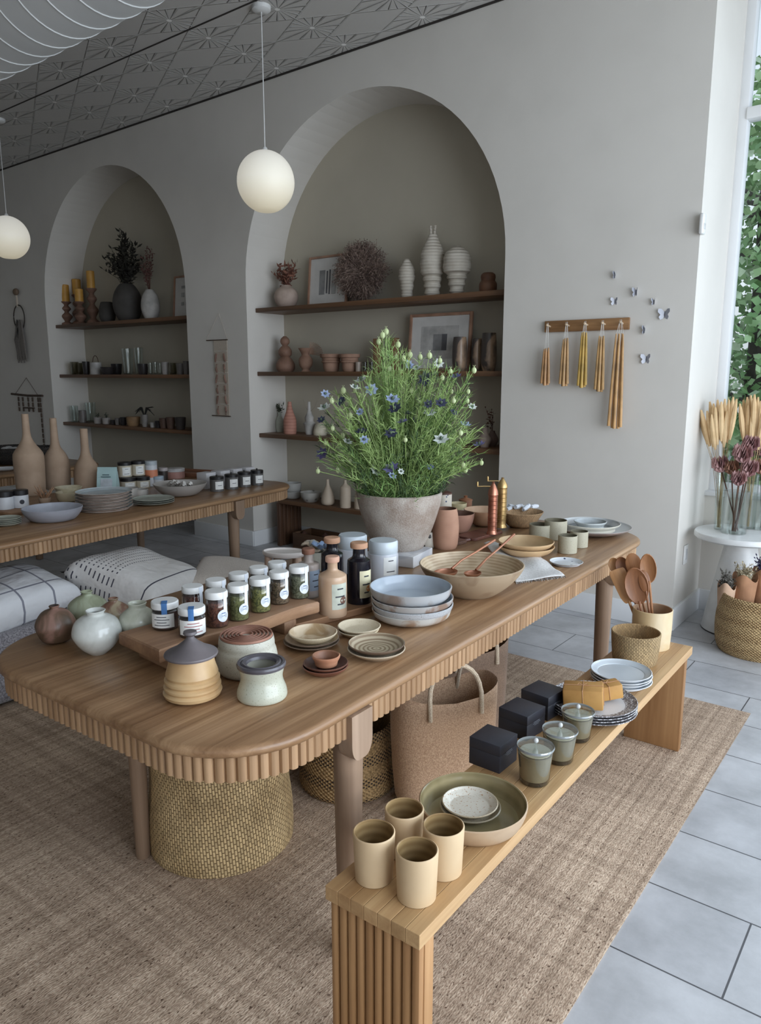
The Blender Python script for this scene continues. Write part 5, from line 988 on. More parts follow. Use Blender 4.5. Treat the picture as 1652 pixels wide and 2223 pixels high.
# ================================================================== NICHE THINGS (right)
YB = 4.83
def N_(name, lab, cat, px, z, prof, mat, inner=None, t=None, Y=YB, **k): return V(name, lab, cat, px, prof[0][1], z, prof, mat, inner, t, Y=Y, **k)
def sprigs(mb, base, n, spread, hmin, hmax, r0=.0025, leaf=.012, twig=5, mi=0, lmi=1, up=.35, fy=.55):
    for i in range(n):
        a = U(0, 2 * pi); s_ = spread * sqrt(rnd()); h = U(hmin, hmax); tip = Vector((s_ * cos(a), s_ * sin(a) * fy, h)); m_ = tip * .5 + Vector((0, 0, h * up * .3)) - Vector((tip.x, tip.y, 0)) * .15
        pts = [Vector(base), Vector(base) + m_, Vector(base) + tip]; mb.tube(pts, [r0, r0 * .8, r0 * .4], 4, mi, False)
        for j in range(twig):
            f = .35 + .65 * (j + rnd()) / twig; p = pts[1].lerp(pts[2], (f - .5) * 2) if f > .5 else pts[0].lerp(pts[1], f * 2)
            d = Vector((U(-1, 1), U(-1, 1), U(-.1, 1.2))).normalized() * leaf * U(.7, 1.5); sd = d.cross(Vector((U(-1, 1), U(-1, 1), U(-1, 1)))).normalized() * leaf * .22
            mb.add([p, p + d * .5 + sd, p + d, p + d * .5 - sd], [[0, 1, 2, 3]], lmi)
DRY = M('plain', (120, 78, 66), (86, 52, 44), rough=.9); DRY2 = M('plain', (112, 74, 62), (70, 44, 38), rough=.9)
o = N_('round_vase', 'small squat beige vase of red-brown dried flowers at the left of the top shelf', 'vase', 622, RS[1], [(15, 668), (22, 660), (26, 645), (22, 631), (12, 623), (10, 620)], M('plain', (186, 164, 150), (166, 146, 132), rough=.7), None, .004)
mb = MB(); sprigs(mb, (0, 0, o['hh'] - .08), 26, .15, .14, .28, .002, .045, 9, 0, 1); q = mb.build('dried_flower_bunch', [DRY, M('plain', (132, 86, 68), (96, 60, 48), rough=.9)], None, o.location); tag(q, 'red-brown dried flower bunch in the squat beige vase on the top shelf', 'dried flowers')
def frame(px0, px1, rowt, z, Y, lab, bars, fw=.018, mat=(176, 134, 108), lean=.09):
    a = PY(px0, rowt, Y); b_ = PY(px1, rowt, Y); w_ = b_.x - a.x; h_ = top(Vector(((a.x + b_.x) / 2, Y, 0)), rowt) - z; e = E('picture_frame', ((a.x + b_.x) / 2, Y, z + .001), lab, 'picture'); e.rotation_euler[0] = -lean
    mb = MB()
    for x_ in (-1, 1): mb.box((x_ * (w_ / 2 - fw / 2), 0, h_ / 2), (fw, .022, h_), bev=.002)
    for z_ in (fw / 2, h_ - fw / 2): mb.box((0, 0, z_), (w_ - 2 * fw, .022, fw), bev=.002)
    mb.build('frame', M('plain', mat, rough=.5), e); mb = MB(); mb.box((0, .004, h_ / 2), (w_ - 2 * fw, .006, h_ - 2 * fw)); mb.build('mat_board', M('plain', (214, 212, 208), (206, 204, 200), rough=.7, bump=0), e)
    pm = [M('plain', (150, 150, 150), rough=.8, bump=0), M('plain', (104, 104, 108), rough=.8, bump=0), M('plain', (176, 176, 174), rough=.8, bump=0), M('plain', (198, 196, 192), rough=.8, bump=0)]
    for i, (x0, z0, x1, z1, mi) in enumerate(bars): mb = MB(); mb.box(((x0 + x1) / 2 * w_, -.0008 * i, (z0 + z1) / 2 * h_), ((x1 - x0) * w_, .004, (z1 - z0) * h_)); mb.build('printed_shape', pm[mi], e)
    return e
frame(666, 752, 553, RS[1], 4.90, 'pale wood frame with a grey striped print behind the dried bush', [(-.22, .24, -.08, .72, 0), (-.04, .26, -.01, .7, 1), (.03, .24, .06, .72, 1), (.1, .24, .2, .7, 2)])
bc = PY(783, 590, 4.84); e = Vector((bc.x, 4.84, RS[1])); mb = MB(); Rb = .272
c0 = Vector((0, 0, Rb * .9))
for i in range(1250):
    u = U(-1, 1); a = U(0, 2 * pi); s_ = sqrt(1 - u * u); d = Vector((s_ * cos(a), s_ * sin(a) * .42, u * .88)); R_ = Rb * U(.82, 1.04); p1_ = c0 + d * R_ * .5 + Vector((U(-.03, .03), 0, U(-.03, .03))); p2_ = c0 + d * R_ + Vector((U(-.02, .02), 0, U(-.01, .01)))
    p2_.z = max(p2_.z, .006); p1_.z = max(p1_.z, .008)
    mb.tube([c0 + d * .05, p1_, p2_], [.0018, .0016, .001], 3, int(rnd() < .45), False)
    for j in range(4):
        p = p1_.lerp(p2_, U(.3, 1)); v = (d * .6 + Vector((U(-1, 1), U(-.4, .4), U(-.8, 1)))).normalized() * U(.015, .035); q_ = p + v; q_.z = max(q_.z, .004); mb.tube([p, q_], [.0012, .0008], 3, int(rnd() < .4), False)
        sd = v.cross(Vector((U(-1, 1), U(-1, 1), U(-1, 1)))).normalized() * .0035; mb.add([p + v * .6, p + v + sd, p + v * 1.2, p + v - sd], [[0, 1, 2, 3]], 2) if p.z > .04 else None
q = mb.build('dried_bush', [M('plain', (140, 118, 104), (110, 88, 78), rough=.9), M('plain', (168, 144, 130), rough=.9), M('plain', (104, 82, 74), (78, 58, 54), rough=.9)], None, e); tag(q, 'large round dried brown twig bush on the top shelf of the large niche', 'dried plant')
CL = M('throw', (206, 198, 184), (184, 174, 158), rough=.65, sc=.3, bump=4.)
def coil(pr, amp, n): return pr
N_('coiled_vase', 'smallest cream coiled vase with a narrow lid, left of the gourd vase', 'vase', 883, RS[1], [(10, 648), (13, 640), (12, 632), (15, 622), (14, 614), (18, 604), (18, 598), (16.5, 596), (18, 588), (14, 578), (8, 568), (5, 563)], CL, lin_=True)
o = N_('coiled_vase', 'tall cream coiled gourd vase with a twin neck on the top shelf', 'vase', 938, RS[1], [(14, 644), (17, 636), (15, 630), (19, 621), (17, 615), (21, 606), (19, 600), (26, 592), (25, 584), (27, 572), (25, 560), (26, 552), (21, 538), (13, 520), (9, 510)], CL, lin_=True)
h = o['hh']; k = o['kk']; mb = MB()
for s_ in (-1, 1): mb.tube([(s_ * 4 * k, 0, h - .015), (s_ * 5 * k, 0, h + .03), (s_ * 6 * k, 0, h + .065)], [.013, .009, .011], 12)
mb.build('twin_neck', CL, o)
N_('coiled_vase', 'broad cream coiled vase with a round shoulder, right of the gourd vase', 'vase', 991, RS[1], [(11, 640), (16, 632), (14, 626), (19, 617), (17, 611), (22, 603), (20, 597), (29, 590), (31, 578), (29, 568), (30, 560), (25, 548), (14, 539), (5, 534)], CL, lin_=True)
N_('lidded_jar', 'small brown double-bodied jar at the right end of the top shelf', 'jar', 1059, RS[1], [(17, 634), (19, 628), (19, 616), (15, 609), (16, 603), (15, 596), (10, 592)], M('plain', (124, 84, 58), (96, 62, 42), rough=.6))
TC = M('plain', (160, 124, 102), (136, 102, 82), rough=.8)
N_('stacked_gourd', 'brown stacked gourd sculpture at the left of the middle shelf', 'sculpture', 620, RS[2], [(16, 808), (20, 800), (20, 790), (14, 779), (10, 775), (14, 770), (14, 760), (8, 752), (6, 750), (10, 744), (9, 736), (3, 730)], M('plain', (142, 106, 86), (116, 84, 66), rough=.7))
o = N_('footed_urn', 'small terracotta footed urn with a dried fan leaf on the middle shelf', 'vase', 664, RS[2], [(11, 808), (8, 802), (14, 793), (15, 780), (10, 773), (9, 768), (16, 756)], TC, None, .004)
mb = MB(); k = o['kk']
for i in range(13):
    a = radians(-5 + 7.5 * i); L_ = .19; pts = [(0, 0, .05), (.045, 0, .13), (.045 + L_ * cos(a) * .5, 0, .13 + L_ * sin(a) * .45), (.045 + L_ * cos(a) * .85, 0, .12 + L_ * sin(a) * .6)]; mb.tube(pts, .003, 4)
q = mb.build('dried_fan_leaf', M('plain', (166, 134, 112), (140, 108, 88), rough=.9), None, o.location + Vector((0, 0, .02))); tag(q, 'dried fan-shaped palm leaf standing in the footed urn', 'dried leaf')
for px, rp, lab in ((719, 21, 'banded terracotta planter pot, left of the pair on the middle shelf'), (759, 20, 'banded terracotta planter pot, right of the pair on the middle shelf')):
    N_('terracotta_pot', lab, 'pot', px, RS[2], [(rp * .68, 808), (rp * .8, 800), (rp * .86, 788), (rp * 1.0, 787), (rp * 1.0, 784), (rp * .92, 783), (rp * .96, 777), (rp * 1.14, 776), (rp * 1.16, 769)], TC, None, .004, lin_=True, group='banded terracotta pots', Y=4.80)
for i, px in enumerate((778, 792, 806)): N_('small_glass', 'small smoky glass tumbler ' + ('nearest the terracotta pots', 'in the middle of three on the middle shelf', 'beside the wooden candle post')[i], 'glass', px, RS[2], [(6, 808), (6.5, 786)], [M('plain', (176, 160, 146), rough=.5), SMOKE, SMOKE][i], None, .002, lin_=True, Y=4.78, segs=16)
for px, lab in ((820, 'square wooden post holder behind the tallest flower stems, left'), (857, 'square wooden post holder behind the flowers, right')):
    p = PY(px, 780, 4.84); mb = MB(); mb.box((0, 0, .13), (.055, .055, .26), bev=.003); q = mb.build('wooden_post', M('woodz', (156, 118, 84), (120, 86, 58), rough=.6), None, (p.x, 4.84, RS[2])); tag(q, lab, 'post')
frame(886, 1022, 679, RS[2], 4.89, 'large pale wood frame with a small grey square print on the middle shelf', [(-.3, .22, .3, .78, 3), (-.1, .36, .12, .64, 0), (.04, .36, .12, .64, 1)], .022, lean=.08)
MV = M('patch', (170, 140, 112), (70, 62, 58), rough=.35, sc=.4)
for px, rt_, rp, lab, yy in ((997, 732, 16, 'marbled brown and black vase in front of the large frame', 4.76), (1034, 735, 11, 'slim dark vase between the two marbled vases', 4.84), (1060, 723, 17, 'tallest marbled vase at the right end of the middle shelf', 4.80)):
    N_('marbled_vase', lab, 'vase', px, RS[2], [(rp * .75, 806), (rp * .95, 790), (rp, 768), (rp * .95, 745), (rp * .85, rt_)], MV, BLACK, .004, Y=yy)
GB = M('plain', (180, 184, 172), (160, 164, 152), rough=.4)
o = N_('ribbed_bottle', 'pale green bottle with a leafy sprig behind the pink bottle', 'bottle', 608, RS[3], [(7, 943), (9, 925), (8, 912), (4, 904), (4, 895)], GB, Y=4.88)
mb = MB(); sprigs(mb, (0, 0, o['hh'] - .02), 7, .05, .04, .1, .0015, .03, 6); q = mb.build('leafy_sprig', [M('plain', (70, 78, 60), rough=.9)] * 2, None, o.location); tag(q, 'dark green leafy sprig in the pale bottle on the lower shelf', 'sprig')
N_('ribbed_bottle', 'ribbed pink terracotta bottle vase on the lower shelf', 'bottle', 630, RS[3], [(13, 945), (14, 935), (14, 915), (13, 908), (8, 894), (5, 882), (4, 872)], M('throw', (186, 130, 110), (164, 110, 92), rough=.7, sc=.25, bump=1.), Y=4.78)
o = N_('tiered_bottle', 'white tiered bottle with two curved twigs beside the pink bottle', 'bottle', 672, RS[3], [(8, 943), (10, 935), (12, 922), (14, 919), (9, 914), (10, 906), (6, 898), (4, 890), (3, 872)], M('plain', (188, 184, 178), rough=.6), lin_=True)
mb = MB(); h = o['hh']
for s_, l_ in ((-1, .07), (1, .10)): mb.tube([(0, 0, h - .1), (s_ * l_ * .7, 0, h - .04), (s_ * l_, 0, h + .02)], .0015, 4)
q = mb.build('curved_twig', M('plain', (150, 134, 120), rough=.9), None, o.location); tag(q, 'pair of thin curved twigs around the white tiered bottle', 'twig')
N_('dome_vase', 'cream dome-shaped vase half hidden by the flowers on the lower shelf', 'vase', 695, RS[3], [(14, 945), (15, 938), (12, 925), (6, 918)], M('plain', (206, 196, 172), rough=.6))
for px, rt_, rp, lab, yy in ((1052, 928, 14, 'pale round vase with thin twigs near the right end of the lower shelf', 4.76), (1068, 935, 13, 'dusky round vase at the right end of the lower shelf', 4.88)):
    o = N_('round_vase', lab, 'vase', px, RS[3], [(rp * .6, 972), (rp, 958), (rp * .95, 950), (rp * .5, 940), (rp * .4, rt_)], M('plain', (186, 166, 152) if yy < 4.8 else (130, 106, 96), rough=.7), Y=yy)
o_ = o; mb = MB(); sprigs(mb, (0, 0, .08), 8, .08, .08, .2, .0015, .025, 4); q = mb.build('twig_spray', [DRY2] * 2, None, o_.location); tag(q, 'thin dark twig spray in the dusky round vase on the lower shelf', 'twig')
# ledge
LB = M('speck', (172, 170, 164), (130, 126, 120), rough=.4)
N_('glass_bowl', 'lower grey bowl of the pair at the left end of the niche bench', 'bowl', 635, RS[4], [(13, 1086), (18, 1078), (20, 1066)], LB, None, .004, Y=4.80)
N_('glass_bowl', 'upper grey bowl of the pair at the left end of the niche bench', 'bowl', 635, RS[4] + .05, [(12, 1072), (18, 1063), (20, 1048)], LB, None, .004, Y=4.80)
N_('marbled_bowl', 'grey marbled bowl in the middle of the niche bench', 'bowl', 675, RS[4], [(14, 1090), (20, 1080), (23, 1068)], M('splat', (176, 172, 164), (110, 106, 102), rough=.4, sc=.5), None, .004, Y=4.78)
PV = M('plain', (196, 178, 156), (184, 166, 144), rough=.6)
N_('bottle_vase', 'cream teardrop bottle vase on the niche bench behind the planter', 'vase', 712, RS[4], [(9, 1100), (14, 1092), (14, 1080), (9, 1064), (4, 1052), (3, 1040)], PV, Y=4.74)
N_('bottle_vase', 'straight cream cylinder vase with a short neck on the niche bench', 'vase', 750, RS[4], [(11, 1104), (12, 1100), (12, 1064), (10, 1056), (4, 1050), (3, 1042)], PV, Y=4.74)
N_('bottle_vase', 'pointed cream cone vase beside the stone planter rim', 'vase', 781, RS[4], [(12, 1106), (11, 1080), (6, 1050), (3, 1030)], PV, Y=4.78)
# ================================================================== NICHE THINGS (left)
WB = M('plain', (132, 98, 80), (104, 76, 60), rough=.7); YEL = M('plain', (204, 150, 52), (186, 132, 40), rough=.5)
for px, rb, rc, rt_, lab, yy in ((146, 706, 655, 618, 'turned wooden candle holder with a yellow pillar candle, leftmost on the top left shelf', 4.80), (172, 704, 640, 606, 'tall turned candle holder with a pale yellow candle, second from left at the back', 4.90),
                                 (176, 706, 655, 627, 'short turned candle holder with a stubby yellow candle, front middle', 4.76), (203, 702, 626, 588, 'tallest turned wooden candle holder with a yellow candle, right of the group', 4.82)):
    d = rb - rc; o = N_('candle_holder', lab, 'candle holder', px, LS[1], [(13, rb), (13, rb - 4), (6, rb - d * .15), (11, rb - d * .3), (12, rb - d * .4), (5, rb - d * .55), (9, rb - d * .65), (10, rb - d * .72), (5, rb - d * .85), (11, rb - d * .96), (11, rc)], WB, Y=yy, lin_=False, segs=20)
    h = o['hh']; k = o['kk']; ht = top(o.location, rt_) - LS[1]; mb = MB(); r = (9 if px < 200 else 8.5) * k; mb.lathe([(0, h), (r, h), (r, ht - .004), (r * .8, ht), (0, ht - .002)], 18); cd = mb.build('pillar_candle', YEL, None, o.location); tag(cd, 'yellow pillar candle on the ' + ('leftmost', 'second', 'front middle', 'tallest')[(146, 172, 176, 203).index(px)] + ' wooden candle holder', 'candle', 'yellow pillar candles')
    mb = MB(); mb.tube([(0, 0, ht - .003), (0, 0, ht + .012)], .0012, 4); mb.build('wick', BLACK, cd)
CH = M('plain', (72, 68, 64), (60, 56, 52), rough=.7)
N_('dark_pot', 'small charcoal pot between the candle holders and the big dark vase', 'pot', 234, LS[1], [(12, 697), (17, 688), (17, 672), (13, 658), (11, 656)], CH, None, .004, Y=4.80)
o = N_('egg_vase', 'large charcoal egg-shaped vase with dark branches in the left niche', 'vase', 279, LS[1], [(18, 694), (26, 684), (31, 662), (28, 640), (20, 624), (14, 617)], CH, None, .005, Y=4.80)
mb = MB(); sprigs(mb, (0, 0, o['hh'] - .1), 48, .34, .22, .50, .003, .055, 12); sprigs(mb, (.0, 0, o['hh'] - .1), 10, .06, .5, .68, .003, .05, 14)
q = mb.build('dark_branches', [M('plain', (44, 38, 32), rough=.9), M('plain', (50, 48, 38), (34, 30, 26), rough=.9)], None, o.location); tag(q, 'dark leafy dried branches fanning out of the charcoal vase', 'branches')
o = N_('egg_vase', 'smaller white egg-shaped vase with reddish sprigs in the left niche', 'vase', 328, LS[1], [(12, 690), (18, 680), (20, 664), (17, 645), (10, 632), (8, 629)], M('plain', (196, 192, 186), rough=.6), None, .004, Y=4.78)
mb = MB(); sprigs(mb, (0, 0, o['hh'] - .08), 16, .13, .22, .52, .002, .03, 12); q = mb.build('reddish_sprigs', [DRY2, M('plain', (110, 72, 66), rough=.9)], None, o.location); tag(q, 'thin reddish dried sprigs in the white egg vase', 'dried sprigs')
frame(372, 432, 596, LS[1], 4.88, 'small framed sketch print partly hidden by the edge of the left niche', [(-.22, .3, -.12, .38, 2), (-.05, .3, .05, .38, 2), (-.22, .5, -.12, .6, 2), (-.05, .5, .05, .6, 2), (-.22, .7, .05, .76, 2)])
DG = M('plain', (52, 48, 48), rough=.3, bump=0); MG = M('plain', (120, 114, 110), rough=.4)
L2 = [(163, 9, 786, SMOKE, 'glass'), (176, 7, 788, SMOKE, 'glass'), (188, 8, 785, DG, 'cup'), (235, 16, 797, DG, 'bowl'), (254, 12, 790, DG, 'bowl'), (279, 12, 757, GLASS, 'vase'), (303, 10, 755, GLASS, 'vase'), (311, 12, 790, DG, 'cup'), (327, 6, 788, GLASS, 'glass'), (338, 6, 786, GLASS, 'glass'), (348, 6, 788, GLASS, 'glass'), (359, 8, 786, M('plain', (176, 170, 164), rough=.5), 'cup'), (376, 9, 788, SMOKE, 'glass'), (392, 9, 789, MG, 'cup'), (405, 7, 784, MG, 'cup')]
DESC = ['short smoky tumbler at the far left of the glassware shelf', 'narrow smoky tumbler second on the glassware shelf', 'black cup left of the white handled pot', 'low black bowl right of the white handled pot', 'black bowl beside the tall clear vase', 'tall clear glass cylinder vase, left of the pair', 'tall clear glass cylinder vase, right of the pair', 'black cup in front of the tall glass vases', 'small clear tumbler just right of the tall vases', 'small clear tumbler in the middle of the row of three', 'small clear tumbler beside the white cup', 'plain white cup on the glassware shelf', 'smoky tumbler right of the white cup', 'grey cup near the right end of the glassware shelf', 'small grey cup at the right edge of the glassware shelf']
for i, (px, rp, rt_, mt_, cat) in enumerate(L2):
    N_({'glass': 'glass_tumbler', 'cup': 'small_cup', 'bowl': 'low_bowl', 'vase': 'glass_cylinder_vase'}[cat], DESC[i], cat, px, LS[2], [(rp * .7, 812), (rp * .8, 810), (rp, rt_)], mt_, None, .003, lin_=True, Y=4.74 if i not in (6, 4, 1) else 4.88, segs=20)
o = N_('handled_pot', 'square white pot with a tall dark loop handle on the glassware shelf', 'pot', 209, LS[2], [(12, 812), (12, 787)], M('plain', (186, 182, 178), rough=.5), None, .004, lin_=True, Y=4.76); k = o['kk']; h = o['hh']
mb = MB(); mb.tube([(11 * k * cos(pi * i / 12), 0, h - .01 + .085 * sin(pi * i / 12)) for i in range(13)], .004, 6); mb.build('handle', M('plain', (84, 56, 44), rough=.6), o)
L3 = [(163, 9, 881, GLASS, 'glass_cylinder_vase', 'vase', 'clear cylinder vase at the far left of the lower left shelf'), (181, 8, 891, MG, 'bottle', 'bottle', 'grey bottle beside the clear vase on the lower left shelf'), (199, 11, 874, GLASS, 'glass_cylinder_vase', 'vase', 'wider clear cylinder vase behind the grey bottle'),
      (214, 9.5, 906, M('plain', (164, 156, 150), rough=.6), 'small_pot', 'pot', 'pale pot with a tiny plant, left of two'), (232, 9.5, 907, M('plain', (164, 156, 150), rough=.6), 'small_pot', 'pot', 'pale pot with a tiny plant, right of two'), (246, 6, 912, DG, 'small_jar', 'jar', 'tiny dark jar right of the potted plants'), (256, 6, 908, MG, 'small_jar', 'jar', 'tiny grey jar between two dark ones'), (268, 7, 906, DG, 'small_jar', 'jar', 'dark jar beside the yellow wooden bowl'),
      (290, 15, 905, M('plain', (150, 116, 78), rough=.6), 'wooden_bowl', 'bowl', 'honey-coloured wooden bowl on the lower left shelf'), (315, 7, 900, M('plain', (150, 144, 138), rough=.6), 'narrow_vase', 'vase', 'narrow grey vase holding a dark drooping plant'), (332, 7, 917, M('plain', (180, 176, 170), rough=.6), 'small_cup', 'cup', 'tiny white cup in front of the drooping plant'), (344, 8, 914, DG, 'small_jar', 'jar', 'black jar right of the tiny white cup'), (356, 10, 908, M('plain', (100, 74, 60), rough=.6), 'small_bowl', 'bowl', 'brown bowl, left of two beside the dark basket'), (371, 10, 906, M('plain', (100, 74, 60), rough=.6), 'small_bowl', 'bowl', 'brown bowl, right of two beside the dark basket'), (392, 12, 906, M('plain', (70, 62, 58), rough=.6), 'wire_basket', 'basket', 'dark basket at the right end of the lower left shelf')]
for i, (px, rp, rt_, mt_, nm, cat, lab) in enumerate(L3):
    o = N_(nm, lab, cat, px, LS[3], [(rp * .75, 925), (rp * .9, 920), (rp, rt_)], mt_, None, .003, lin_=True, Y=4.74 if i != 2 else 4.90, segs=20)
    if i in (3, 4): mb = MB(); sprigs(mb, (0, 0, o['hh'] - .01), 9, .04, .02, .06, .0015, .02, 3); q = mb.build('tiny_succulent', [M('plain', (70, 76, 60), rough=.8)] * 2, None, o.location); tag(q, 'tiny dark succulent in the ' + ('left', 'right')[i - 3] + ' pale pot', 'plant')
    if i == 9:
        mb = MB()
        for j in range(16):
            a = radians(20 + 140 * j / 15); s_ = -1 if j % 2 else 1; l_ = U(.08, .17); mb.tube([(0, 0, .07), (s_ * l_ * .4, 0, .16), (s_ * l_, U(-.03, .03), U(.08, .18))], [.006, .008, .002], 5)
        q = mb.build('drooping_plant', M('plain', (40, 38, 34), (28, 26, 24), rough=.8), None, o.location + Vector((0, 0, .04))); tag(q, 'dark drooping plant arching out of the narrow grey vase', 'plant')
# ================================================================== WALL THINGS
WF = WY - .002
e_c = PY(1276, 700, WF); xa, xb = PY(1185, 705, WF).x, PY(1368, 700, WF).x; mb = MB(); rail = E('peg_rail', ((xa + xb) / 2, WF, 1.848), 'wooden peg rail on the wall hung with bundles of dipped candles', 'rail')
mb.box((0, -.010, 0), (xb - xa, .02, .07), bev=.003); mb.build('rail_board', M('woodx', (176, 132, 84), (136, 96, 58), rough=.5, sc=1.5), rail)
YC = [(1186, 756, 836, 22), (1227, 735, 838, 22), (1267, 722, 841, 22), (1305, 730, 850, 22), (1344, 724, 930, 36)]
CN = ('shortest bundle of tan dipped candles, at the left end of the peg rail', 'second bundle of tan tapers on the peg rail', 'yellowest bundle of tapers, in the middle of the peg rail', 'fourth bundle of tapers on the peg rail', 'longest bundle of tapers, at the right end of the peg rail')
for i, (px, rt_, rb, wpx) in enumerate(YC):
    pp = PY(px + 4, 705, WF - .05); px_x = pp.x; mb = MB(); mb.tube([(px_x - (xa + xb) / 2, -.02, 0), (px_x - (xa + xb) / 2, -.065, .006)], .006, 8); mb.ball((px_x - (xa + xb) / 2, -.066, .006), .008, seg=8); mb.build('peg', M('plain', (206, 180, 148), rough=.5), rail)
    cpos = Vector((px_x, WF - .056, 1.862)); e = E('taper_candles', cpos, CN[i], 'candles', 'candle bundles on the peg rail'); zt = top(cpos, rt_) - cpos.z; zb = top(cpos, rb) - cpos.z; k = K(cpos); w_ = wpx * k * .5
    col = M('plain', [(196, 146, 92), (200, 156, 100), (206, 166, 72), (200, 156, 96), (206, 158, 98)][i], rough=.4, bump=0)
    for j in range(5):
        xo = (-w_ + 2 * w_ * (j + .5) / 5) * .92; yo = (-.008, .006, -.01, .006, -.004)[j]; tp = Vector((xo * .55, yo, zt + U(-.004, .004))); bt = Vector((xo, yo, zb + (.012 if j in (0, 4) else 0) + U(-.003, .003)))
        mb = MB(); mb.tube([tp, tp.lerp(bt, .1), tp.lerp(bt, .5), bt], [.0035, .0065, .0088, .0098], 10); mb.build('taper', col, e)
    mb = MB()
    for j in range(4): xo = (-w_ + 2 * w_ * (j + .5) / 4) * .55; mb.tube([(0 + (.004 if j > 1 else -.004), 0, .008), (xo, -.002, zt)], .0012, 4)
    mb.build('wick_loop', M('plain', (220, 216, 208), rough=.8), e)
BW = M('plain', (178, 180, 190), (168, 170, 180), rough=.3, metal=.0)
for i, (px, py, s_, op, lab) in enumerate(((1336, 598, .8, 75, 'topmost butterfly ornament with nearly folded wings'), (1335, 655, .8, 40, 'pale butterfly just above the right part of the peg rail'), (1381, 635, .9, 60, 'half-open butterfly right of the topmost one'), (1420, 656, .7, 65, 'smallest butterfly above the wide-winged one'),
                                            (1443, 683, 1.1, 30, 'large wide-winged butterfly nearest the window corner'), (1400, 717, .9, 75, 'dark folded butterfly beside the longest candle bundle'), (1403, 780, 1.0, 35, 'lowest silver butterfly with spread wings'))):
    p = PY(px, py, WY - .001); e = E('butterfly_ornament', p, lab, 'ornament', 'wall butterflies'); e.scale = (s_,) * 3
    for w2 in (-1, 1):
        mb = MB(); sh = [(0, .012), (.018, .03), (.034, .03), (.036, .014), (.022, 0), (.03, -.012), (.022, -.026), (.008, -.02), (0, -.008)]; a = radians(op); vs = [(w2 * x * cos(a), -x * sin(a), z) for x, z in sh]; vs2 = [(x, y - .001, z) for x, y, z in vs]
        n_ = len(vs); mb.add(vs + vs2, [list(range(n_)), [n_ + j for j in range(n_)][::-1]] + [[j, (j + 1) % n_, n_ + (j + 1) % n_, n_ + j] for j in range(n_)]); mb.build('wing', BW, e, smooth=False)
    mb = MB(); mb.tube([(0, -.002, -.018), (0, -.003, 0), (0, -.002, .018)], [.001, .0026, .0012], 6); mb.build('body', M('plain', (90, 90, 98), rough=.5), e)
p = PX(1520, 487, -1.258); e = E('wall_sensor', p, 'small white wall-mounted sensor high on the bright return wall', 'sensor'); mb = MB(); mb.box((.012, 0, 0), (.024, .06, .11), bev=.008, seg=3); mb.build('sensor_case', WHITE, e); mb = MB(); mb.box((.025, 0, -.012), (.003, .03, .03), bev=.001); mb.build('sensor_window', M('plain', (206, 208, 208), rough=.4), e)
p = PX(1487, 1203, -1.258); e = E('wall_outlet', p, 'white wall outlet plate low on the return wall by the pedestal table', 'outlet'); mb = MB(); mb.box((.004, 0, 0), (.008, .075, .12), bev=.003); mb.build('cover_plate', WHITE, e)
mb = MB(); mb.box((.0085, 0, 0), (.003, .034, .068), bev=.001); mb.build('socket_insert', M('plain', (196, 198, 200), rough=.4), e)
# wall hangings on the left
def hang(px, py, lab, name): p = PY(px, py, WF - .01); return E(name, p, lab, 'wall hanging')
h1_ = hang(475, 680, 'narrow woven wall textile with rust tufts between the two niches', 'woven_wall_hanging'); k = K(h1_.location)
WV = M('cloth', (196, 182, 164), (176, 162, 146), rough=.9); RU = M('plain', (140, 108, 94), (112, 82, 70), rough=.9); DW = M('plain', (92, 74, 60), rough=.8)
zd = lambda o, row: top(o.location, row) - o.location.z
xl, xr = PY(450, 740, WF).x - h1_.location.x, PY(496, 738, WF).x - h1_.location.x
mb = MB(); mb.tube([(xl, 0, zd(h1_, 738)), (0, 0, 0), (xr, 0, zd(h1_, 738))], .0018, 4); mb.build('hanging_cord', WV, h1_)
mb = MB(); mb.tube([(xl, 0, zd(h1_, 738)), (xr, 0, zd(h1_, 738))], .005, 6); mb.build('dowel', DW, h1_); mb = MB(); mb.tube([(xl * .8, 0, zd(h1_, 903)), (xr, 0, zd(h1_, 903))], .005, 6); mb.build('dowel', DW, h1_)
mb = MB(); zt, zb_ = zd(h1_, 739), zd(h1_, 903); mb.box((.0, .004, (zt + zb_) / 2), ((xr - xl) * .62, .004, zt - zb_))
for i in range(6):
    zz_ = zt + (zb_ - zt) * (.14 + .14 * i); mb.box((0, .001, zz_), ((xr - xl) * .62, .005, .006), mi=1)
mb.build('woven_panel', [WV, M('plain', (216, 208, 196), rough=.9)], h1_)
for i in range(6):
    for s_ in (-1, 1):
        z0 = zt + (zb_ - zt) * (.17 + .14 * i); mb = MB(); mb.tube([(s_ * (xr - xl) * .17, -.004, z0), (s_ * (xr - xl) * .20, -.008, z0 - .04), (s_ * (xr - xl) * (.17 if i % 2 else .24), -.004, z0 - .075)], [.006, .009, .006], 6); mb.build('rust_tuft', RU, h1_)
h2_ = hang(38, 634, 'macrame hoop with long grey tassels hanging from a wooden knob', 'macrame_hanging'); mb = MB(); mb.ball((0, -.02, 0), .05, 0, 1, .6, .8); mb.build('wooden_knob', M('plain', (120, 98, 78), rough=.7), h2_)
xr_ = PY(46, 700, WF).x - h2_.location.x; zc = zd(h2_, 690); R_ = .125; mb = MB(); mb.tube([(0, -.02, -.02), (xr_ * .4, -.02, zc + R_)], .008, 6); mb.tube([(0, -.01, -.02), (xr_ * .6, -.01, zc + R_)], .006, 6); mb.build('hanging_cord', WV, h2_)
mb = MB(); mb.tube([(xr_ + R_ * cos(2 * pi * i / 30), -.01, zc + R_ * 1.15 * sin(2 * pi * i / 30)) for i in range(31)], .007, 6); mb.build('hoop', M('plain', (66, 58, 52), rough=.7), h2_)
mb = MB()
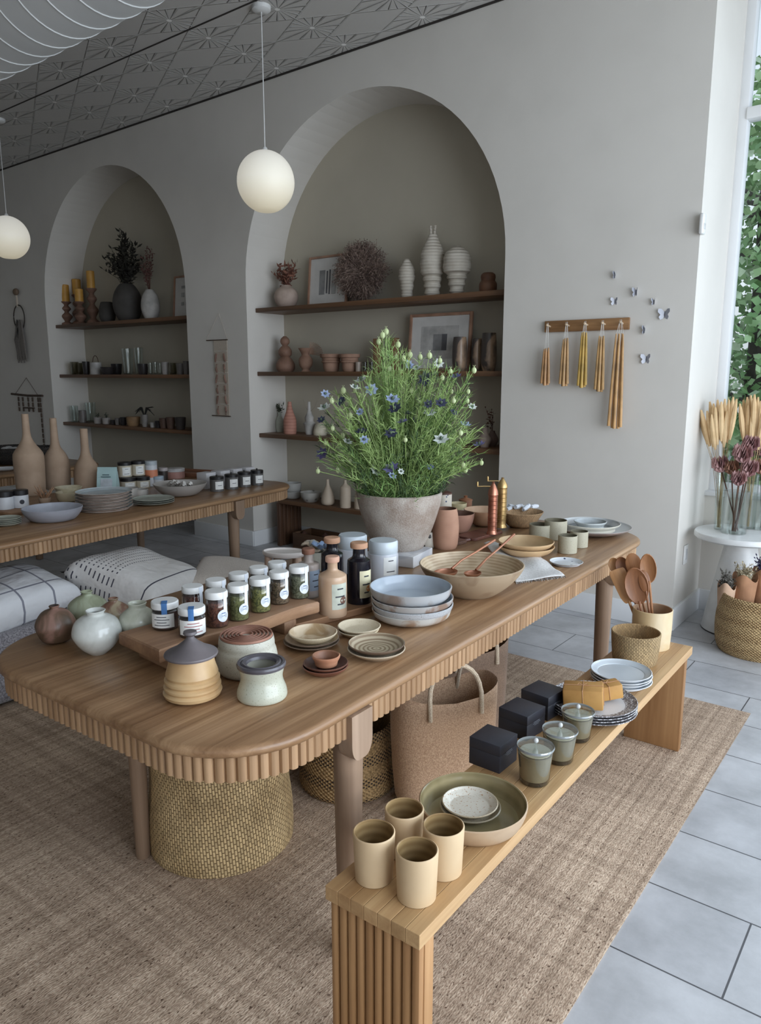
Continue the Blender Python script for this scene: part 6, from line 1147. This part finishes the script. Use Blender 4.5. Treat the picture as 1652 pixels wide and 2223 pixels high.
for i in range(16): x_ = xr_ - .10 + .0135 * i; mb.tube([(xr_ + (x_ - xr_) * .6, -.02, zc - .05 - .03 * cos(i)), (x_, -.03, zc - .25), (x_ * 1.0 + .02, -.025, zd(h2_, 780 + 8 * sin(i * 1.3)))], [.009, .012, .008], 6)
mb.build('tassel', M('cloth', (128, 120, 112), (98, 92, 86), rough=.9), h2_)
h3_ = hang(57, 820, 'driftwood and bead mobile hanging below the macrame hoop', 'driftwood_mobile'); xl, xr = PY(27, 857, WF).x - h3_.location.x, PY(94, 860, WF).x - h3_.location.x; mb = MB(); zz_ = zd(h3_, 858)
mb.tube([(xl * .8, 0, zz_), (0, 0, 0), (xr * .7, 0, zz_)], .003, 4); mb.build('hanging_cord', DW, h3_); mb = MB(); mb.tube([(xl, 0, zz_ + .01), (0, 0, zz_ - .004), (xr, 0, zz_)], .012, 8); mb.build('driftwood_bar', M('plain', (84, 66, 52), rough=.8), h3_)
for i, (f, l_) in enumerate(((-.45, .12), (-.25, .12), (0, .12), (.2, .12), (.45, .15), (.55, .6))):
    x_ = f * (xr - xl) * .7; mb = MB(); mb.tube([(x_, 0, zz_), (x_, 0, zz_ - .02 - l_)], .0025, 4); n_ = int(l_ / .06) + 1
    for j in range(n_): mb.box((x_, 0, zz_ - .05 - j * .06), (.022, .012, .05), bev=.003)
    mb.build('bead_strand', DW, h3_)
mb = MB(); mb.box((0, 0, zz_ - .15), (.26, .012, .016), bev=.003); mb.build('lower_bar', DW, h3_)
# ================================================================== PLANT IN THE PLANTER
base = pl.location.copy(); k = K(base); HR = pl['hh']; fp = E('nigella_plant', base + Vector((0, 0, HR - .04)), 'tall feathery nigella plant with white and violet flowers filling the stone planter', 'plant')
inv = fp.location
def W3(px, py, dy=0.):                     # point of the plant seen at this pixel, dy metres behind the planter axis
    r_ = ray(px, py); n_ = Vector((FW.x, FW.y, 0)).normalized(); t_ = ((base - CAM).dot(n_) + dy) / r_.dot(n_); return CAM + r_ * t_ - inv
OUT = [(695, 1000), (690, 900), (705, 860), (745, 850), (785, 822), (822, 735), (838, 722), (862, 760), (905, 770), (955, 780), (1000, 800), (1032, 800), (1030, 850), (1045, 960), (1040, 1005), (960, 1050), (760, 1050)]
def inside(x, y):
    c_ = False; j = len(OUT) - 1
    for i in range(len(OUT)):
        xi, yi = OUT[i]; xj, yj = OUT[j]
        if (yi > y) != (yj > y) and x < (xj - xi) * (y - yi) / (yj - yi) + xi: c_ = not c_
        j = i
    return c_
stems = MB(); leaf = MB(); tips = []
while len(tips) < 330:
    x, y = U(690, 1046), U(725, 1045)
    if inside(x, y) : tips.append((x, y, U(-.2, .2)))
def stem(tip, r_=.0014):
    d = Vector((tip.x, tip.y, 0)); b0 = d * .2 + Vector((U(-.03, .03), U(-.03, .03), -.03)); m_ = b0.lerp(tip, .5) + Vector((0, 0, .035 + max(0, .12 - tip.z) * .5)) - d * .05
    pts = [b0, b0.lerp(m_, .5) - d * .02, m_, m_.lerp(tip, .5) - d * .02, tip]; return pts
def feather(pts, dens, L_, mi):
    for s_ in range(len(pts) - 1):
        a, b_ = pts[s_], pts[s_ + 1]; n_ = int((b_ - a).length / .014 * dens)
        for j in range(n_):
            p = a.lerp(b_, rnd()); v = ((b_ - a).normalized() * .7 + Vector((U(-1, 1), U(-1, 1), U(-.7, .9)))).normalized() * L_ * U(.5, 1.3); sd = v.cross(Vector((U(-1, 1), U(-1, 1), U(-1, 1)))).normalized() * .0012
            q = p + v * .55 + Vector((0, 0, .004)); leaf.add([p - sd, p + sd, q + sd, q - sd], [[0, 1, 2, 3]], mi); leaf.add([q - sd, q + sd, p + v + Vector((0, 0, U(-.006, .008)))], [[0, 1, 2]], mi)
            w_ = q + (v * .4 + Vector((U(-.02, .02), U(-.02, .02), U(-.01, .02)))); leaf.add([q - sd * .8, q + sd * .8, w_], [[0, 1, 2]], mi)
for x, y, dy in tips:
    t_ = W3(x, y, dy)
    if t_.z < .0: t_.z = .02
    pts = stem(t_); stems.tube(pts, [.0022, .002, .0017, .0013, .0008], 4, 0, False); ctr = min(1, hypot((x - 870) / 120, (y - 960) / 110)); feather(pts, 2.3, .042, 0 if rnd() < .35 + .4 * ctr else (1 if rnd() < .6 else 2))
for i in range(150):
    a = U(0, 2 * pi); r_ = .15 * sqrt(rnd()); p = Vector((r_ * cos(a), r_ * sin(a), -.02)); feather([p, p * 1.3 + Vector((0, 0, .08)), p * 1.6 + Vector((0, 0, U(.12, .22)))], 1.5, .04, 1 if rnd() < .5 else 2)
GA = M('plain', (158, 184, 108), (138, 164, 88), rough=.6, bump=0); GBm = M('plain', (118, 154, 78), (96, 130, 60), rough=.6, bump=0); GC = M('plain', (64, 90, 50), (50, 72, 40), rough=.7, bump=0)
def leaf_mat(m):
    b = m.node_tree.nodes['Principled BSDF']; b.inputs['Subsurface Weight'].default_value = 0.; return m
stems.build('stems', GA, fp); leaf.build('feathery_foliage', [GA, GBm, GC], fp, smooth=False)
mb = MB(); mb.lathe([(0, 0), (.148, 0), (.15, .006), (0, .012)], 30, None, Matrix.Translation((0, 0, .002))); mb.build('potting_soil', M('plain', (70, 58, 46), (48, 40, 34), rough=1, sc=3), fp)
FC = {'w': [(216, 222, 214), (196, 206, 200)], 'p': [(70, 62, 104), (54, 48, 84)], 'v': [(126, 120, 176), (104, 98, 156)], 'b': [(150, 166, 196), (130, 146, 180)], 'd': [(62, 66, 92), (46, 50, 74)]}
FL = [(785, 826, 'w', 1.3), (770, 842, 'w', .9), (806, 846, 'b', 1.1), (706, 856, 'b', .8), (705, 886, 'w', 1.2), (742, 872, 'd', 1.), (698, 912, 'd', .8), (700, 985, 'p', 1.1), (785, 938, 'd', 1.1), (790, 955, 'b', .8), (852, 868, 'b', 1.2), (858, 888, 'd', 1.2), (884, 898, 'd', .9), (874, 917, 'v', 1.1), (904, 915, 'd', .9), (849, 942, 'd', 1.1), (925, 824, 'p', 1.4), (940, 815, 'p', 1.), (887, 793, 'b', .9), (990, 818, 'v', 1.), (952, 790, 'w', .9), (905, 800, 'w', .8), (930, 878, 'd', .8), (958, 876, 'd', 1.), (933, 897, 'w', 1.1), (984, 896, 'd', .8), (1010, 922, 'b', 1.), (1025, 884, 'w', .8), (958, 955, 'w', 1.3), (1041, 966, 'v', 1.1), (850, 1018, 'v', 1.4), (851, 1034, 'b', .8), (815, 1022, 'w', 1.1), (754, 960, 'w', .9), (935, 1015, 'b', .7), (782, 895, 'b', .7), (870, 1024, 'w', .6)]
for x, y, c_, s_ in FL:
    dy = U(-.2, -.08) if 740 < x < 1000 and y > 840 else U(-.12, .05); p = W3(x, y, dy); st_ = stem(p); d_ = (CAM - inv - p).normalized() * .5 + Vector((U(-.4, .4), U(-.4, .4), U(.2, .9))); d_.normalize(); X_ = d_.cross(Vector((.3, .2, 1))).normalized(); Y_ = d_.cross(X_); mb = MB(); R_ = .0255 * s_
    for j in range(7):
        a = 2 * pi * j / 7; u = X_ * cos(a) + Y_ * sin(a); v = X_ * -sin(a) + Y_ * cos(a); mb.add([p, p + u * R_ * .6 + v * R_ * .32 + d_ * R_ * .15, p + u * R_ * 1.05 + d_ * R_ * .3, p + u * R_ * .6 - v * R_ * .32 + d_ * R_ * .15], [[0, 1, 2, 3]], 0)
    for j in range(8): a = 2 * pi * j / 8 + .2; u = X_ * cos(a) + Y_ * sin(a); mb.tube([p + d_ * .001, p + u * R_ * .35 + d_ * R_ * .5], [.0012, .0008], 3, 1, False)
    mb.ball(p + d_ * R_ * .3, R_ * .26, 2, seg=6, rings=4); mb.tube(st_, [.0016] * 5, 4, 3, False)
    mb.build('flower', [M('plain', FC[c_][0], FC[c_][1], rough=.6, bump=0), M('plain', (48, 44, 78), rough=.7, bump=0), M('plain', (90, 110, 84), rough=.7, bump=0), GA], fp, smooth=False)
PODS = [(830, 728), (838, 720), (864, 748), (822, 742), (955, 783), (912, 775), (1029, 804), (978, 806), (932, 772), (876, 778), (745, 848), (770, 848), (733, 1021), (690, 1023), (1045, 1005), (1010, 1020), (797, 918), (782, 862), (908, 870), (893, 848), (980, 850), (1016, 850), (1014, 870), (706, 962), (760, 902), (744, 946), (868, 975), (885, 985), (1005, 1010), (985, 870), (860, 775), (890, 770), (760, 1000), (800, 955), (935, 1008), (1000, 940), (880, 955), (722, 930), (845, 800), (960, 820), (720, 870), (880, 830)]
for x, y in PODS:
    p = W3(x, y, U(-.18, .02)); mb = MB(); r_ = U(.009, .0125); mb.ball(p, r_, 0, 1, 1, 1.2, 8, 6)
    for j in range(4): a = j * pi / 2; mb.tube([p + Vector((0, 0, r_)), p + Vector((cos(a) * .006, sin(a) * .006, r_ * 1.2 + .008))], [.0008, .0005], 3, 0, False)
    mb.tube(stem(p), [.0015] * 5, 4, 1, False); mb.build('seed_pod', [M('plain', (188, 200, 148), (168, 182, 124), rough=.6, bump=0), GA], fp)
# ================================================================== WINDOW CORNER
pc_ = P(1592, 1366, 0); cz = .595
t = E('pedestal_table', (pc_.x, pc_.y, 0), 'round white pedestal side table by the window with glass vases on it', 'table'); hz_ = top(pc_, 1156); kk = K(Vector((pc_.x, pc_.y, hz_))); Rt = 96 * kk
mb = MB(); mb.lathe([(0, hz_ - .04), (Rt * .95, hz_ - .04), (Rt, hz_ - .03), (Rt, hz_ - .008), (Rt * .98, hz_), (0, hz_)], 56); mb.build('table_top', WHITE, t); mb = MB(); r0 = 66 * K(pc_); mb.lathe([(0, 0), (r0 * .97, 0), (r0, .01), (r0 * .45, hz_ - .04), (0, hz_ - .04)], 40); mb.build('cone_base', WHITE, t)
mb = MB(); mb.lathe([(0, 0), (r0 * .99, 0), (r0 * 1.0, .006), (0, .006)], 40, None, Matrix.Translation((0, 0, .0))); mb.build('base_ring', BLACK, t); t.location.z = .0; PT = hz_
def gvase(px, pyb, rowt, rp, lab, rt_=None):
    c = seat(px, pyb, PT, rp); o = V('glass_vase', lab, 'vase', px, pyb, PT + .0005, [(rp * .95, pyb), (rp, pyb - 4), (rt_ or rp, rowt)], GLASS, GLASS, t=.004, lin_=True, segs=32); return o
g1 = gvase(1592, 1161, 1066, 25, 'clear glass vase of dried proteas at the front of the pedestal table'); g2 = gvase(1653, 1152, 1072, 22, 'clear glass vase of dried stalks at the right side of the pedestal table'); g3 = gvase(1560, 1150, 1020, 10, 'slim clear glass vase of pampas stems at the back left of the pedestal table', 14)
g4 = gvase(1622, 1149, 1030, 15, 'slim clear glass vase of pampas stems at the back right of the pedestal table')
PAM = M('plain', (222, 190, 142), (198, 162, 112), rough=.9); PAMS = M('plain', (204, 176, 126), rough=.8)
def pampas(g, tipsl, lab):
    mb = MB(); c = g.location
    for px, row in tipsl:
        tp = PY(px, row, c.y + U(-.05, .05)) - c; b0 = Vector((U(-.01, .01), U(-.01, .01), .01)); m_ = b0.lerp(tp, .5) + Vector((-tp.x * .12, 0, .02)); q1 = b0.lerp(m_, 1); mb.tube([b0, q1, tp * .72 + m_ * .1], [.0016] * 3, 4, 1, False)
        s0 = q1.lerp(tp, .35); ax = tp - s0; n_ = 9; mb.tube([s0 + ax * j / n_ for j in range(n_ + 1)], [.003 + .0135 * sin(pi * min(1, (j + .6) / (n_ + .9))) ** .8 for j in range(n_ + 1)], 7, 0)
        for j in range(26): p = s0 + ax * U(.05, .98); v = (ax.normalized() * .9 + Vector((U(-.5, .5), U(-.5, .5), 0))) * U(.018, .034); sd = Vector((U(-1, 1), U(-1, 1), 0)) * .0014; mb.add([p - sd, p + sd, p + v], [[0, 1, 2]], 0)
    q = mb.build('pampas_bunch', [PAM, PAMS], None, c); return tag(q, lab, 'dried grass')
pampas(g3, [(1516, 884), (1522, 890), (1541, 872), (1549, 876), (1558, 868), (1566, 872), (1574, 866), (1583, 868), (1592, 862), (1599, 866), (1535, 892), (1553, 884), (1570, 880), (1588, 878), (1578, 892), (1545, 900)], 'tall golden pampas bunch leaning left in the slim glass vase')
pampas(g4, [(1606, 876), (1614, 868), (1622, 862), (1630, 858), (1638, 856), (1646, 862), (1652, 870), (1660, 876), (1668, 884), (1656, 900), (1612, 884), (1624, 880), (1636, 876), (1648, 886), (1632, 900)], 'tall golden pampas bunch leaning right over the window sill')
def protea(g, heads, lab):
    e = E('dried_proteas', g.location, lab, 'dried flowers')
    for px, row, s_, cc in heads:
        c = g.location; tp = PY(px, row, c.y + U(-.05, .04)) - c; mb = MB(); ax = tp.normalized(); X_ = ax.cross(Vector((0, 1, 0))).normalized(); Y_ = ax.cross(X_); R_ = s_
        for ring_, (n_, h0, rr_, L_) in enumerate(((10, -.4, .35, 1.0), (10, -.1, .55, 1.1), (9, .2, .5, 1.0), (8, .4, .35, .9))):
            for j in range(n_):
                a = 2 * pi * (j + .5 * ring_) / n_; u = X_ * cos(a) + Y_ * sin(a); v = X_ * -sin(a) + Y_ * cos(a); b0 = tp + ax * R_ * (h0 - .3) + u * R_ * .2; m_ = tp + ax * R_ * h0 + u * R_ * (rr_ + .28); e_ = tp + ax * R_ * (h0 + L_ * .6) + u * R_ * (rr_ + .18); mb.add([b0 - v * R_ * .1, b0 + v * R_ * .1, m_ + v * R_ * .2, e_, m_ - v * R_ * .2], [[0, 1, 2, 3, 4]], 0)
        mb.ball(tp, R_ * .45, 1, seg=8, rings=5); mb.tube([Vector((U(-.02, .02), U(-.02, .02), .012)), tp - ax * R_ * .4], [.004, .004], 6, 2); mb.build('protea_head', [M('plain', *cc, rough=.9), M('plain', (120, 84, 78), rough=.9), M('plain', (96, 66, 48), rough=.8)], e, smooth=False)
PK = ((196, 154, 150), (150, 108, 108)); BR = ((176, 130, 104), (128, 88, 70))
protea(g1, [(1564, 1010, .062, PK), (1588, 1016, .055, BR), (1612, 986, .07, PK), (1604, 1040, .055, PK), (1626, 1018, .065, PK), (1630, 965, .06, PK)], 'dusky pink dried proteas in the front glass vase')
protea(g2, [(1652, 1014, .06, BR), (1660, 978, .06, PK)], 'brown dried protea stalks in the right glass vase')
# basket of wrapped bouquets
c = seat(1641, 1433, 0, 66); k = K(c)
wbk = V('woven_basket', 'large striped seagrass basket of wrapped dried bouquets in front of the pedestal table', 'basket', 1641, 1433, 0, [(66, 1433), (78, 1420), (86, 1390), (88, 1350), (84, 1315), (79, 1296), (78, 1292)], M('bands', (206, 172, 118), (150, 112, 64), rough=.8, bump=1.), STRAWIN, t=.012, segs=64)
KP = M('plain', (206, 170, 140), (190, 152, 122), rough=.8); KP2 = M('plain', (176, 126, 88), (150, 104, 70), rough=.8)
def wrap(dx, dy, rowt, px, rt_, mat, fm, lab, lean=(0, 0)):
    c = wbk.location; p = Vector((PY(px, rowt, c.y + dy).x, c.y + dy, 0)); ht = top(p, rowt); e = E('wrapped_bouquet', (p.x + lean[0], p.y, .03), lab, 'bouquet'); k = K(c); n_ = 24; mb = MB(); loops = []
    for z_, r_ in ((0, .018), (.12, .028), ((ht - .03) * .6, rt_ * k * .8), (ht - .03, rt_ * k)):
        loops.append([(r_ * cos(2 * pi * i / n_) - lean[0] * z_ / ht, r_ * .7 * sin(2 * pi * i / n_), z_ + (.02 * sin(3 * 2 * pi * i / n_) if z_ > .2 else 0)) for i in range(n_)])
    mb.loft(loops, cap=False); w = mb.build('kraft_wrap', mat, e, sharp=70); sd = w.modifiers.new('s', 'SOLIDIFY'); sd.thickness = .0015
    mb = MB(); sprigs(mb, (-lean[0] * .8, 0, ht - .12), 60, rt_ * k * .95, .08, .17, .0015, .02, 7); mb.build('dried_blooms', fm, e)
wrap(-.1, -.06, 1270, 1578, 19, KP, [M('plain', (120, 116, 104), rough=.9), M('plain', (110, 106, 98), (84, 80, 74), rough=.9)], 'pale paper cone of grey-green dried lavender at the left of the basket', (-.0, 0))
wrap(0, -.02, 1252, 1618, 26, KP2, [M('plain', (140, 126, 96), rough=.9), M('plain', (196, 182, 150), (140, 124, 92), rough=.9)], 'brown kraft wrapped bouquet of cream dried flowers in the basket')
wrap(.08, .05, 1240, 1660, 24, KP2, [M('plain', (90, 84, 96), rough=.9), M('plain', (70, 66, 96), (56, 50, 72), rough=.9)], 'brown kraft wrapped bouquet of purple statice behind in the basket')
# ================================================================== OUTSIDE THE WINDOW
gm = M('plain', (150, 152, 142), (128, 130, 122), rough=.9, sc=.1); mb = MB(); mb.add([(-8, 5.4, -.3), (20, 5.4, -.3), (20, 40, -.3), (-8, 40, -.3)], [[0, 1, 2, 3]]); ST(mb.build('ground_outside', gm)).name = 'ground'
TG = [M('plain', (186, 216, 160), (160, 198, 134), rough=.6, sc=.3), M('plain', (140, 182, 116), (112, 156, 92), rough=.6, sc=.3), M('plain', (206, 226, 186), rough=.6)]
def tree(x, y, h, r_, n, lab):
    e = E('street_tree', (x, y, -.3), lab, 'tree'); mb = MB(); mb.tube([(0, 0, 0), (.05, 0, h * .4), (-.05, .1, h * .8)], [.14, .11, .05], 8)
    for i in range(26): a = U(0, 6.28); z_ = U(h * .15, h * .8); mb.tube([(0, 0, z_), (r_ * .5 * cos(a), r_ * .5 * sin(a), z_ + U(-.05, .3)), (r_ * cos(a), r_ * sin(a), z_ + U(-.2, .5))], [.035, .022, .008], 5)
    mb.build('trunk', M('plain', (84, 76, 70), (62, 56, 52), rough=.9), e); mb = MB()
    for i in range(n):
        a = U(0, 6.28); u = U(-1, 1); q = r_ * rnd() ** .4; s_ = sqrt(1 - u * u); p = Vector((q * s_ * cos(a), q * s_ * sin(a), h * .47 + u * h * .5 * rnd() ** .3)); d_ = Vector((U(-1, 1), U(-1, 1), U(-.8, .4))).normalized() * U(.07, .13); sd = d_.cross(Vector((U(-1, 1), U(-1, 1), U(-1, 1)))).normalized() * .045; mb.add([p, p + d_ * .5 + sd, p + d_, p + d_ * .5 - sd], [[0, 1, 2, 3]], 0 if rnd() < .45 else (1 if rnd() < .75 else 2))
    mb.build('leaf_crown', TG, e, smooth=False)
tree(-1.8, 8.8, 5.2, 1.5, 9000, 'leafy green street tree seen through the window, nearer one'); tree(.6, 12.6, 4.8, 2.0, 8000, 'leafy green street tree farther back behind the window')

fin()
